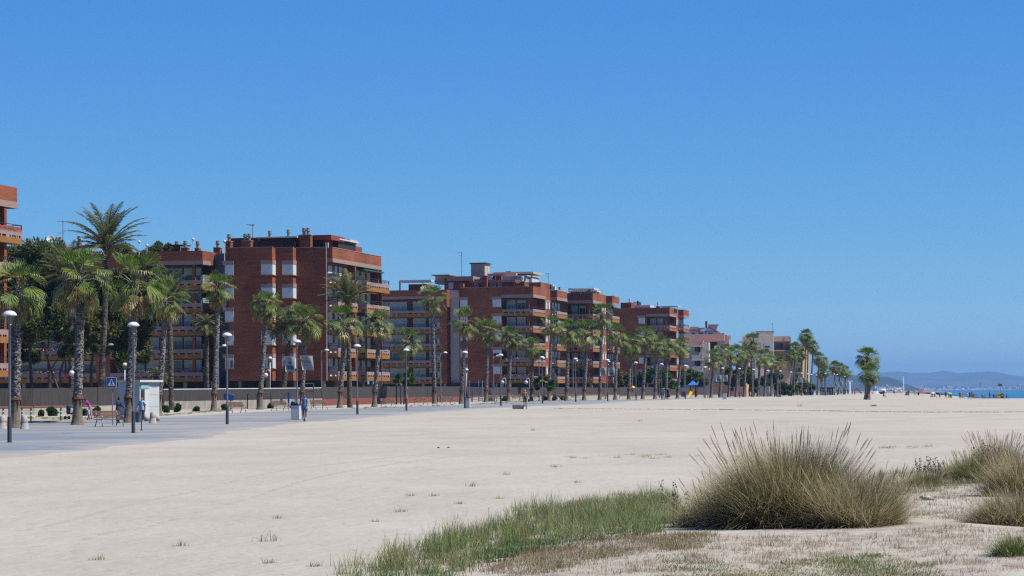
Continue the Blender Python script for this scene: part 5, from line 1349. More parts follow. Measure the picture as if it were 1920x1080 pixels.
field('dry_weeds', 'thin dry weeds scattered over the foreground sand', [(900, 1095), (1050, 1045), (1300, 1010), (1650, 1000), (1800, 985), (1960, 1000), (1960, 1095)], 24000, .02, .11, RED * 2 + PURP + STRAW + OLV + GR2[:3], 1.0, .004, clump=.82)
field('low_plants', 'flat green plants on the foreground sand', [(1280, 1095), (1500, 1050), (1640, 1040), (1740, 1060), (1760, 1095)], 19000, .015, .07, GR2 * 2 + OLV, 1.1, .007, clump=.9)
field('ground_cover', 'low green plants at the lower left of the foreground sand', [(1200, 1095), (1250, 1050), (1400, 1060), (1420, 1095)], 5000, .015, .06, OLV + GR2, 1.1, .007, clump=.9)
field('sparse_grass', 'sparse grass and weeds by the pale stone', [(1600, 960), (1700, 905), (1900, 890), (1960, 930), (1960, 985), (1750, 975)], 18000, .03, .13, RED + OLV * 2 + PURP + GR2, .9, .005)
field('back_grass', 'mixed low grass behind the tussocks', [(1560, 930), (1660, 885), (1900, 880), (1960, 900), (1800, 915), (1650, 935)], 12000, .08, .3, PURP + OLV * 2 + GR2 * 2 + STRAW, .7, .006)
field('strip_grass', 'thin grass strip growing flat on the sand', [(1040, 858), (1200, 852), (1330, 855), (1420, 856), (1400, 864), (1250, 862), (1100, 863)], 1500, .03, .11, GR2 + OLV + STRAW[:1], 1.1, .007, clump=.85)
field('runner_grass', 'grass runners right behind the big tussock', [(1640, 836), (1760, 835), (1755, 841), (1640, 842)], 500, .04, .14, GR2 + OLV, 1.0, .009, clump=.85)
field('verge_grass', 'dry grass on the strip below the promenade wall', [(40, 781), (150, 783), (300, 778), (420, 766), (440, 770), (300, 781), (150, 788), (40, 786)], 9000, .04, .16, GR2 + OLV * 2, .6, .02)
field('verge_weeds', 'green weeds at the feet of the promenade palms', [(640, 766), (900, 757), (1000, 752), (1100, 749.5), (1100, 750.5), (900, 759), (640, 767.5)], 6000, .05, .2, GR2 + OLV, .6, .03)
# single small tufts on the open sand
tl = [(500, 1015, .18, 'spreading grass tuft on sand'), (340, 1024, .12, ''), (750, 960, .13, ''), (885, 912, .14, ''), (520, 972, .1, ''), (815, 930, .1, ''), (936, 935, .1, ''), (1000, 757, .3, ''), (1499, 762, .45, ''), (1637, 762, .4, ''), (950, 890, .13, ''), (1040, 876, .12, ''), (860, 945, .1, ''), (705, 978, .09, ''), (770, 930, .1, ''), (1083, 905, .1, ''), (1000, 807, .16, ''), (1200, 790, .18, ''), (183, 1050, .1, ''), (505, 1056, .1, ''), (590, 1062, .09, '')]
for i, (u, v, h, lab) in enumerate(sorted(tl)):
    c = G(u, v); n = 46; th = rng.uniform(0, 6.28, n)
    b = np.stack([rng.normal(0, h * .5, n), rng.normal(0, h * .3, n), np.full(n, -.01)], 1)
    me = blades('grass_tuft', b, th, np.abs(rng.normal(.3, .5, n)), rng.uniform(.2, 1.5, n), rng.uniform(.4, 1.1, n) * h, np.full(n, .004 + c.y * .00005), pick(OLV + GR2 + STRAW[:1], n))
    tag(obj('grass_tuft', me, None, c), 'small grass tuft on the open sand, %s of the scattered tufts from the left' % ORD[i], 'grass', 'scattered tufts on the open sand')
# small flowers
for i, (u, v, col, lab) in enumerate([(915, 953, (.42, .22, .62), 'upper lilac flower above the grass bank'), (942, 975, (.42, .22, .62), 'lower lilac flower above the grass bank'), (1145, 999, (.75, .5, .02), 'single yellow flower in the reddish weeds')]):
    q = P(u, v, 29.0 if i < 2 else 28.5); g = terr(q.x, q.y); t = thing('wild_flower', lab, 'flower', (q.x, q.y, g)); hh = q.z - g
    m = MB(); m.tube([(0, 0, 0), (.01, 0, hh)], .0025, 4); part('stem', m, nmat('flower stem', (.08, .11, .04)), t)
    m = MB()
    for k in range(8):
        a = k * .785; d = Vector((math.cos(a), math.sin(a), .25)); s_ = Vector((-math.sin(a), math.cos(a), 0)) * .008; p = Vector((.01, 0, hh)); m.add([p, p + d * .02 + s_, p + d * .034, p + d * .02 - s_], [(0, 1, 2, 3)])
    part('petals', m, nmat('petals ' + str(col), col), t)
# pale stone
m = MB(); c = G(1738, 938); r = random.Random(4)
for q in ((0, 0, .04, .07), (-.07, .01, .055, .05), (.06, 0, .03, .05), (.1, .01, .015, .035)):
    m.sphere((q[0], q[1], q[2]), q[3], 12, 8, (1.2, .8, .7))
m.v = [(x + r.uniform(-.01, .01), y + r.uniform(-.01, .01), z + r.uniform(-.01, .01)) for x, y, z in m.v]
tag(part('stone', m, nmat('pale pink stone', (.62, .52, .45), (.5, .4, .34), (1, 1, 1), 25, .9), loc=c), 'pale pinkish lumpy stone lying on the weedy dune', 'stone')
# dark tide-wrack line across the beach
m = MB(); r = random.Random(9)
uu = 1040
while uu < 2000:
    v = interp(uu, [(1040, 766.3), (1250, 767.5), (1400, 769), (1500, 769.5), (1650, 772), (1750, 773), (1900, 772.5), (2000, 772.5)]) + r.uniform(-.35, .35)
    c = G(uu, v)
    if r.random() < .74:
        L = r.uniform(.06, .35); 
        for q in range(2):
            x, y = c.x + r.uniform(-.2, .2), c.y + r.uniform(-.25, .25)
            m.sphere((x, y, terr(x, y) + .01), .07, 6, 4, (L * 8 * .6, .5, r.uniform(.12, .4)))
    uu += r.uniform(1.0, 3.0)
for (u0, u1, v) in ((1352, 1372, 768.3), (1560, 1580, 771)):
    for i in range(14): c = G(r.uniform(u0, u1), v + r.uniform(-.3, .3)); m.sphere(c, .09, 6, 4, (2.5, .8, .6))
o = part('wrack_line', m, nmat('dark dry seaweed', (.26, .22, .18), (.16, .13, .11))); tag(o, 'long thin dark line of dried seaweed across the sand', 'seaweed', kind='stuff')
# ------------------------------------------------------------------ people
def flat(c, rough=.8):
    return nmat('cloth %.3f %.3f %.3f' % c, c, tuple(x * .85 for x in c), (1, 1, 1), 6, rough)
SKIN = nmat('skin', (.42, .22, .15), (.38, .195, .13), (1, 1, 1), 6, .6)
SKINT = nmat('tanned skin', (.30, .14, .09), (.26, .12, .08), (1, 1, 1), 6, .6)

def person(label, pos, rz, H=1.7, skin=None, hair=(.03, .02, .015), hairlen=0, hat=None, wear=(), skirt=None, shoes=(.05, .05, .05),
           th=(0, 0), kn=(0, 0), arm=(5, 5), abd=(9, 9), el=(12, 12), lean=0, headt=0, sit=False, group=None, build=1.0, cat='person', drop=0.0):
    skin = skin or SKIN
    V, E, RAD, seg = [], [], [], []
    def v(p, r, par=None, s=None):
        V.append(Vector(p)); RAD.append(r if hasattr(r, '__len__') else (r, r))
        if par is not None: E.append((par, len(V) - 1)); seg.append((s, par, len(V) - 1))
        return len(V) - 1
    L = R(lean)
    def up(a, p, d): return Vector(p) + Vector((0, math.sin(a), math.cos(a))) * d
    pel = v((0, 0, .52 * H), (.088 * H * build, .066 * H * build))
    p1 = up(L * .7, V[pel], .10 * H); wa = v(p1, (.074 * H * build, .058 * H * build), pel, 'low')
    p2 = up(L, p1, .12 * H); ch = v(p2, (.092 * H * build, .064 * H * build), wa, 'torso')
    p3 = up(L, p2, .075 * H); nb = v(p3, (.055 * H, .045 * H), ch, 'torso')
    hl = L * .6 + R(headt)
    p4 = up(L * .9, p3, .038 * H); nk = v(p4, .031 * H, nb, 'neck')
    p5 = up(hl, p4, .034 * H) + Vector((0, .012 * H, 0)); h1 = v(p5, (.036 * H, .042 * H), nk, 'head')
    p6 = up(hl, p5, .045 * H) - Vector((0, .006 * H, 0)); h2 = v(p6, (.043 * H, .053 * H), h1, 'head')
    p7 = up(hl, p6, .040 * H); h3 = v(p7, (.034 * H, .042 * H), h2, 'head')
    fw = Vector((0, math.cos(hl), -math.sin(hl)))
    v(p5 + fw * .062 * H + Vector((0, 0, .018 * H)), .009 * H, h1, 'head')           # nose
    for i, sx in ((0, -1), (1, 1)):
        sh = v(p3 + Vector((sx * .098 * H * (build * .5 + .5), 0, -.018 * H)), .040 * H * (build * .6 + .4), nb, 'torso')
        a = R(arm[i]); ab = R(abd[i])
        d = Vector((sx * math.sin(ab), math.sin(a) * math.cos(ab), -math.cos(a) * math.cos(ab)))
        eb = v(V[sh] + d * .172 * H, .026 * H * build, sh, 'uarm')
        a2 = a + R(el[i]); d2 = Vector((sx * math.sin(ab) * .4, math.sin(a2), -math.cos(a2))).normalized()
        wr = v(V[eb] + d2 * .145 * H, .0165 * H, eb, 'farm')
        pm_ = v(V[wr] + d2 * .045 * H, (.022 * H, .011 * H), wr, 'hand')
        lat = Vector((0, 1, 0)) if abs(d2.y) < .7 else Vector((sx, 0, 0))
        for q, (off, ln) in enumerate(((-.016, .042), (-.006, .048), (.005, .046), (.015, .036))):
            b0 = v(V[pm_] + lat * off * H + d2 * .010 * H, .0058 * H, pm_, 'hand'); cu = d2 + Vector((-sx * .35, 0, 0)); v(V[b0] + cu.normalized() * ln * H, .0048 * H, b0, 'hand')
        t0 = v(V[wr] + d2 * .018 * H + lat * .024 * H, .0062 * H, wr, 'hand'); v(V[t0] + (d2 + lat * .5).normalized() * .03 * H, .0052 * H, t0, 'hand')
        hp = v(Vector((sx * .052 * H, 0, .495 * H)), .060 * H * build, pel, 'low')
        a = R(th[i]); d = Vector((sx * .03, math.sin(a), -math.cos(a))).normalized()
        k_ = v(V[hp] + d * .225 * H, .036 * H * build, hp, 'thigh')
        a2 = a - R(kn[i]); d2 = Vector((0, math.sin(a2), -math.cos(a2)))
        calf = v(V[k_] + d2 * .08 * H, .034 * H * build, k_, 'shin')
        an = v(V[k_] + d2 * .225 * H, .021 * H, calf, 'shin')
        f = Vector((0, math.cos(a2), math.sin(a2))) * .8 + d2 * .25
        hl_ = v(V[an] + d2 * .028 * H - f * .012 * H, .020 * H, an, 'foot'); v(V[an] + f * .095 * H + d2 * .02 * H, (.021 * H, .014 * H), an, 'foot')
    me = bpy.data.meshes.new('person_body'); me.from_pydata([tuple(p) for p in V], E, [])
    o = bpy.data.objects.new('tmp', me); COL.objects.link(o)
    sk_ = o.modifiers.new('s', 'SKIN'); ss = o.modifiers.new('u', 'SUBSURF'); ss.levels = 1; ss.render_levels = 1
    for i, sv in enumerate(me.skin_vertices[0].data): sv.radius = RAD[i]; sv.use_root = (i == 0)
    dg = bpy.context.evaluated_depsgraph_get(); dg.update()
    body = bpy.data.meshes.new_from_object(o.evaluated_get(dg))
    bpy.data.objects.remove(o)
    zs = min(p.co.z for p in body.vertices)
    if sit: zs = min(p.co.z for p in body.vertices)
    off = Vector((0, 0, -zs - drop))
    for p in body.vertices: p.co += off
    V2 = [p + off for p in V]
    body.materials.clear(); body.materials.append(skin); body.polygons.foreach_set('use_smooth', [True] * len(body.polygons)); body.update()
    t = thing('person', label, cat, pos, rz, group, data=body)
    # classify faces by nearest bone, then grow garments from them
    def near(c):
        best = None; bd = 9
        for s, a, b in seg:
            pa, pb = V2[a], V2[b]; ab = pb - pa; q = max(0, min(1, (c - pa).dot(ab) / max(1e-9, ab.dot(ab)))); d = (pa + ab * q - c).length - (RAD[a][0] * (1 - q) + RAD[b][0] * q)
            if d < bd: bd = d; best = (s, q)
        return best
    cls = [near(p.center) for p in body.polygons]
    nrm = [Vector(p.normal) for p in body.vertices]
    def garment(name, segs, col, thick=.013):
        m = MB(); mp = {}
        for p, (s, q) in zip(body.polygons, cls):
            ok = s in segs or (s + '+' in segs and q < .55)
            if not ok: continue
            ids = []
            for i in p.vertices:
                if i not in mp: mp[i] = len(m.v); m.v.append(tuple(body.vertices[i].co + nrm[i] * thick))
                ids.append(mp[i])
            m.f.append(tuple(ids)); m.c.append((1, 1, 1)); m.m.append(0)
        if m.f: part(name, m, flat(col), t, smooth=True)
    for name, segs, col in wear: garment(name, segs, col, .016 if name in ('shirt', 'jacket', 'top') else .012)
    if shoes: garment('shoes', ('foot',), shoes, .008)
    if skirt:
        z0, z1, r1, col = skirt; m = MB(); c0 = V2[wa].z if z0 is None else z0 * H
        pr = [(.085 * H, c0), (.092 * H, c0 - .06 * H), (r1 * .9, (c0 + z1 * H) / 2 - .02), (r1, z1 * H), (r1 - .01, z1 * H)]
        m.lathe(pr, 18); m.v = [(x * 1.12, y * .85, z) for x, y, z in m.v]
        part('skirt', m, flat(col), t, smooth=True)
    if hair:
        m = MB(); c = V2[h2]; mp = {}
        for p, (s, q) in zip(body.polygons, cls):
            cc = p.center - c
            if s == 'head' and (cc.z > .018 * H or (cc.dot(fw) < -.004 * H and cc.z > -.05 * H)) and not (cc.dot(fw) > .03 * H and cc.z < .03 * H):
                ids = []
                for i in p.vertices:
                    if i not in mp: mp[i] = len(m.v); m.v.append(tuple(body.vertices[i].co + nrm[i] * .016))
                    ids.append(mp[i])
                m.f.append(tuple(ids)); m.c.append((1, 1, 1)); m.m.append(0)
        if hairlen: m.sphere(c - fw * .045 * H - Vector((0, 0, hairlen * .5)), .05 * H, 10, 7, (1, .55, hairlen * 10))
        if m.f: part('hair', m, nmat('hair %.2f %.2f' % hair[:2], hair, tuple(x * .7 for x in hair), (1, 1, 1), 20, .6), t, smooth=True)
    m = MB()
    for sx in (-1, 1): m.sphere(V2[h2] + fw * .052 * H + Vector((sx * .018 * H, 0, -.006 * H)), .0065 * H, 6, 5)
    part('eyes', m, BLACK, t)
    if hat:
        m = MB(); c = V2[h3] + Vector((0, 0, .0)); m.lathe([(.10 * H, .0), (.055 * H, .012 * H), (.052 * H, .045 * H), (.035 * H, .062 * H), (.001, .066 * H)], 16, c); part('hat', m, flat(hat), t, smooth=True)
    t['joints'] = 0; del t['joints']
    return t, V2

def faceto(dx, dy): return math.atan2(-dx, dy)
TOCAM, AWAY, LEFTW, RIGHTW = math.pi, 0.0, math.pi / 2, -math.pi / 2
# scooter rider
p = G(571, 790.5)
person('woman in a blue dress riding a kick scooter toward the viewer', p + Vector((0, 0, .12)), TOCAM + .05, 1.66, SKINT, (.02, .012, .01), .0, wear=(('top', ('torso', 'low'), (.10, .20, .48)),), skirt=(None, .36, .19, (.12, .22, .52)),
       shoes=(.7, .7, .7), arm=(22, 22), abd=(10, 10), el=(62, 62), th=(6, -8), kn=(4, 4))
sc_ = thing('kick_scooter', 'black kick scooter under the woman in the blue dress', 'scooter', p, TOCAM + .05)
m = MB(); m.box(-.07, -.32, .085, .07, .30, .115); part('deck', m, BLACK, sc_)
m = MB(); m.tube([(0, .38, .1), (0, .40, .3), (0, .36, 1.02)], .022, 8); m.tube([(-.24, .35, 1.0), (0, .36, 1.03), (.24, .35, 1.0)], .02, 8); part('handlebar', m, DGREY, sc_)
for y in (-.38, .42):
    m = MB(); o0 = len(m.v); m.lathe([(.02, -.025), (.08, -.03), (.105, -.015), (.105, .015), (.08, .03), (.02, .025)], 18); m.v = [(z, y + x, .105 + yy) for x, yy, z in m.v]; part('wheel', m, BLACK, sc_, smooth=True)
# man with phone, in dark blue
person('man in dark blue clothes standing and looking at his phone', G(221, 794), faceto(.9, -.35), 1.76, SKINT, (.03, .025, .02), wear=(('jacket', ('torso', 'low', 'uarm', 'farm'), (.035, .045, .09)), ('trousers', ('low', 'thigh', 'shin'), (.06, .075, .14))),
       arm=(12, 25), el=(55, 95), lean=5, headt=22, build=1.08)
m = MB(); q = G(221, 794); m.box(-.035, -.006, -.07, .035, .006, .07); o = tag(part('phone', m, BLACK, None, loc=q + Vector((.30, -.22, 1.12)), rz=faceto(.9, -.35)), 'small dark phone held by the man in dark blue', 'phone')
# woman in light blue top
person('woman in a light blue top and black trousers walking by the kiosk', G(266, 790), faceto(-.25, -.9), 1.64, SKIN, (.42, .26, .12), .06, wear=(('shirt', ('torso', 'low', 'uarm+'), (.36, .56, .68)), ('trousers', ('low', 'thigh', 'shin'), (.02, .02, .024))),
       shoes=(.75, .72, .7), th=(12, -12), kn=(4, 14), arm=(-10, 14), el=(15, 25), build=1.1)
# woman in purple bending to a toddler
person('woman in purple bending down beside a toddler and stroller', G(169, 786.5), faceto(-1, -.25), 1.66, SKINT, (.02, .015, .012), 0, wear=(('shirt', ('torso', 'uarm+'), (.30, .05, .30)), ('trousers', ('low', 'thigh', 'shin'), (.55, .20, .36))),
       lean=34, headt=10, th=(14, -6), kn=(10, 6), arm=(48, 42), el=(10, 14))
person('toddler in white shirt standing before the woman in purple', G(166.5, 788), faceto(-1, -.4), .86, SKIN, (.05, .035, .025), wear=(('shirt', ('torso', 'low', 'uarm'), (.62, .58, .62)), ('trousers', ('thigh', 'shin+'), (.10, .14, .30))), th=(12, -10), arm=(30, 10), build=1.15)
# stroller
st = thing('stroller', 'dark teal stroller partly behind the thick fan palm', 'stroller', G(133.5, 786.5), R(70))
m = MB(); m.box(-.22, -.25, .38, .22, .2, .5); m.box(-.22, .18, .42, .22, .28, .95); m.lathe([(.26, 0), (.25, .14), (.17, .25), (.01, .28)], 12, (0, .1, .82)); part('seat', m, nmat('teal stroller cloth', (.02, .10, .12)), st)
for sx in (-1, 1):
    m = MB(); m.tube([(sx * .24, -.38, .14), (sx * .24, .05, .55), (sx * .24, .42, 1.02)], .016, 6); m.tube([(sx * .24, .34, .14), (sx * .24, .0, .5)], .016, 6); part('frame', m, DGREY, st)
    for y in (-.38, .34):
        m = MB(); m.lathe([(.02, -.02), (.11, -.025), (.13, 0), (.11, .025), (.02, .02)], 14); m.v = [(sx * .25 + z, y + x, .13 + yy) for x, yy, z in m.v]; part('wheel', m, BLACK, st, smooth=True)
# shirtless man
person('shirtless man in dark swim shorts walking away with a bag', G(984.5, 762.5), .04, 1.76, nmat('sunburnt skin', (.46, .20, .13)), (.42, .40, .38), wear=(('shorts', ('low', 'thigh'), (.035, .055, .10)),), th=(-12, 14), kn=(16, 4), arm=(8, -8), abd=(14, 12), el=(14, 10), build=1.15, shoes=(.3, .22, .16))
bg = thing('bag', 'small black bag in the right hand of the shirtless man', 'bag', G(984.5, 762.5) + Vector((.42, 0, .52)))
m = MB(); m.lathe([(.02, 0), (.12, .02), (.14, .16), (.10, .27), (.02, .29)], 12); m.v = [(x, y * .5, z) for x, y, z in m.v]; part('bag_body', m, BLACK, bg, smooth=True)
m = MB(); m.tube([(-.08, 0, .26), (-.05, 0, .40), (.05, 0, .40), (.08, 0, .26)], .012, 6); part('handle', m, BLACK, bg)
# couple
def GY(u, Y): return GU(u, Y)
person('woman in straw hat, blue top and white trousers strolling with a companion', GY(1244.5, 388), TOCAM + .1, 1.68, SKINT, (.1, .06, .03), .06, hat=(.55, .42, .24), wear=(('top', ('torso', 'low'), (.10, .16, .34)), ('trousers', ('low', 'thigh', 'shin'), (.62, .60, .56))), th=(10, -10), kn=(4, 10), arm=(-8, 10), build=1.08)
person('woman in a long dark navy dress strolling beside the straw hat', GY(1253, 388), TOCAM - .05, 1.72, SKIN, (.05, .035, .025), .1, wear=(('top', ('torso', 'low', 'uarm+'), (.025, .028, .055)),), skirt=(None, .22, .26, (.025, .028, .055)), th=(-8, 8), arm=(8, -8))
# man inside the wing's open balcony door
x_, z_ = B.F(361, 612, 1.2); lw = B.O + B.ex * x_ + B.ey * 1.2
person('shirtless man standing in a dark open doorway on a shaded balcony', (lw.x, lw.y, B.O.z + base(2) - .02), TOCAM, 1.72, SKIN, (.04, .03, .02), wear=(('shorts', ('low', 'thigh'), (.03, .03, .05)),), arm=(10, 10), build=1.1)
# far promenade walkers
far = [(1503.2, 610, 'person in dark red top and pale trousers by the third pair of banners', (.16, .03, .04), (.5, .48, .46), AWAY),
 (1511.5, 625, 'person in pink shirt and blue jeans on the far promenade', (.55, .28, .36), (.05, .07, .16), AWAY), (1515.5, 628, 'person in dark clothes right beside the pink shirt', (.05, .05, .06), (.06, .06, .10), AWAY),
 (1524, 640, 'person in white shirt walking alone before the beach bar', (.65, .65, .68), (.12, .16, .28), TOCAM),
 (1564.5, 690, 'person in white top at the right side of the beach bar', (.6, .6, .62), (.3, .3, .33), TOCAM), (1570, 700, 'person in black standing just right of the beach bar', (.03, .03, .035), (.03, .03, .04), AWAY),
 (1577, 705, 'person in orange top among the dark group by the bar', (.5, .25, .12), (.06, .06, .08), AWAY), (1581, 705, 'person in navy clothes among the dark group by the bar', (.04, .05, .10), (.04, .04, .06), LEFTW),
 (1590, 712, 'person in bright blue shirt at the right of the dark group', (.05, .12, .45), (.08, .10, .2), AWAY), (1584.5, 708, 'person in charcoal clothes between navy and bright blue', (.05, .05, .05), (.05, .05, .06), TOCAM),
 (1598, 740, 'tanned person standing under the far lamp column', (.24, .13, .09), (.2, .12, .1), RIGHTW), (1603, 745, 'person in brown clothes right of the far lamp column', (.12, .08, .07), (.08, .06, .06), LEFTW)]
for u, Y, lab, c1, c2, rz in far:
    person(lab, GY(u, Y), rz, 1.72, SKINT, wear=(('shirt', ('torso', 'low', 'uarm+'), c1), ('trousers', ('low', 'thigh', 'shin'), c2)), th=(10, -8), kn=(3, 8), group='walkers on the far promenade', build=1.1)
# beach people on the right
bp = [(1656.5, 560, 'sit', 'sunbather sitting on the near sand beside the white boat', SKINT, (.05, .04, .05)),
 (1676.5, 800, 'sit', 'person in black sitting under a pale parasol on the beach', SKINT, (.02, .02, .03)), (1704, 690, 'stand', 'person standing beside the dark beach tent', SKINT, (.3, .12, .1)),
 (1716, 700, 'bend', 'person in lilac bending over at the beach edge', SKIN, (.3, .25, .45)), (1722, 690, 'sit', 'dark clothed person sitting by the red parasol', SKINT, (.03, .03, .04)),
 (1748, 640, 'sit', 'grey clothed sunbather lying left of the white parasol shade', SKINT, (.16, .16, .18)), (1752, 640, 'sit', 'sunbather sitting in the white parasol shade', SKINT, (.25, .16, .13)),
 (1762, 640, 'sit', 'lone sunbather sitting between the white parasol and the standing figure', SKIN, (.3, .14, .12)), (1773.3, 620, 'stand', 'slender dark figure standing alone at the water line', SKINT, (.05, .045, .06)),
 (1779, 620, 'sit', 'person in grey sitting left of the lime parasol', SKINT, (.2, .2, .23)), (1783, 620, 'sit', 'person in red swimwear sitting under the lime parasol', SKIN, (.45, .06, .08)),
 (1800, 600, 'stand', 'person in red standing at the water line', SKINT, (.40, .05, .09)), (1804, 600, 'sit', 'child sitting on a towel right of the person in red', SKIN, (.5, .35, .28)),
 (1815.5, 595, 'bend', 'person in white shirt leaning over in the busy beach group', SKINT, (.6, .6, .65)), (1818.5, 596, 'stand', 'person in purple in the busy beach group', SKIN, (.10, .06, .22)),
 (1822.3, 595, 'stand', 'person in black in the busy beach group', SKINT, (.03, .03, .04)), (1825.5, 594, 'sit', 'person in black and white crouching in the busy beach group', SKIN, (.25, .25, .27)),
 (1828.5, 594, 'bend', 'person in red bending in the busy beach group', SKIN, (.50, .04, .07)), (1831.8, 593, 'sit', 'bare backed person at the right end of the busy beach group', SKIN, (.45, .25, .18)),
 (1842.5, 592, 'sit', 'person in pale blue sitting left in a pair', SKIN, (.30, .38, .5)), (1846, 592, 'sit', 'person in grey sitting right in a pair', SKINT, (.18, .18, .2)),
 (1855.7, 592, 'stand', 'tall dark figure standing beside a small dog at the shore', SKINT, (.045, .04, .04)), (1863, 592, 'sit', 'small dark figure sitting left of the yellow bin', SKINT, (.08, .06, .06)),
 (1868.5, 592, 'sit', 'sunbather in brown sitting close to the yellow bin', SKIN, (.25, .14, .1)), (1887, 590, 'sit', 'person in navy sitting right of the dark bin', SKINT, (.02, .025, .07))]
for i, (u, Y, pz, lab, sk0, c) in enumerate(bp):
    kw = dict(group='people on the beach', build=1.1, skin=sk0, shoes=None)
    pos = GY(u, Y)
    if pz == 'stand': person(lab, pos, [RIGHTW, TOCAM, AWAY][i % 3], 1.72, wear=(('shirt', ('torso', 'low'), c), ('shorts', ('low', 'thigh'), tuple(x * .6 for x in c))), th=(6, -6), arm=(8, 20), **kw)
    elif pz == 'bend': person(lab, pos, [RIGHTW, LEFTW][i % 2], 1.7, wear=(('shirt', ('torso', 'low'), c),), lean=55, th=(14, -6), arm=(60, 55), **kw)
    else: person(lab, pos, [RIGHTW, TOCAM, AWAY + .6][i % 3], 1.7, wear=(('shirt', ('torso', 'low'), c),), sit=True, th=(100, 96), kn=(60, 72), arm=(38, -28), el=(30, 10), lean=6, **kw)
# ------------------------------------------------------------------ walls with reed screens
def wallrun(label, pts, hb, hr, basem, cop=None, topline=None, group='garden walls with reed screens'):
    """pts: (u, Y) along the run; low wall of height hb, reed screen above of height hr"""
    W = [GU(u, Y) for u, Y in pts]
    t = thing('reed_fence', label, 'fence', W[0], 0, group); o0 = W[0]
    def strip(mb, z0, z1, th, off=0):
        n = len(W)
        for i in range(n - 1):
            a, b = W[i] - o0, W[i + 1] - o0; d = (b - a); d.z = 0; nn = Vector((d.y, -d.x, 0)).normalized()
            k = max(1, int(d.length / 2.2))
            for q in range(k):
                p, r_ = a + d * q / k, a + d * (q + 1) / k
                za, zb = a.z + (b.z - a.z) * q / k, a.z + (b.z - a.z) * (q + 1) / k
                j0 = 0 if topline is not None or off == 0 else random.uniform(-.03, .03)
                vs = []
                for (pp, zz) in ((p, za), (r_, zb)):
                    for s_ in (-1, 1):
                        for h in (z0, z1 + j0): vs.append(tuple(pp + nn * s_ * th + Vector((0, 0, zz + h - pp.z))))
                mb.add(vs, [(0, 1, 3, 2), (4, 6, 7, 5), (0, 4, 5, 1), (2, 3, 7, 6), (1, 5, 7, 3), (0, 2, 6, 4)])
    m = MB(); strip(m, -.4, hb, .14); part('base_wall', m, basem, t)
    if cop: m = MB(); strip(m, hb + .003, hb + .12, .19); part('coping', m, cop, t)
    m = MB(); strip(m, hb + (.125 if cop else .003), hb + hr, .05, 1); part('reed_screen', m, REED, t)
    if topline: m = MB(); strip(m, hb + hr + .035, hb + hr + .12, .06); part('top_rail', m, topline, t)
    return t
COPB = nmat('brick coping', (.34, .12, .07), (.27, .09, .055), (6, 6, 6), 2, .9)
BRB = nmat('red brick base wall', (.30, .085, .05), (.22, .065, .04), (3, 3, 14), 1, .9)
wallrun('reed screened pale wall with brick coping on the left behind the crossing', [(-60, 212), (60, 216), (182, 226)], .62, 1.65, WALLP, COPB)
wallrun('reed screened wall section behind the white kiosk and tall date palm', [(183, 230), (300, 246)], .62, 1.7, WALLP, None)
wallrun('reed screened concrete wall with white top rail below the big brick block', [(300.5, 250), (450, 266), (602, 286)], .85, 1.12, nmat('stained concrete wall', (.42, .38, .32), (.30, .27, .23), (2, 2, .5), 1.2, .9), None, WMETAL)
wallrun('reed screened red brick wall between the scooter rider and the tiled shaft', [(603, 288), (720, 312), (884, 352)], .78, 1.35, BRB, None)
wallrun('reed screened pale wall with brick coping behind the shirtless man', [(885, 354), (1000, 392), (1160, 455)], .72, 1.3, WALLP, COPB)
wallrun('far reed screened wall behind the couple and playground', [(1161, 457), (1300, 545), (1345, 580)], .5, 1.6, WALLP, COPB)

# ------------------------------------------------------------------ street lamps
def dome(mb, c, r=.31):
    mb.lathe([(.001, .20), (r * .42, .185), (r * .75, .13), (r * .95, .05), (r, 0), (r * .97, -.015)], 20, c)
def make_lamp(label, loc, H=5.6):
    t = thing('street_lamp', label, 'street lamp', loc, 0, 'dome lamps along the promenade edge')
    m = MB(); m.lathe([(.16, -.1), (.16, .02), (.095, .03), (.095, 1.1), (.06, 1.13)], 12); part('base_sleeve', m, DGREY, t, smooth=False)
    m = MB(); m.lathe([(.058, 1.12), (.055, 4.95), (.07, 4.96), (.07, 5.02), (.03, 5.03)], 12); part('pole', m, LGREY, t, smooth=True)
    m = MB()
    for a in range(3):
        th = a * 2.094 + .5; m.tube([(.05 * math.cos(th), .05 * math.sin(th), 4.95), (.2 * math.cos(th), .2 * math.sin(th), 5.38)], .016, 5)
    m.lathe([(.02, 4.98), (.07, 5.1), (.11, 5.38)], 10); part('bracket', m, LGREY, t)
    m = MB(); dome(m, (0, 0, 5.40)); o = part('lamp_shade', m, WMETAL, t, smooth=True)
    m = MB(); m.lathe([(.30, 5.385), (.2, 5.36), (.001, 5.35)], 16); part('diffuser', m, FROST, o, smooth=True)
    return t
LP = [(18, 107), (250, 127), (426, 154), (557, 179), (670, 201), (762, 227), (872, 246), (939, 271), (1017, 298), (1079.5, 319), (1139.3, 335), (1192.6, 366), (1240.8, 389), (1285.3, 414), (1322, 444), (1355, 465), (1387, 476), (1413, 500), (1440, 530), (1463.5, 541), (1503.5, 610), (1483.5, 575), (1515, 640), (1521.5, 660), (1531, 690), (1548, 620), (1564.5, 655), (1570, 670), (1584, 760)]
notes = {0: 'nearest grey dome street lamp, at the left picture edge', 1: 'grey dome street lamp beside the mesh bin and the woman in light blue', 3: 'grey dome street lamp carrying the nearest pair of banners', 6: 'grey dome street lamp with the second white litter bin at its foot', 10: 'grey dome street lamp carrying the second pair of banners', 15: 'grey dome street lamp carrying the third pair of banners'}
base_lamp = None; lampv = []
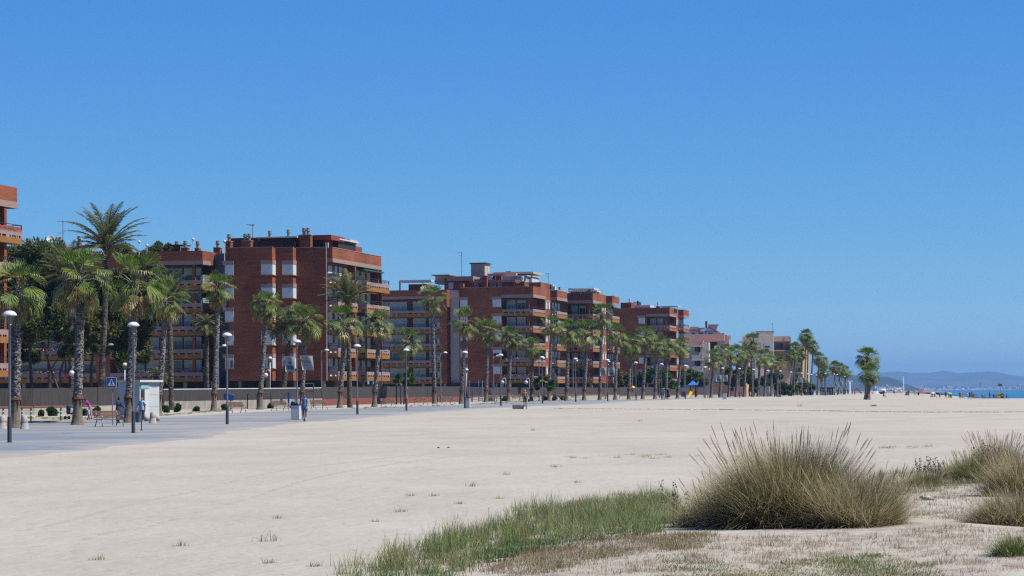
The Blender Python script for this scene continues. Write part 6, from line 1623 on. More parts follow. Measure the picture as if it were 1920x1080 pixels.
for i, (u, Y) in enumerate(LP):
    lab = notes.get(i) or 'grey dome street lamp, %s along the promenade edge from the left' % ORD[i]
    loc = GU(u, Y)
    if base_lamp is None: base_lamp = make_lamp(lab, loc); lt = kids(base_lamp)
    else: dup(base_lamp, lab, loc, tree=lt)
    lampv.append(loc)
# second row: lamps with a side arm, by the palms
side = None
for i, (u, Y, nt_) in enumerate([(196, 250, 'side armed lamp half hidden by the tall date palm trunk'), (409.5, 262, 'side armed lamp behind the fan palm at the tiled shaft'), (603, 300, 'side armed lamp before the plain right end of the stepped wall'), (716, 312, 'side armed lamp right of the fan palm at the block end'),
        (826.3, 330, 'side armed lamp with a small notice, left of the tiled shaft'), (925.5, 362, 'side armed lamp before the plain brick wall of the cream tower block'), (1011, 392, ''), (1074.7, 425, ''), (1135, 440, ''), (1186, 470, ''), (1236, 495, ''), (1283, 520, ''), (1320, 545, '')]):
    loc = GU(u, Y)
    lab = nt_ or 'side armed street lamp by the palm row, %s of its kind from the left' % ORD[i]
    if side is None:
        side = thing('street_lamp', lab, 'street lamp', loc, 0, 'side armed lamps by the palm row'); Hs = 6.5
        m = MB(); m.lathe([(.11, -.1), (.11, 1.0), (.07, 1.02), (.06, Hs), (.001, Hs + .01)], 12); part('pole', m, LGREY, side)
        m = MB(); m.tube([(0, 0, Hs - .12), (.35, 0, Hs - .08), (.78, 0, Hs - .05)], .04, 8); part('arm', m, LGREY, side)
        m = MB(); dome(m, (.62, 0, Hs - .04), .30); m.v = [(x * 1.0, y, z) for x, y, z in m.v]; part('lamp_shade', m, WMETAL, side, smooth=True); st_ = kids(side)
    else: dup(side, lab, loc, tree=st_)
# globe lamps
GOLD = nmat('golden globe base', (.40, .27, .10))
def globe_lamp(label, u, v, Y, curved=False, gold=True, group='garden globe lamps'):
    c = P(u, v, Y); b = GU(u, Y); h = c.z - b.z
    t = thing('globe_lamp', label, 'globe lamp', b, 0, group)
    m = MB()
    if curved: m.tube([(.5, 0, -.1), (.5, 0, h + .3), (.44, 0, h + .52), (.28, 0, h + .62), (.1, 0, h + .55), (0, 0, h + .3)], .045, 8)
    else: m.tube([(0, 0, -.1), (0, 0, h - .2)], .055, 8)
    part('pole', m, WMETAL, t, smooth=True)
    m = MB(); m.sphere((0, 0, h), .27, 16, 10); part('globe', m, WMETAL, t, smooth=True)
    if gold: m = MB(); m.lathe([(.05, h - .3), (.22, h - .2), (.285, h - .03), (.285, h), (.27, h + .01)], 16); part('lower_bowl', m, GOLD, t, smooth=True)
globe_lamp('globe lamp with golden bowl rising behind the white kiosk', 234, 685, 258)
globe_lamp('globe lamp with golden bowl before the stepped brick wall', 506.5, 672.5, 300)
globe_lamp('globe lamp with golden bowl at the right edge of the tiled shaft', 875, 694, 372)
globe_lamp('curved arm globe lamp before the stepped brick wall', 498.5, 703.5, 292, True, False)
globe_lamp('curved arm globe lamp left of the slim fan palm', 942, 717, 365, True, False)
globe_lamp('curved arm globe lamp above the shirtless man', 986.5, 717, 375, True, False)
globe_lamp('white curved arm globe lamp behind the left wall', 134.5, 700, 232, True, False)

# ------------------------------------------------------------------ banners
def banner(label, u0, u1, v0, v1, Y, mark, skew=(0, 0), group='banners on the lamps'):
    a, b = P(u0, v1, Y), P(u1, v0, Y); w, h = b.x - a.x, b.z - a.z
    t = thing('banner', label, 'banner', (a.x, Y, a.z), 0, group)
    n = 8
    def pt(fx, fz, off=0):
        x = fx * w + skew[0] * w * (1 - fz) * (1 - fx) * 1.0 + skew[1] * w * (1 - fz) * fx
        return (x, .09 * math.sin(fx * 4.5 + fz * 1.5) * (1 - fz * .4) - off, fz * h + .05 * h * math.sin(fx * 3.1 + .6) * (1 - fz))
    m = MB()
    for i in range(n):
        for j in range(n): m.quad(pt(i / n, j / n), pt((i + 1) / n, j / n), pt((i + 1) / n, (j + 1) / n), pt(i / n, (j + 1) / n))
    part('cloth', m, CANVAS, t, smooth=True)
    m = MB()
    def patch(x0, x1, z0, z1, k=6):
        for i in range(k):
            f0, f1 = x0 + (x1 - x0) * i / k, x0 + (x1 - x0) * (i + 1) / k; m.quad(pt(f0, z0, .012), pt(f1, z0, .012), pt(f1, z1, .012), pt(f0, z1, .012))
    if mark == 'text':
        for z, x0, x1, hh in ((.80, .35, .68, .02), (.62, .14, .86, .055), (.50, .2, .8, .05), (.36, .22, .78, .02), (.29, .3, .7, .02), (.12, .42, .56, .04)): patch(x0, x1, z, z + hh)
        part('printed_lines', m, INK, t)
    else:
        patch(.20, .82, .14, .40); patch(.36, .60, .48, .66, 4)
        part('printed_picture', m, INKB, t)
        m = MB()
        for z, x0, x1 in ((.84, .3, .7), (.76, .35, .65)): patch(x0, x1, z, z + .025)
        patch(.28, .50, .20, .34, 3); part('printed_lines', m, INK, t)
    m = MB(); m.tube([(-.02, -.0, h + .02), (w + .02, 0, h + .02)], .02, 6); part('rod', m, LGREY, t)
banner('left banner of the nearest pair, pale with a blue picture', 532.5, 553.5, 668.5, 698, 178.6, 'pic', (.14, 0))
banner('right banner of the nearest pair, pale with lines of print', 562, 586, 667.5, 695, 178.6, 'text', (.22, .14))
banner('left banner of the second pair, lines of print', 1125.3, 1136.5, 690, 705.8, 334.6, 'text')
banner('right banner of the second pair, blue picture', 1140.8, 1152.5, 689.5, 705, 334.6, 'pic')
banner('left banner of the third pair, blue picture', 1343, 1352.5, 703.3, 716, 464.6, 'pic')
banner('right banner of the third pair, lines of print', 1356, 1364.5, 703.3, 715.8, 464.6, 'text')
banner('left banner of the far pair beside the dark trees', 1495.5, 1502.5, 708, 717.5, 609.6, 'text')
banner('right banner of the far pair beside the dark trees', 1504.5, 1511.5, 708, 717.5, 609.6, 'pic')
banner('left pale banner above the distant crowd', 1564.5, 1569.5, 717, 724.5, 669.6, 'pic')
banner('middle pale banner above the distant crowd', 1572.5, 1580.5, 716, 725, 690, 'text')
banner('right pale banner above the distant crowd', 1582.5, 1587.5, 718.5, 726, 759.6, 'pic')

# ------------------------------------------------------------------ benches
bench = None
for i, (u, v, Y, rz, nt_) in enumerate([(203, 800, 0, 42, 'wooden bench with metal frames beside the man with the phone'), (442, 774.5, 0, 44, 'wooden bench right of the round blue sign'), (524, 770, 0, 45, 'wooden bench between the outdoor gym bars and the blue exercisers'),
        (597, 768, 0, 46, 'wooden bench left of the fan palm beside the date palm'), (727, 764, 0, 48, 'wooden bench beneath the side armed lamp at the block end'), (788, 760, 0, 48, 'wooden bench left of the tall fan palm'), (839, 758, 0, 48, 'wooden bench left of the second white litter bin'),
        (926, 752, 340, 50, 'wooden bench before the climbing frame'), (969, 752, 352, 50, 'wooden bench just left of the shirtless man'), (1006, 751, 360, 52, 'wooden bench between the short fan palm and the round tree'), (1046, 750, 385, 52, ''), (1077, 750, 405, 52, ''), (1133, 749, 430, 52, ''), (1187, 749, 455, 52, ''), (1332, 745, 520, 52, '')]):
    loc = GU(u, Y) if Y else G(u, v)
    lab = nt_ or 'wooden bench along the palm strip, %s bench from the left' % ORD[i]
    if bench is None:
        bench = thing('park_bench', lab, 'bench', loc, R(rz), 'benches along the palm strip')
        m = MB(); [m.box(-.92, -.44 + q * .105, .42, .92, -.355 + q * .105, .455) for q in range(5)]; part('seat', m, WOOD, bench)
        m = MB()
        for q in range(5):
            z = .52 + q * .085; y = .10 + q * .028; m.box(-.92, y, z, .92, y + .03, z + .075)
        part('backrest', m, WOOD, bench)
        for sx in (-.72, .72):
            m = MB(); m.tube([(sx, -.50, 0), (sx, -.42, .40), (sx, .08, .44), (sx, .24, .96)], .03, 6); m.tube([(sx, .30, 0), (sx, .08, .42)], .03, 6); m.tube([(sx, -.42, .40), (sx, -.48, .62), (sx, -.1, .66), (sx, .15, .66)], .025, 6)
            part('frame', m, LGREY, bench, smooth=True)
        bt_ = kids(bench)
    else: dup(bench, lab, loc, R(rz), tree=bt_)

# ------------------------------------------------------------------ bollards, posts, bins, signs, kiosk
def cone_bollard(label, u, v):
    t = thing('bollard', label, 'bollard', G(u, v), 0, 'pale stone bollards')
    m = MB(); m.lathe([(.26, -.05), (.27, .03), (.24, .06), (.20, .38), (.195, .40), (.2, .43), (.16, .66), (.12, .74), (.001, .77)], 18); part('bollard_body', m, STONE, t, smooth=True)
    m = MB(); m.lathe([(.207, .385), (.213, .40), (.207, .425)], 18); part('groove_ring', m, CONC, t)
cone_bollard('pale stone bollard cut by the left picture edge', 4.5, 804); cone_bollard('pale stone bollard right of the nearest lamp', 46, 805); cone_bollard('pale stone cone bollard between two stone balls by the kiosk', 286.5, 794)
for u, v, lab in ((275, 790, 'grey stone ball left of the cone bollard by the kiosk'), (294.5, 790, 'grey stone ball right of the cone bollard by the kiosk')):
    t = thing('stone_ball', lab, 'stone ball', G(u, v)); m = MB(); m.sphere((0, 0, .2), .22, 16, 10); part('ball', m, STONE, t, smooth=True); m = MB(); m.lathe([(.16, -.05), (.15, .03), (.1, .05)], 14); part('foot', m, CONC, t)
# drooping chain by the bollard
a, b = G(28, 802), G(42, 803); m = MB(); m.tube([a + Vector((0, 0, .45)), a.lerp(b, .35) + Vector((0, 0, .24)), a.lerp(b, .7) + Vector((0, 0, .28)), b + Vector((0, 0, .5))], .025, 6); tag(part('chain', m, BARKR), 'sagging chain hanging beside the stone bollard', 'chain')
GREENP = nmat('dark green paint', (.015, .10, .05))
for i, (u, v, lab) in enumerate([(6, 789, 'green post with white bands nearest the left edge'), (41, 789, 'green post with white bands behind the stone bollard'), (58, 790, 'green post with white bands right of the stone bollard'), (114, 790, 'green post with white bands left of the stroller')]):
    t = thing('green_post', lab, 'post', G(u, v), 0, 'green posts at the crossing'); m = MB(); m.lathe([(.055, -.1), (.055, .80), (.07, .82), (.06, .92), (.001, .95)], 10); part('post', m, GREENP, t)
    m = MB(); [m.lathe([(.057, z), (.059, z + .02), (.057, z + .09)], 10) for z in (.38, .62)]; part('band', m, WMETAL, t)
kb = MB()
for (u0, v0, u1, v1) in ((0, 793.5, 90, 792.5), (90, 792.5, 170, 791)):
    a, b = G(u0, v0), G(u1, v1); d = (b - a); nn = Vector((-d.y, d.x, 0)).normalized() * .16
    kb.add([tuple(p + s_ * nn + Vector((0, 0, h))) for p in (a, b) for s_ in (-1, 1) for h in (-.1, .12)], [(0, 1, 3, 2), (4, 6, 7, 5), (0, 4, 5, 1), (2, 3, 7, 6), (1, 5, 7, 3), (0, 2, 6, 4)])
o = part('kerb', kb, nmat('faded yellow kerb', (.48, .40, .22), (.42, .37, .28), (1, 1, 1), 2)); o['kind'] = 'structure'

def litter_box(label, u, v):
    t = thing('litter_bin', label, 'litter bin', G(u, v), R(-8), 'white litter bins'); s = 1.0
    m = MB(); m.box(-.29, -.29, .04, .29, .29, .98); part('bin_body', m, WMETAL, t)
    m = MB(); m.box(-.31, -.31, .983, .31, .31, 1.03); m.box(-.18, -.18, 1.031, .18, .18, 1.05); part('lid', m, DARKM, t)
    m = MB(); m.box(-.25, -.25, -.1, .25, .25, .039); part('plinth', m, DGREY, t)
litter_box('white box litter bin at the foot of the nearest banner lamp', 555, 787); litter_box('white box litter bin at the foot of the lamp by the tiled shaft', 876, 765); litter_box('white box litter bin beneath the third pair of banners', 1358.5, 748.5)
t = thing('mesh_bin', 'small dark mesh litter bin on a post beside the lamp', 'litter bin', G(259.5, 809)); m = MB(); m.lathe([(.15, .48), (.19, 1.0), (.2, 1.02), (.18, 1.0)], 14); m.tube([(0, 0, .47), (0, 0, .5)], .15, 14); part('basket', m, nmat('blue grey mesh', (.13, .16, .20)), t, smooth=True); m = MB(); m.tube([(.16, 0, -.1), (.16, 0, 1.12)], .03, 8); part('post', m, DGREY, t)
# pedestrian crossing sign
t = thing('crossing_sign', 'blue square pedestrian crossing sign on a pole before the kiosk', 'road sign', G(211, 798)); b0 = t.location.copy(); Ys = b0.y
c = P(209.5, 717, Ys) - b0
m = MB(); m.tube([(0, 0, -.1), (0, 0, c.z + .38)], .035, 8); part('pole', m, LGREY, t)
m = MB(); m.box(c.x - .31, -.075, c.z - .31, c.x + .31, -.045, c.z + .31); pl = part('sign_plate', m, WMETAL, t)
m = MB(); m.box(c.x - .285, -.082, c.z - .285, c.x + .285, -.0755, c.z + .285); part('blue_field', m, BLUEP, pl)
m = MB(); y = -.085; m.add([(c.x - .24, y, c.z - .22), (c.x + .24, y, c.z - .22), (c.x, y, c.z + .23)], [(0, 1, 2)]); part('white_triangle', m, WMETAL, pl)
m = MB(); y = -.089
m.sphere((c.x + .01, y, c.z + .10), .033, 8, 6, (1, .1, 1)); m.quad((c.x - .035, y, c.z - .05), (c.x + .03, y, c.z - .05), (c.x + .045, y, c.z + .06), (c.x - .02, y, c.z + .06))
for (x0, z0, x1, z1) in ((0, -.05, -.085, -.17), (0, -.05, .08, -.17), (.02, .05, .09, -.01), (-.01, .05, -.075, -.005)):
    m.quad((c.x + x0 - .02, y, c.z + z0), (c.x + x0 + .02, y, c.z + z0), (c.x + x1 + .02, y, c.z + z1), (c.x + x1 - .02, y, c.z + z1))
for q in range(5): m.quad((c.x - .19 + q * .085, y, c.z - .215), (c.x - .15 + q * .085, y, c.z - .215), (c.x - .15 + q * .085, y, c.z - .18), (c.x - .19 + q * .085, y, c.z - .18))
part('walking_figure', m, BLACK, pl)
# white kiosk
kY = 178.0
kx = thing('kiosk', 'white flat roofed beach kiosk with an open door', 'kiosk', GU(262, kY), R(-35)); o0 = kx.location.copy()
zt = (P(262, 716.5, kY) - o0).z; KL, KD = 2.1, 2.0
KW = nmat('white kiosk panel', (.66, .68, .67), (.60, .62, .62), (1, 1, 1), 1, .6)
m = MB(); m.box(-KL, 0, -.1, 0, KD, zt); part('wall', m, KW, kx)
m = MB(); m.box(-KL - .12, -.18, zt + .002, .2, KD + .2, zt + .15); part('roof', m, WMETAL, kx)
m = MB(); m.box(.003, .12, .05, .05, .42, zt - .55); part('doorway_shade', m, DARKI, kx); m = MB(); m.box(.003, .44, .03, .06, .86, zt - .5); d_ = part('door', m, WMETAL, kx); m = MB(); m.box(.062, .5, 1.0, .1, .53, 1.12); part('handle', m, DARKM, d_)  # dark panel on the wall paints the shade inside the doorway
m = MB(); m.box(.003, .08, zt - .45, .055, .9, zt - .08); part('transom_panel', m, nmat('pale turquoise panel', (.35, .62, .62)), kx)
m = MB()
for zz in (.9, 1.75): m.box(-KL + .01, -.006, zz, -.01, -.001, zz + .015); m.box(.001, .95, zz, .006, KD - .01, zz + .015)
part('panel_joint', m, LGREY, kx)
m = MB()
for zz, w_ in ((zt - .38, .75), (zt - .48, .6), (zt - .8, .8), (zt - .88, .8), (zt - .96, .7), (zt - 1.12, .8), (zt - 1.2, .5)): m.box(-KL + .95, -.012, zz, -KL + .95 + w_, -.008, zz + .03)
m.box(.008, 1.2, zt - .36, .012, 1.8, zt - .31); part('printed_lines', m, nmat('grey kiosk print', (.28, .32, .35)), kx)
# round blue sign
t = thing('round_sign', 'round blue sign with its back half turned beside the bench', 'sign', G(430, 768)); b0 = t.location.copy(); c = P(426.5, 743.5, b0.y) - b0
for nm_, dx, r_, y in (('sign_disc', 0, .40, 0), ('rear_disc', .34, .34, .25)):
    m = MB(); m.lathe([(.001, -.02), (r_ - .02, -.02), (r_, 0), (r_ - .02, .02), (.001, .02)], 24); m.v = [(c.x + dx + x, y + z, c.z - dx * .25 + yy) for x, yy, z in m.v]; part(nm_, m, BLUEP, t)
m = MB(); m.tube([(.1, .1, -.1), (.1, .1, c.z + .1)], .04, 8); part('pole', m, DARKM, t)
# outdoor gym
GYM = nmat('grey blue gym tube', (.08, .11, .17))
def gym(label, u, Y, w_, h_, kind, mat, group='outdoor gym equipment'):
    b = GU(u, Y); t = thing('exercise_machine', label, 'gym equipment', b, R(-20), group); m = MB()
    if kind == 'bars':
        for sx in (-1, 1): part('post', MB().tube([(sx * w_, 0, -.1), (sx * w_, 0, h_)], .06, 8), mat, t)
        part('crossbar', MB().tube([(-w_, 0, h_ - .05), (w_, 0, h_ - .05)], .035, 8), LGREY, t); part('crossbar', MB().tube([(-w_, .05, h_ * .65), (w_, .05, h_ * .65)], .035, 8), mat, t)
    else:
        part('post', MB().tube([(0, 0, -.1), (0, 0, h_)], .09, 10), mat, t)
        for sx in (-1, 1):
            part('seat', MB().box(sx * .35, -.2, .45, sx * .8, .2, .52), mat, t); part('backrest', MB().box(sx * .78, -.2, .5, sx * .86, .2, 1.0), mat, t)
            part('handle', MB().tube([(0, 0, h_ - .2), (sx * .45, -.1, h_ - .3), (sx * .5, -.15, h_ - .75)], .03, 6), LGREY, t)
gym('gym bars with blue grey posts left of the leaning fan palm', 473, 258, .55, 1.5, 'bars', GYM); gym('gym bars directly right of the leaning fan palm', 500, 262, .5, 1.6, 'bars', GYM)
gym('bright blue double seat exerciser behind the white litter bin', 541, 262, .5, 1.7, 'seat', BLUEL); gym('grey exerciser panel posts right behind the scooter rider', 579, 268, .55, 2.6, 'bars', GYM)
# climbing frame
cf = thing('climbing_frame', 'tall climbing frame with blue nets beside the fan palm', 'climbing frame', GU(880, 345), R(-12)); s = 345 / F
for x in (0, 18, 25): part('post', MB().tube([(x * s, 0, -.1), (x * s, 0, 2.75)], .07, 8), LGREY, cf); part('post_cap', MB().sphere((x * s, 0, 2.8), .09), BLUEL, cf)
for q in range(9): part('rung', MB().tube([(.05, 0, .35 + q * .28), (18 * s - .05, 0, .35 + q * .28)], .028, 6), BLUEP, cf)
m = MB()
for q in range(10): m.tube([(18 * s, 0, .2 + q * .26), (25 * s, 0, .2 + q * .26)], .022, 5)
for q in range(4): m.tube([(18 * s + q * 2.2 * s, 0, .2), (18 * s + q * 2.2 * s, 0, 2.6)], .022, 5)
part('net', m, BLUEP, cf)
cf = thing('climbing_frame', 'steel pull-up frame with red joints right of the blue nets', 'climbing frame', GU(914, 348), R(-12))
for x in (0, 8, 13, 18): part('post', MB().tube([(x * s, .3 * (x % 3), -.1), (x * s, .3 * (x % 3), 2.5 + .15 * (x == 8))], .055, 8), LGREY, cf)
for z_, x0, x1 in ((2.35, 0, 8), (2.2, 8, 18), (1.9, 0, 13)): part('crossbar', MB().tube([(x0 * s, .1, z_), (x1 * s, .1, z_)], .04, 6), LGREY, cf); part('joint', MB().box(x1 * s - .25, .02, z_ - .07, x1 * s - .05, .18, z_ + .07), REDPL, cf)
# signal posts with blue top
for u, Y, lab, cm in ((743.5, 300, 'grey post with bright blue cap left of the short fan palm', BLUEL), (751.5, 302, 'plain grey post right of the blue capped one', LGREY)):
    t = thing('post', lab, 'post', GU(u, Y)); part('shaft', MB().tube([(0, 0, -.1), (0, 0, 2.3)], .09, 8), DGREY, t); part('cap', MB().sphere((0, 0, 2.36), .13), cm, t)
# yellow play sign, blue sign, playground
t = thing('play_canopy', 'small yellow canopy on a pole before the plain far wall', 'play equipment', GU(1186, 470)); part('pole', MB().tube([(0, 0, -.1), (0, 0, 2.0)], .06, 8), LGREY, t); part('canopy', MB().lathe([(.55, 1.95), (.5, 2.1), (.3, 2.3), (.001, 2.35)], 8), YELP, t)
t = thing('blue_sign', 'small blue square sign by the seventeenth fan palm', 'sign', GU(1087.5, 440)); part('pole', MB().tube([(0, 0, -.1), (0, 0, 2.2)], .05, 8), LGREY, t); part('sign_plate', MB().box(-.32, -.06, 1.75, .32, -.03, 2.25), BLUEP, t)
pg_ = thing('playground_tower', 'playground tower with blue pyramid roof and yellow slide', 'playground tower', GU(1299.5, 520), R(-10)); s = 520 / F
for x in (-.55, .55):
    for y in (-.5, .5): part('post', MB().box(x - .06, y - .06, -.1, x + .06, y + .06, 2.55), DBROWN, pg_)
m = MB(); m.add([(-.95, -.85, 2.55), (.95, -.85, 2.55), (.95, .85, 2.55), (-.95, .85, 2.55), (0, 0, 3.55)], [(0, 1, 4), (1, 2, 4), (2, 3, 4), (3, 0, 4), (0, 3, 2, 1)]); part('roof', m, BLUEL, pg_)
part('platform', MB().box(-.6, -.55, 1.2, .6, .55, 1.3), DBROWN, pg_); part('side_panel', MB().box(.42, -.56, .2, .95, -.5, 1.3), REDP, pg_)
m = MB(); pts_ = [(-.1, -.55, 1.35), (-.2, -1.3, .95), (-.35, -2.1, .35), (-.4, -2.6, .15), (-.42, -2.9, .12)]
for (a, b) in zip(pts_, pts_[1:]):
    m.quad((a[0] - .28, a[1], a[2]), (a[0] + .28, a[1], a[2]), (b[0] + .28, b[1], b[2]), (b[0] - .28, b[1], b[2]))
    for sx in (-.28, .28): m.quad((a[0] + sx, a[1], a[2]), (b[0] + sx, b[1], b[2]), (b[0] + sx * 1.15, b[1], b[2] + .25), (a[0] + sx * 1.15, a[1], a[2] + .25))
part('slide', m, YELP, pg_)
for x in (-.33, .2): part('slide_rail', MB().tube([(x, -.52, 1.3), (x, -.6, 1.95)], .06, 6), YELP, pg_)
sw = thing('swing_frame', 'thin swing frame right of the playground tower', 'swing', GU(1313, 522), R(-10))
for x in (-.9, 1.6): part('leg', MB().tube([(x, -.5, 0), (x, 0, 2.3)], .05, 6), LGREY, sw); part('leg', MB().tube([(x, .5, 0), (x, 0, 2.3)], .05, 6), LGREY, sw)
part('crossbar', MB().tube([(-.9, 0, 2.3), (1.6, 0, 2.3)], .05, 6), BLUEP, sw); part('panel', MB().box(-.75, -.05, 1.2, -.5, .05, 2.0), nmat('turquoise plastic', (.1, .38, .30)), sw)
pf = thing('play_fence', 'low blue and red playground panel left of the tower', 'playground panel', GU(1277, 515), R(-10))
for x in (0, .9): part('post', MB().box(x - .05, -.05, -.1, x + .05, .05, 2.3), LGREY, pf)
part('roof', MB().box(-.2, -.4, 2.3, 1.1, .4, 2.42), BLUEL, pf); part('panel', MB().box(.06, -.03, .2, .84, .03, 1.2), nmat('dull violet panel', (.14, .12, .22)), pf)
# concrete blocks
t = thing('concrete_block', 'grey concrete block on the sand left of the shirtless man', 'concrete block', G(970, 767), R(-6)); m = MB(); m.box(-.42, -.4, -.1, .42, .4, .40); part('block', m, CONC, t); m = MB(); m.box(.50, -.35, -.1, .56, .35, .36); m.box(.561, -.4, .32, .9, .4, .40); m.box(.84, -.35, -.1, .9, .35, .319); part('side_block', m, CONC, t)
t = thing('concrete_block', 'low grey concrete block at the far promenade edge', 'concrete block', GU(1460.5, 500), 0); part('block', MB().box(-.42, -.4, -.1, .42, .4, .45), CONC, t); part('cap', MB().box(-.44, -.42, .452, .44, .42, .5), CONC, t)
t = thing('bollard', 'slim black bollard left of the far concrete block', 'bollard', GU(1452.3, 500)); part('shaft', MB().tube([(0, 0, -.1), (0, 0, 1.15)], .1, 10), BLACK, t); part('cap', MB().sphere((0, 0, 1.17), .09), LGREY, t)
# pale notice board and toilet hut behind the far palms
t = thing('service_cabinet', 'pale grey service hut behind the last row palms', 'hut', GU(1434.5, 585), R(-12)); part('wall', MB().box(-1.1, 0, -.1, 1.1, 1.5, 2.3), GREYW, t); part('roof', MB().box(-1.15, -.05, 2.302, 1.15, 1.55, 2.4), CONC, t)
t = thing('cafe_table', 'orange topped cafe table behind the third banners', 'table', GU(1377, 540)); part('tabletop', MB().box(-.9, -.4, 1.0, .9, .4, 1.1), nmat('orange table', (.50, .16, .04)), t)
for x in (-.8, .8): part('leg', MB().box(x - .04, -.04, -.1, x + .04, .04, 1.0), LGREY, t)
# beach bar pergola
bb = thing('beach_bar', 'low dark roofed beach bar among the far palms', 'beach bar', GU(1550, 690), R(-8)); s = 690 / F
part('roof', MB().box(-13.5 * s, -1.5, 1.95, 13.5 * s, 1.5, 2.12), DARKI, bb); part('counter', MB().box(-12 * s, -1.2, -.1, 6 * s, -.9, .9), GREYW, bb); part('back_wall', MB().box(-12 * s, 1.0, -.1, 12 * s, 1.15, 1.95), DARKI, bb)
for q in range(7): part('post', MB().box((-13 + q * 4.3) * s - .06, -1.4, -.1, (-13 + q * 4.3) * s + .06, -1.28, 1.95), WMETAL, bb)
for q in range(3): part('window', MB().box((-10 + q * 8) * s, -.88, 1.0, (-6 + q * 8) * s, -.8, 1.7), GREYW, bb)
# far beach things
def parasol(label, u, v, Y, r_, mat):
    b = GU(u, Y); c = P(u, v, Y) - b; t = thing('parasol', label, 'parasol', b, 0, 'beach parasols'); h = max(1.2, c.z)
    part('pole', MB().tube([(0, 0, -.1), (0, 0, h)], .03, 6), WMETAL, t); m = MB(); m.lathe([(r_, h - .32), (r_ * .8, h - .14), (r_ * .45, h + .02), (.001, h + .1)], 10); part('canopy', m, mat, t)
parasol('red parasol open on the beach at the shore', 1728.5, 733, 690, 1.0, nmat('red parasol', (.62, .05, .07))); parasol('white parasol open on the beach at the shore', 1749, 735.8, 660, .8, WMETAL); parasol('lime yellow parasol open on the beach at the shore', 1780, 736.2, 630, .7, nmat('lime parasol', (.45, .6, .12)))
parasol('yellow beach parasol left of the mast', 1689.5, 736, 760, .5, YELP); parasol('pale sunshade over the person in black', 1678.5, 735, 790, .6, CREAM)
t = thing('beach_mast', 'tall thin white mast on the beach', 'mast', GU(1694.5, 760)); h = (P(1694.5, 707, 760) - GU(1694.5, 760)).z; part('mast', MB().tube([(0, 0, -.2), (0, 0, h)], [.13, .09], 8), BRIGHT, t); part('tip', MB().sphere((0, 0, h), .16), WMETAL, t)
t = thing('beach_tent', 'dark blue and black beach tent beside the mast', 'tent', GU(1700, 700)); m = MB(); m.add([(-.7, -.5, 0), (.7, -.5, 0), (.5, .5, 0), (-.5, .5, 0), (.1, 0, 1.25)], [(0, 1, 4), (1, 2, 4), (2, 3, 4), (3, 0, 4)]); part('canvas', m, nmat('navy tent', (.03, .04, .12)), t); part('side_panel', MB().tri((.1, -.52, .1), (.6, -.52, .1), (.2, -.1, 1.1)), nmat('green tent panel', (.12, .2, .1)), t)
bo = thing('beached_boat', 'white motor boat with dark blue hull lying on the beach', 'boat', GU(1655, 850), .85)
def hull(mb, L, W_, z0, z1, k=10):
    ring = []
    for i in range(k + 1):
        f = i / k; x = -L / 2 + L * f; wd = W_ * (1 - max(0, f - .45) ** 2 * 3.0); wd = max(.05, wd)
        ring.append([(x, -wd * .35, z0 + .25 * max(0, f - .6)), (x, -wd, z1 + .15 * f), (x, wd, z1 + .15 * f), (x, wd * .35, z0 + .25 * max(0, f - .6))])
    for a, b in zip(ring, ring[1:]):
        mb.quad(a[0], b[0], b[1], a[1]); mb.quad(a[1], b[1], b[2], a[2]); mb.quad(a[2], b[2], b[3], a[3]); mb.quad(a[3], b[3], b[0], a[0])
    mb.add(ring[0], [(0, 1, 2, 3)]); mb.add(ring[-1], [(3, 2, 1, 0)])
m = MB(); hull(m, 2.6, .6, 0, .7); part('hull', m, nmat('navy hull', (.02, .06, .2)), bo); m = MB(); hull(m, 4.0, .75, .72, 1.1); part('deck', m, BRIGHT, bo); part('canopy', MB().box(-1.6, -.6, 1.4, 1.2, .6, 1.62), BRIGHT, bo)
for x in (-1.4, 1.0): part('canopy_post', MB().tube([(x, -.4, 1.1), (x, -.4, 1.46)], .03, 5), LGREY, bo)
for i, (u, Y, L, lab) in enumerate([(1629, 900, 4, 'white boat lying left of the taller twin palm base'), (1641, 880, 3.4, 'small white boat lying between the twin palms and the navy hull')]):
    bo = thing('beached_boat', lab, 'boat', GU(u, Y), .8); m = MB(); hull(m, L, .7, 0, .9); part('hull', m, BRIGHT, bo); part('cockpit', MB().box(-.5, -.3, .72, .3, .3, 1.15), DARKI, bo)
t = thing('inflatable_slide', 'small red slanted beach slide beside the far walkers', 'slide', GU(1610, 770)); m = MB(); m.add([(-1.1, -.4, 1.9), (-1.1, .4, 1.9), (.9, .4, .1), (.9, -.4, .1), (-.8, -.4, 2.1), (.9, -.4, .5), (.9, .4, .5), (-.8, .4, 2.1)], [(0, 1, 2, 3), (4, 5, 6, 7), (0, 3, 5, 4), (1, 7, 6, 2), (0, 4, 7, 1)]); part('slide', m, REDPL, t); part('ladder', MB().box(-1.2, -.3, -.1, -1.05, .3, 1.9), LGREY, t)
t = thing('shower_column', 'white beach shower column on the far sand', 'shower', GU(1594, 760)); hh = (P(1594, 715.5, 760) - GU(1594, 760)).z; part('column', MB().box(-.22, -.22, -.1, .22, .22, hh), BRIGHT, t)
for sx in (-1, 1): part('lamp_head', MB().sphere((sx * .5, 0, hh + .05), .22), WMETAL, t)
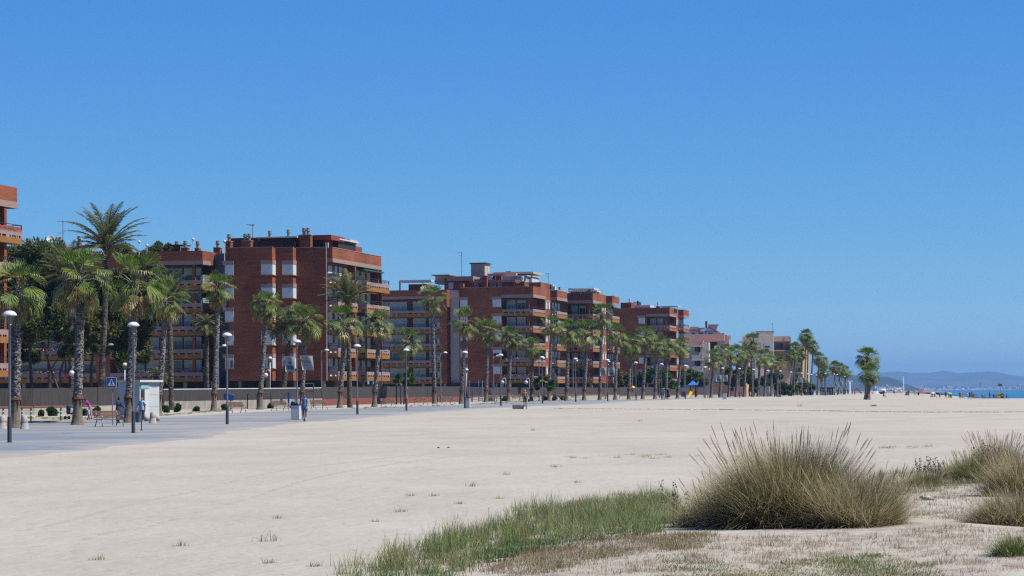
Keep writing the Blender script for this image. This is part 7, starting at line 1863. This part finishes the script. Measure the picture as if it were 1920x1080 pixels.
# twin bins and notice board on the shore
yb = thing('recycling_bin', 'yellow wheelie bin at the shore', 'bin', GU(1873, 594)); part('bin_body', MB().box(-.32, -.35, .1, .32, .35, 1.08), YELP, yb); part('lid', MB().box(-.5, -.42, 1.082, .38, .42, 1.25), YELP, yb); part('wheels', MB().box(-.3, .2, -.05, .3, .38, .099), BLACK, yb)
db = thing('recycling_bin', 'dark green bin right of the yellow one at the shore', 'bin', GU(1878.8, 594)); part('bin_body', MB().box(-.32, -.35, .1, .32, .35, 1.1), nmat('dark green bin', (.035, .06, .04)), db); part('lid', MB().box(-.36, -.4, 1.102, .36, .4, 1.25), nmat('grey green lid', (.2, .26, .2)), db); part('label_panel', MB().box(-.18, -.36, .62, .18, -.352, .92), GREYW, db)
nb_ = thing('notice_board', 'grey rectangular notice board on a pole behind the bins', 'sign', GU(1875.5, 620)); z0 = GU(1875.5, 620).z; zt_ = P(1875.5, 722, 620).z - z0; part('pole', MB().tube([(.15, 0, -.1), (.0, 0, zt_)], .06, 6), LGREY, nb_); part('board', MB().box(-.5, -.06, zt_ - .3, .5, -.01, zt_ + .34), nmat('brown grey board', (.16, .13, .12)), nb_)
dg_ = thing('dog', 'small white dog beside the tall dark figure at the shore', 'dog', GU(1852.5, 592)); m = MB(); m.sphere((0, 0, .3), .2, 10, 8, (1.3, .6, .7)); m.sphere((-.28, 0, .45), .11, 8, 6, (1.2, .8, .9)); m.tube([(-.15, 0, .35), (-.27, 0, .44)], .07, 6); [m.tube([(x, y, .25), (x, y, 0)], [.05, .03], 5) for x in (-.15, .17) for y in (-.07, .07)]; m.tube([(.25, 0, .35), (.36, 0, .5)], .03, 5); part('body', m, WMETAL, dg_, smooth=True)
# small dark debris pair on the sand
for u, v, lab in ((1636, 761.5, 'left one of two small dark lumps on the far sand'), (1641, 761, 'right one of two small dark lumps on the far sand'), (822, 840, 'dark flat stone on the open sand, left of two'), (841, 839.5, 'dark flat stone on the open sand, right of two')):
    c = G(u, v); m = MB(); k = c.y * .00045; m.sphere((0, 0, k * .35), k, 8, 6, (1.2, .8, .6)); tag(part('stone', m, DARKI, loc=c), lab, 'stone', 'small dark lumps on the sand')
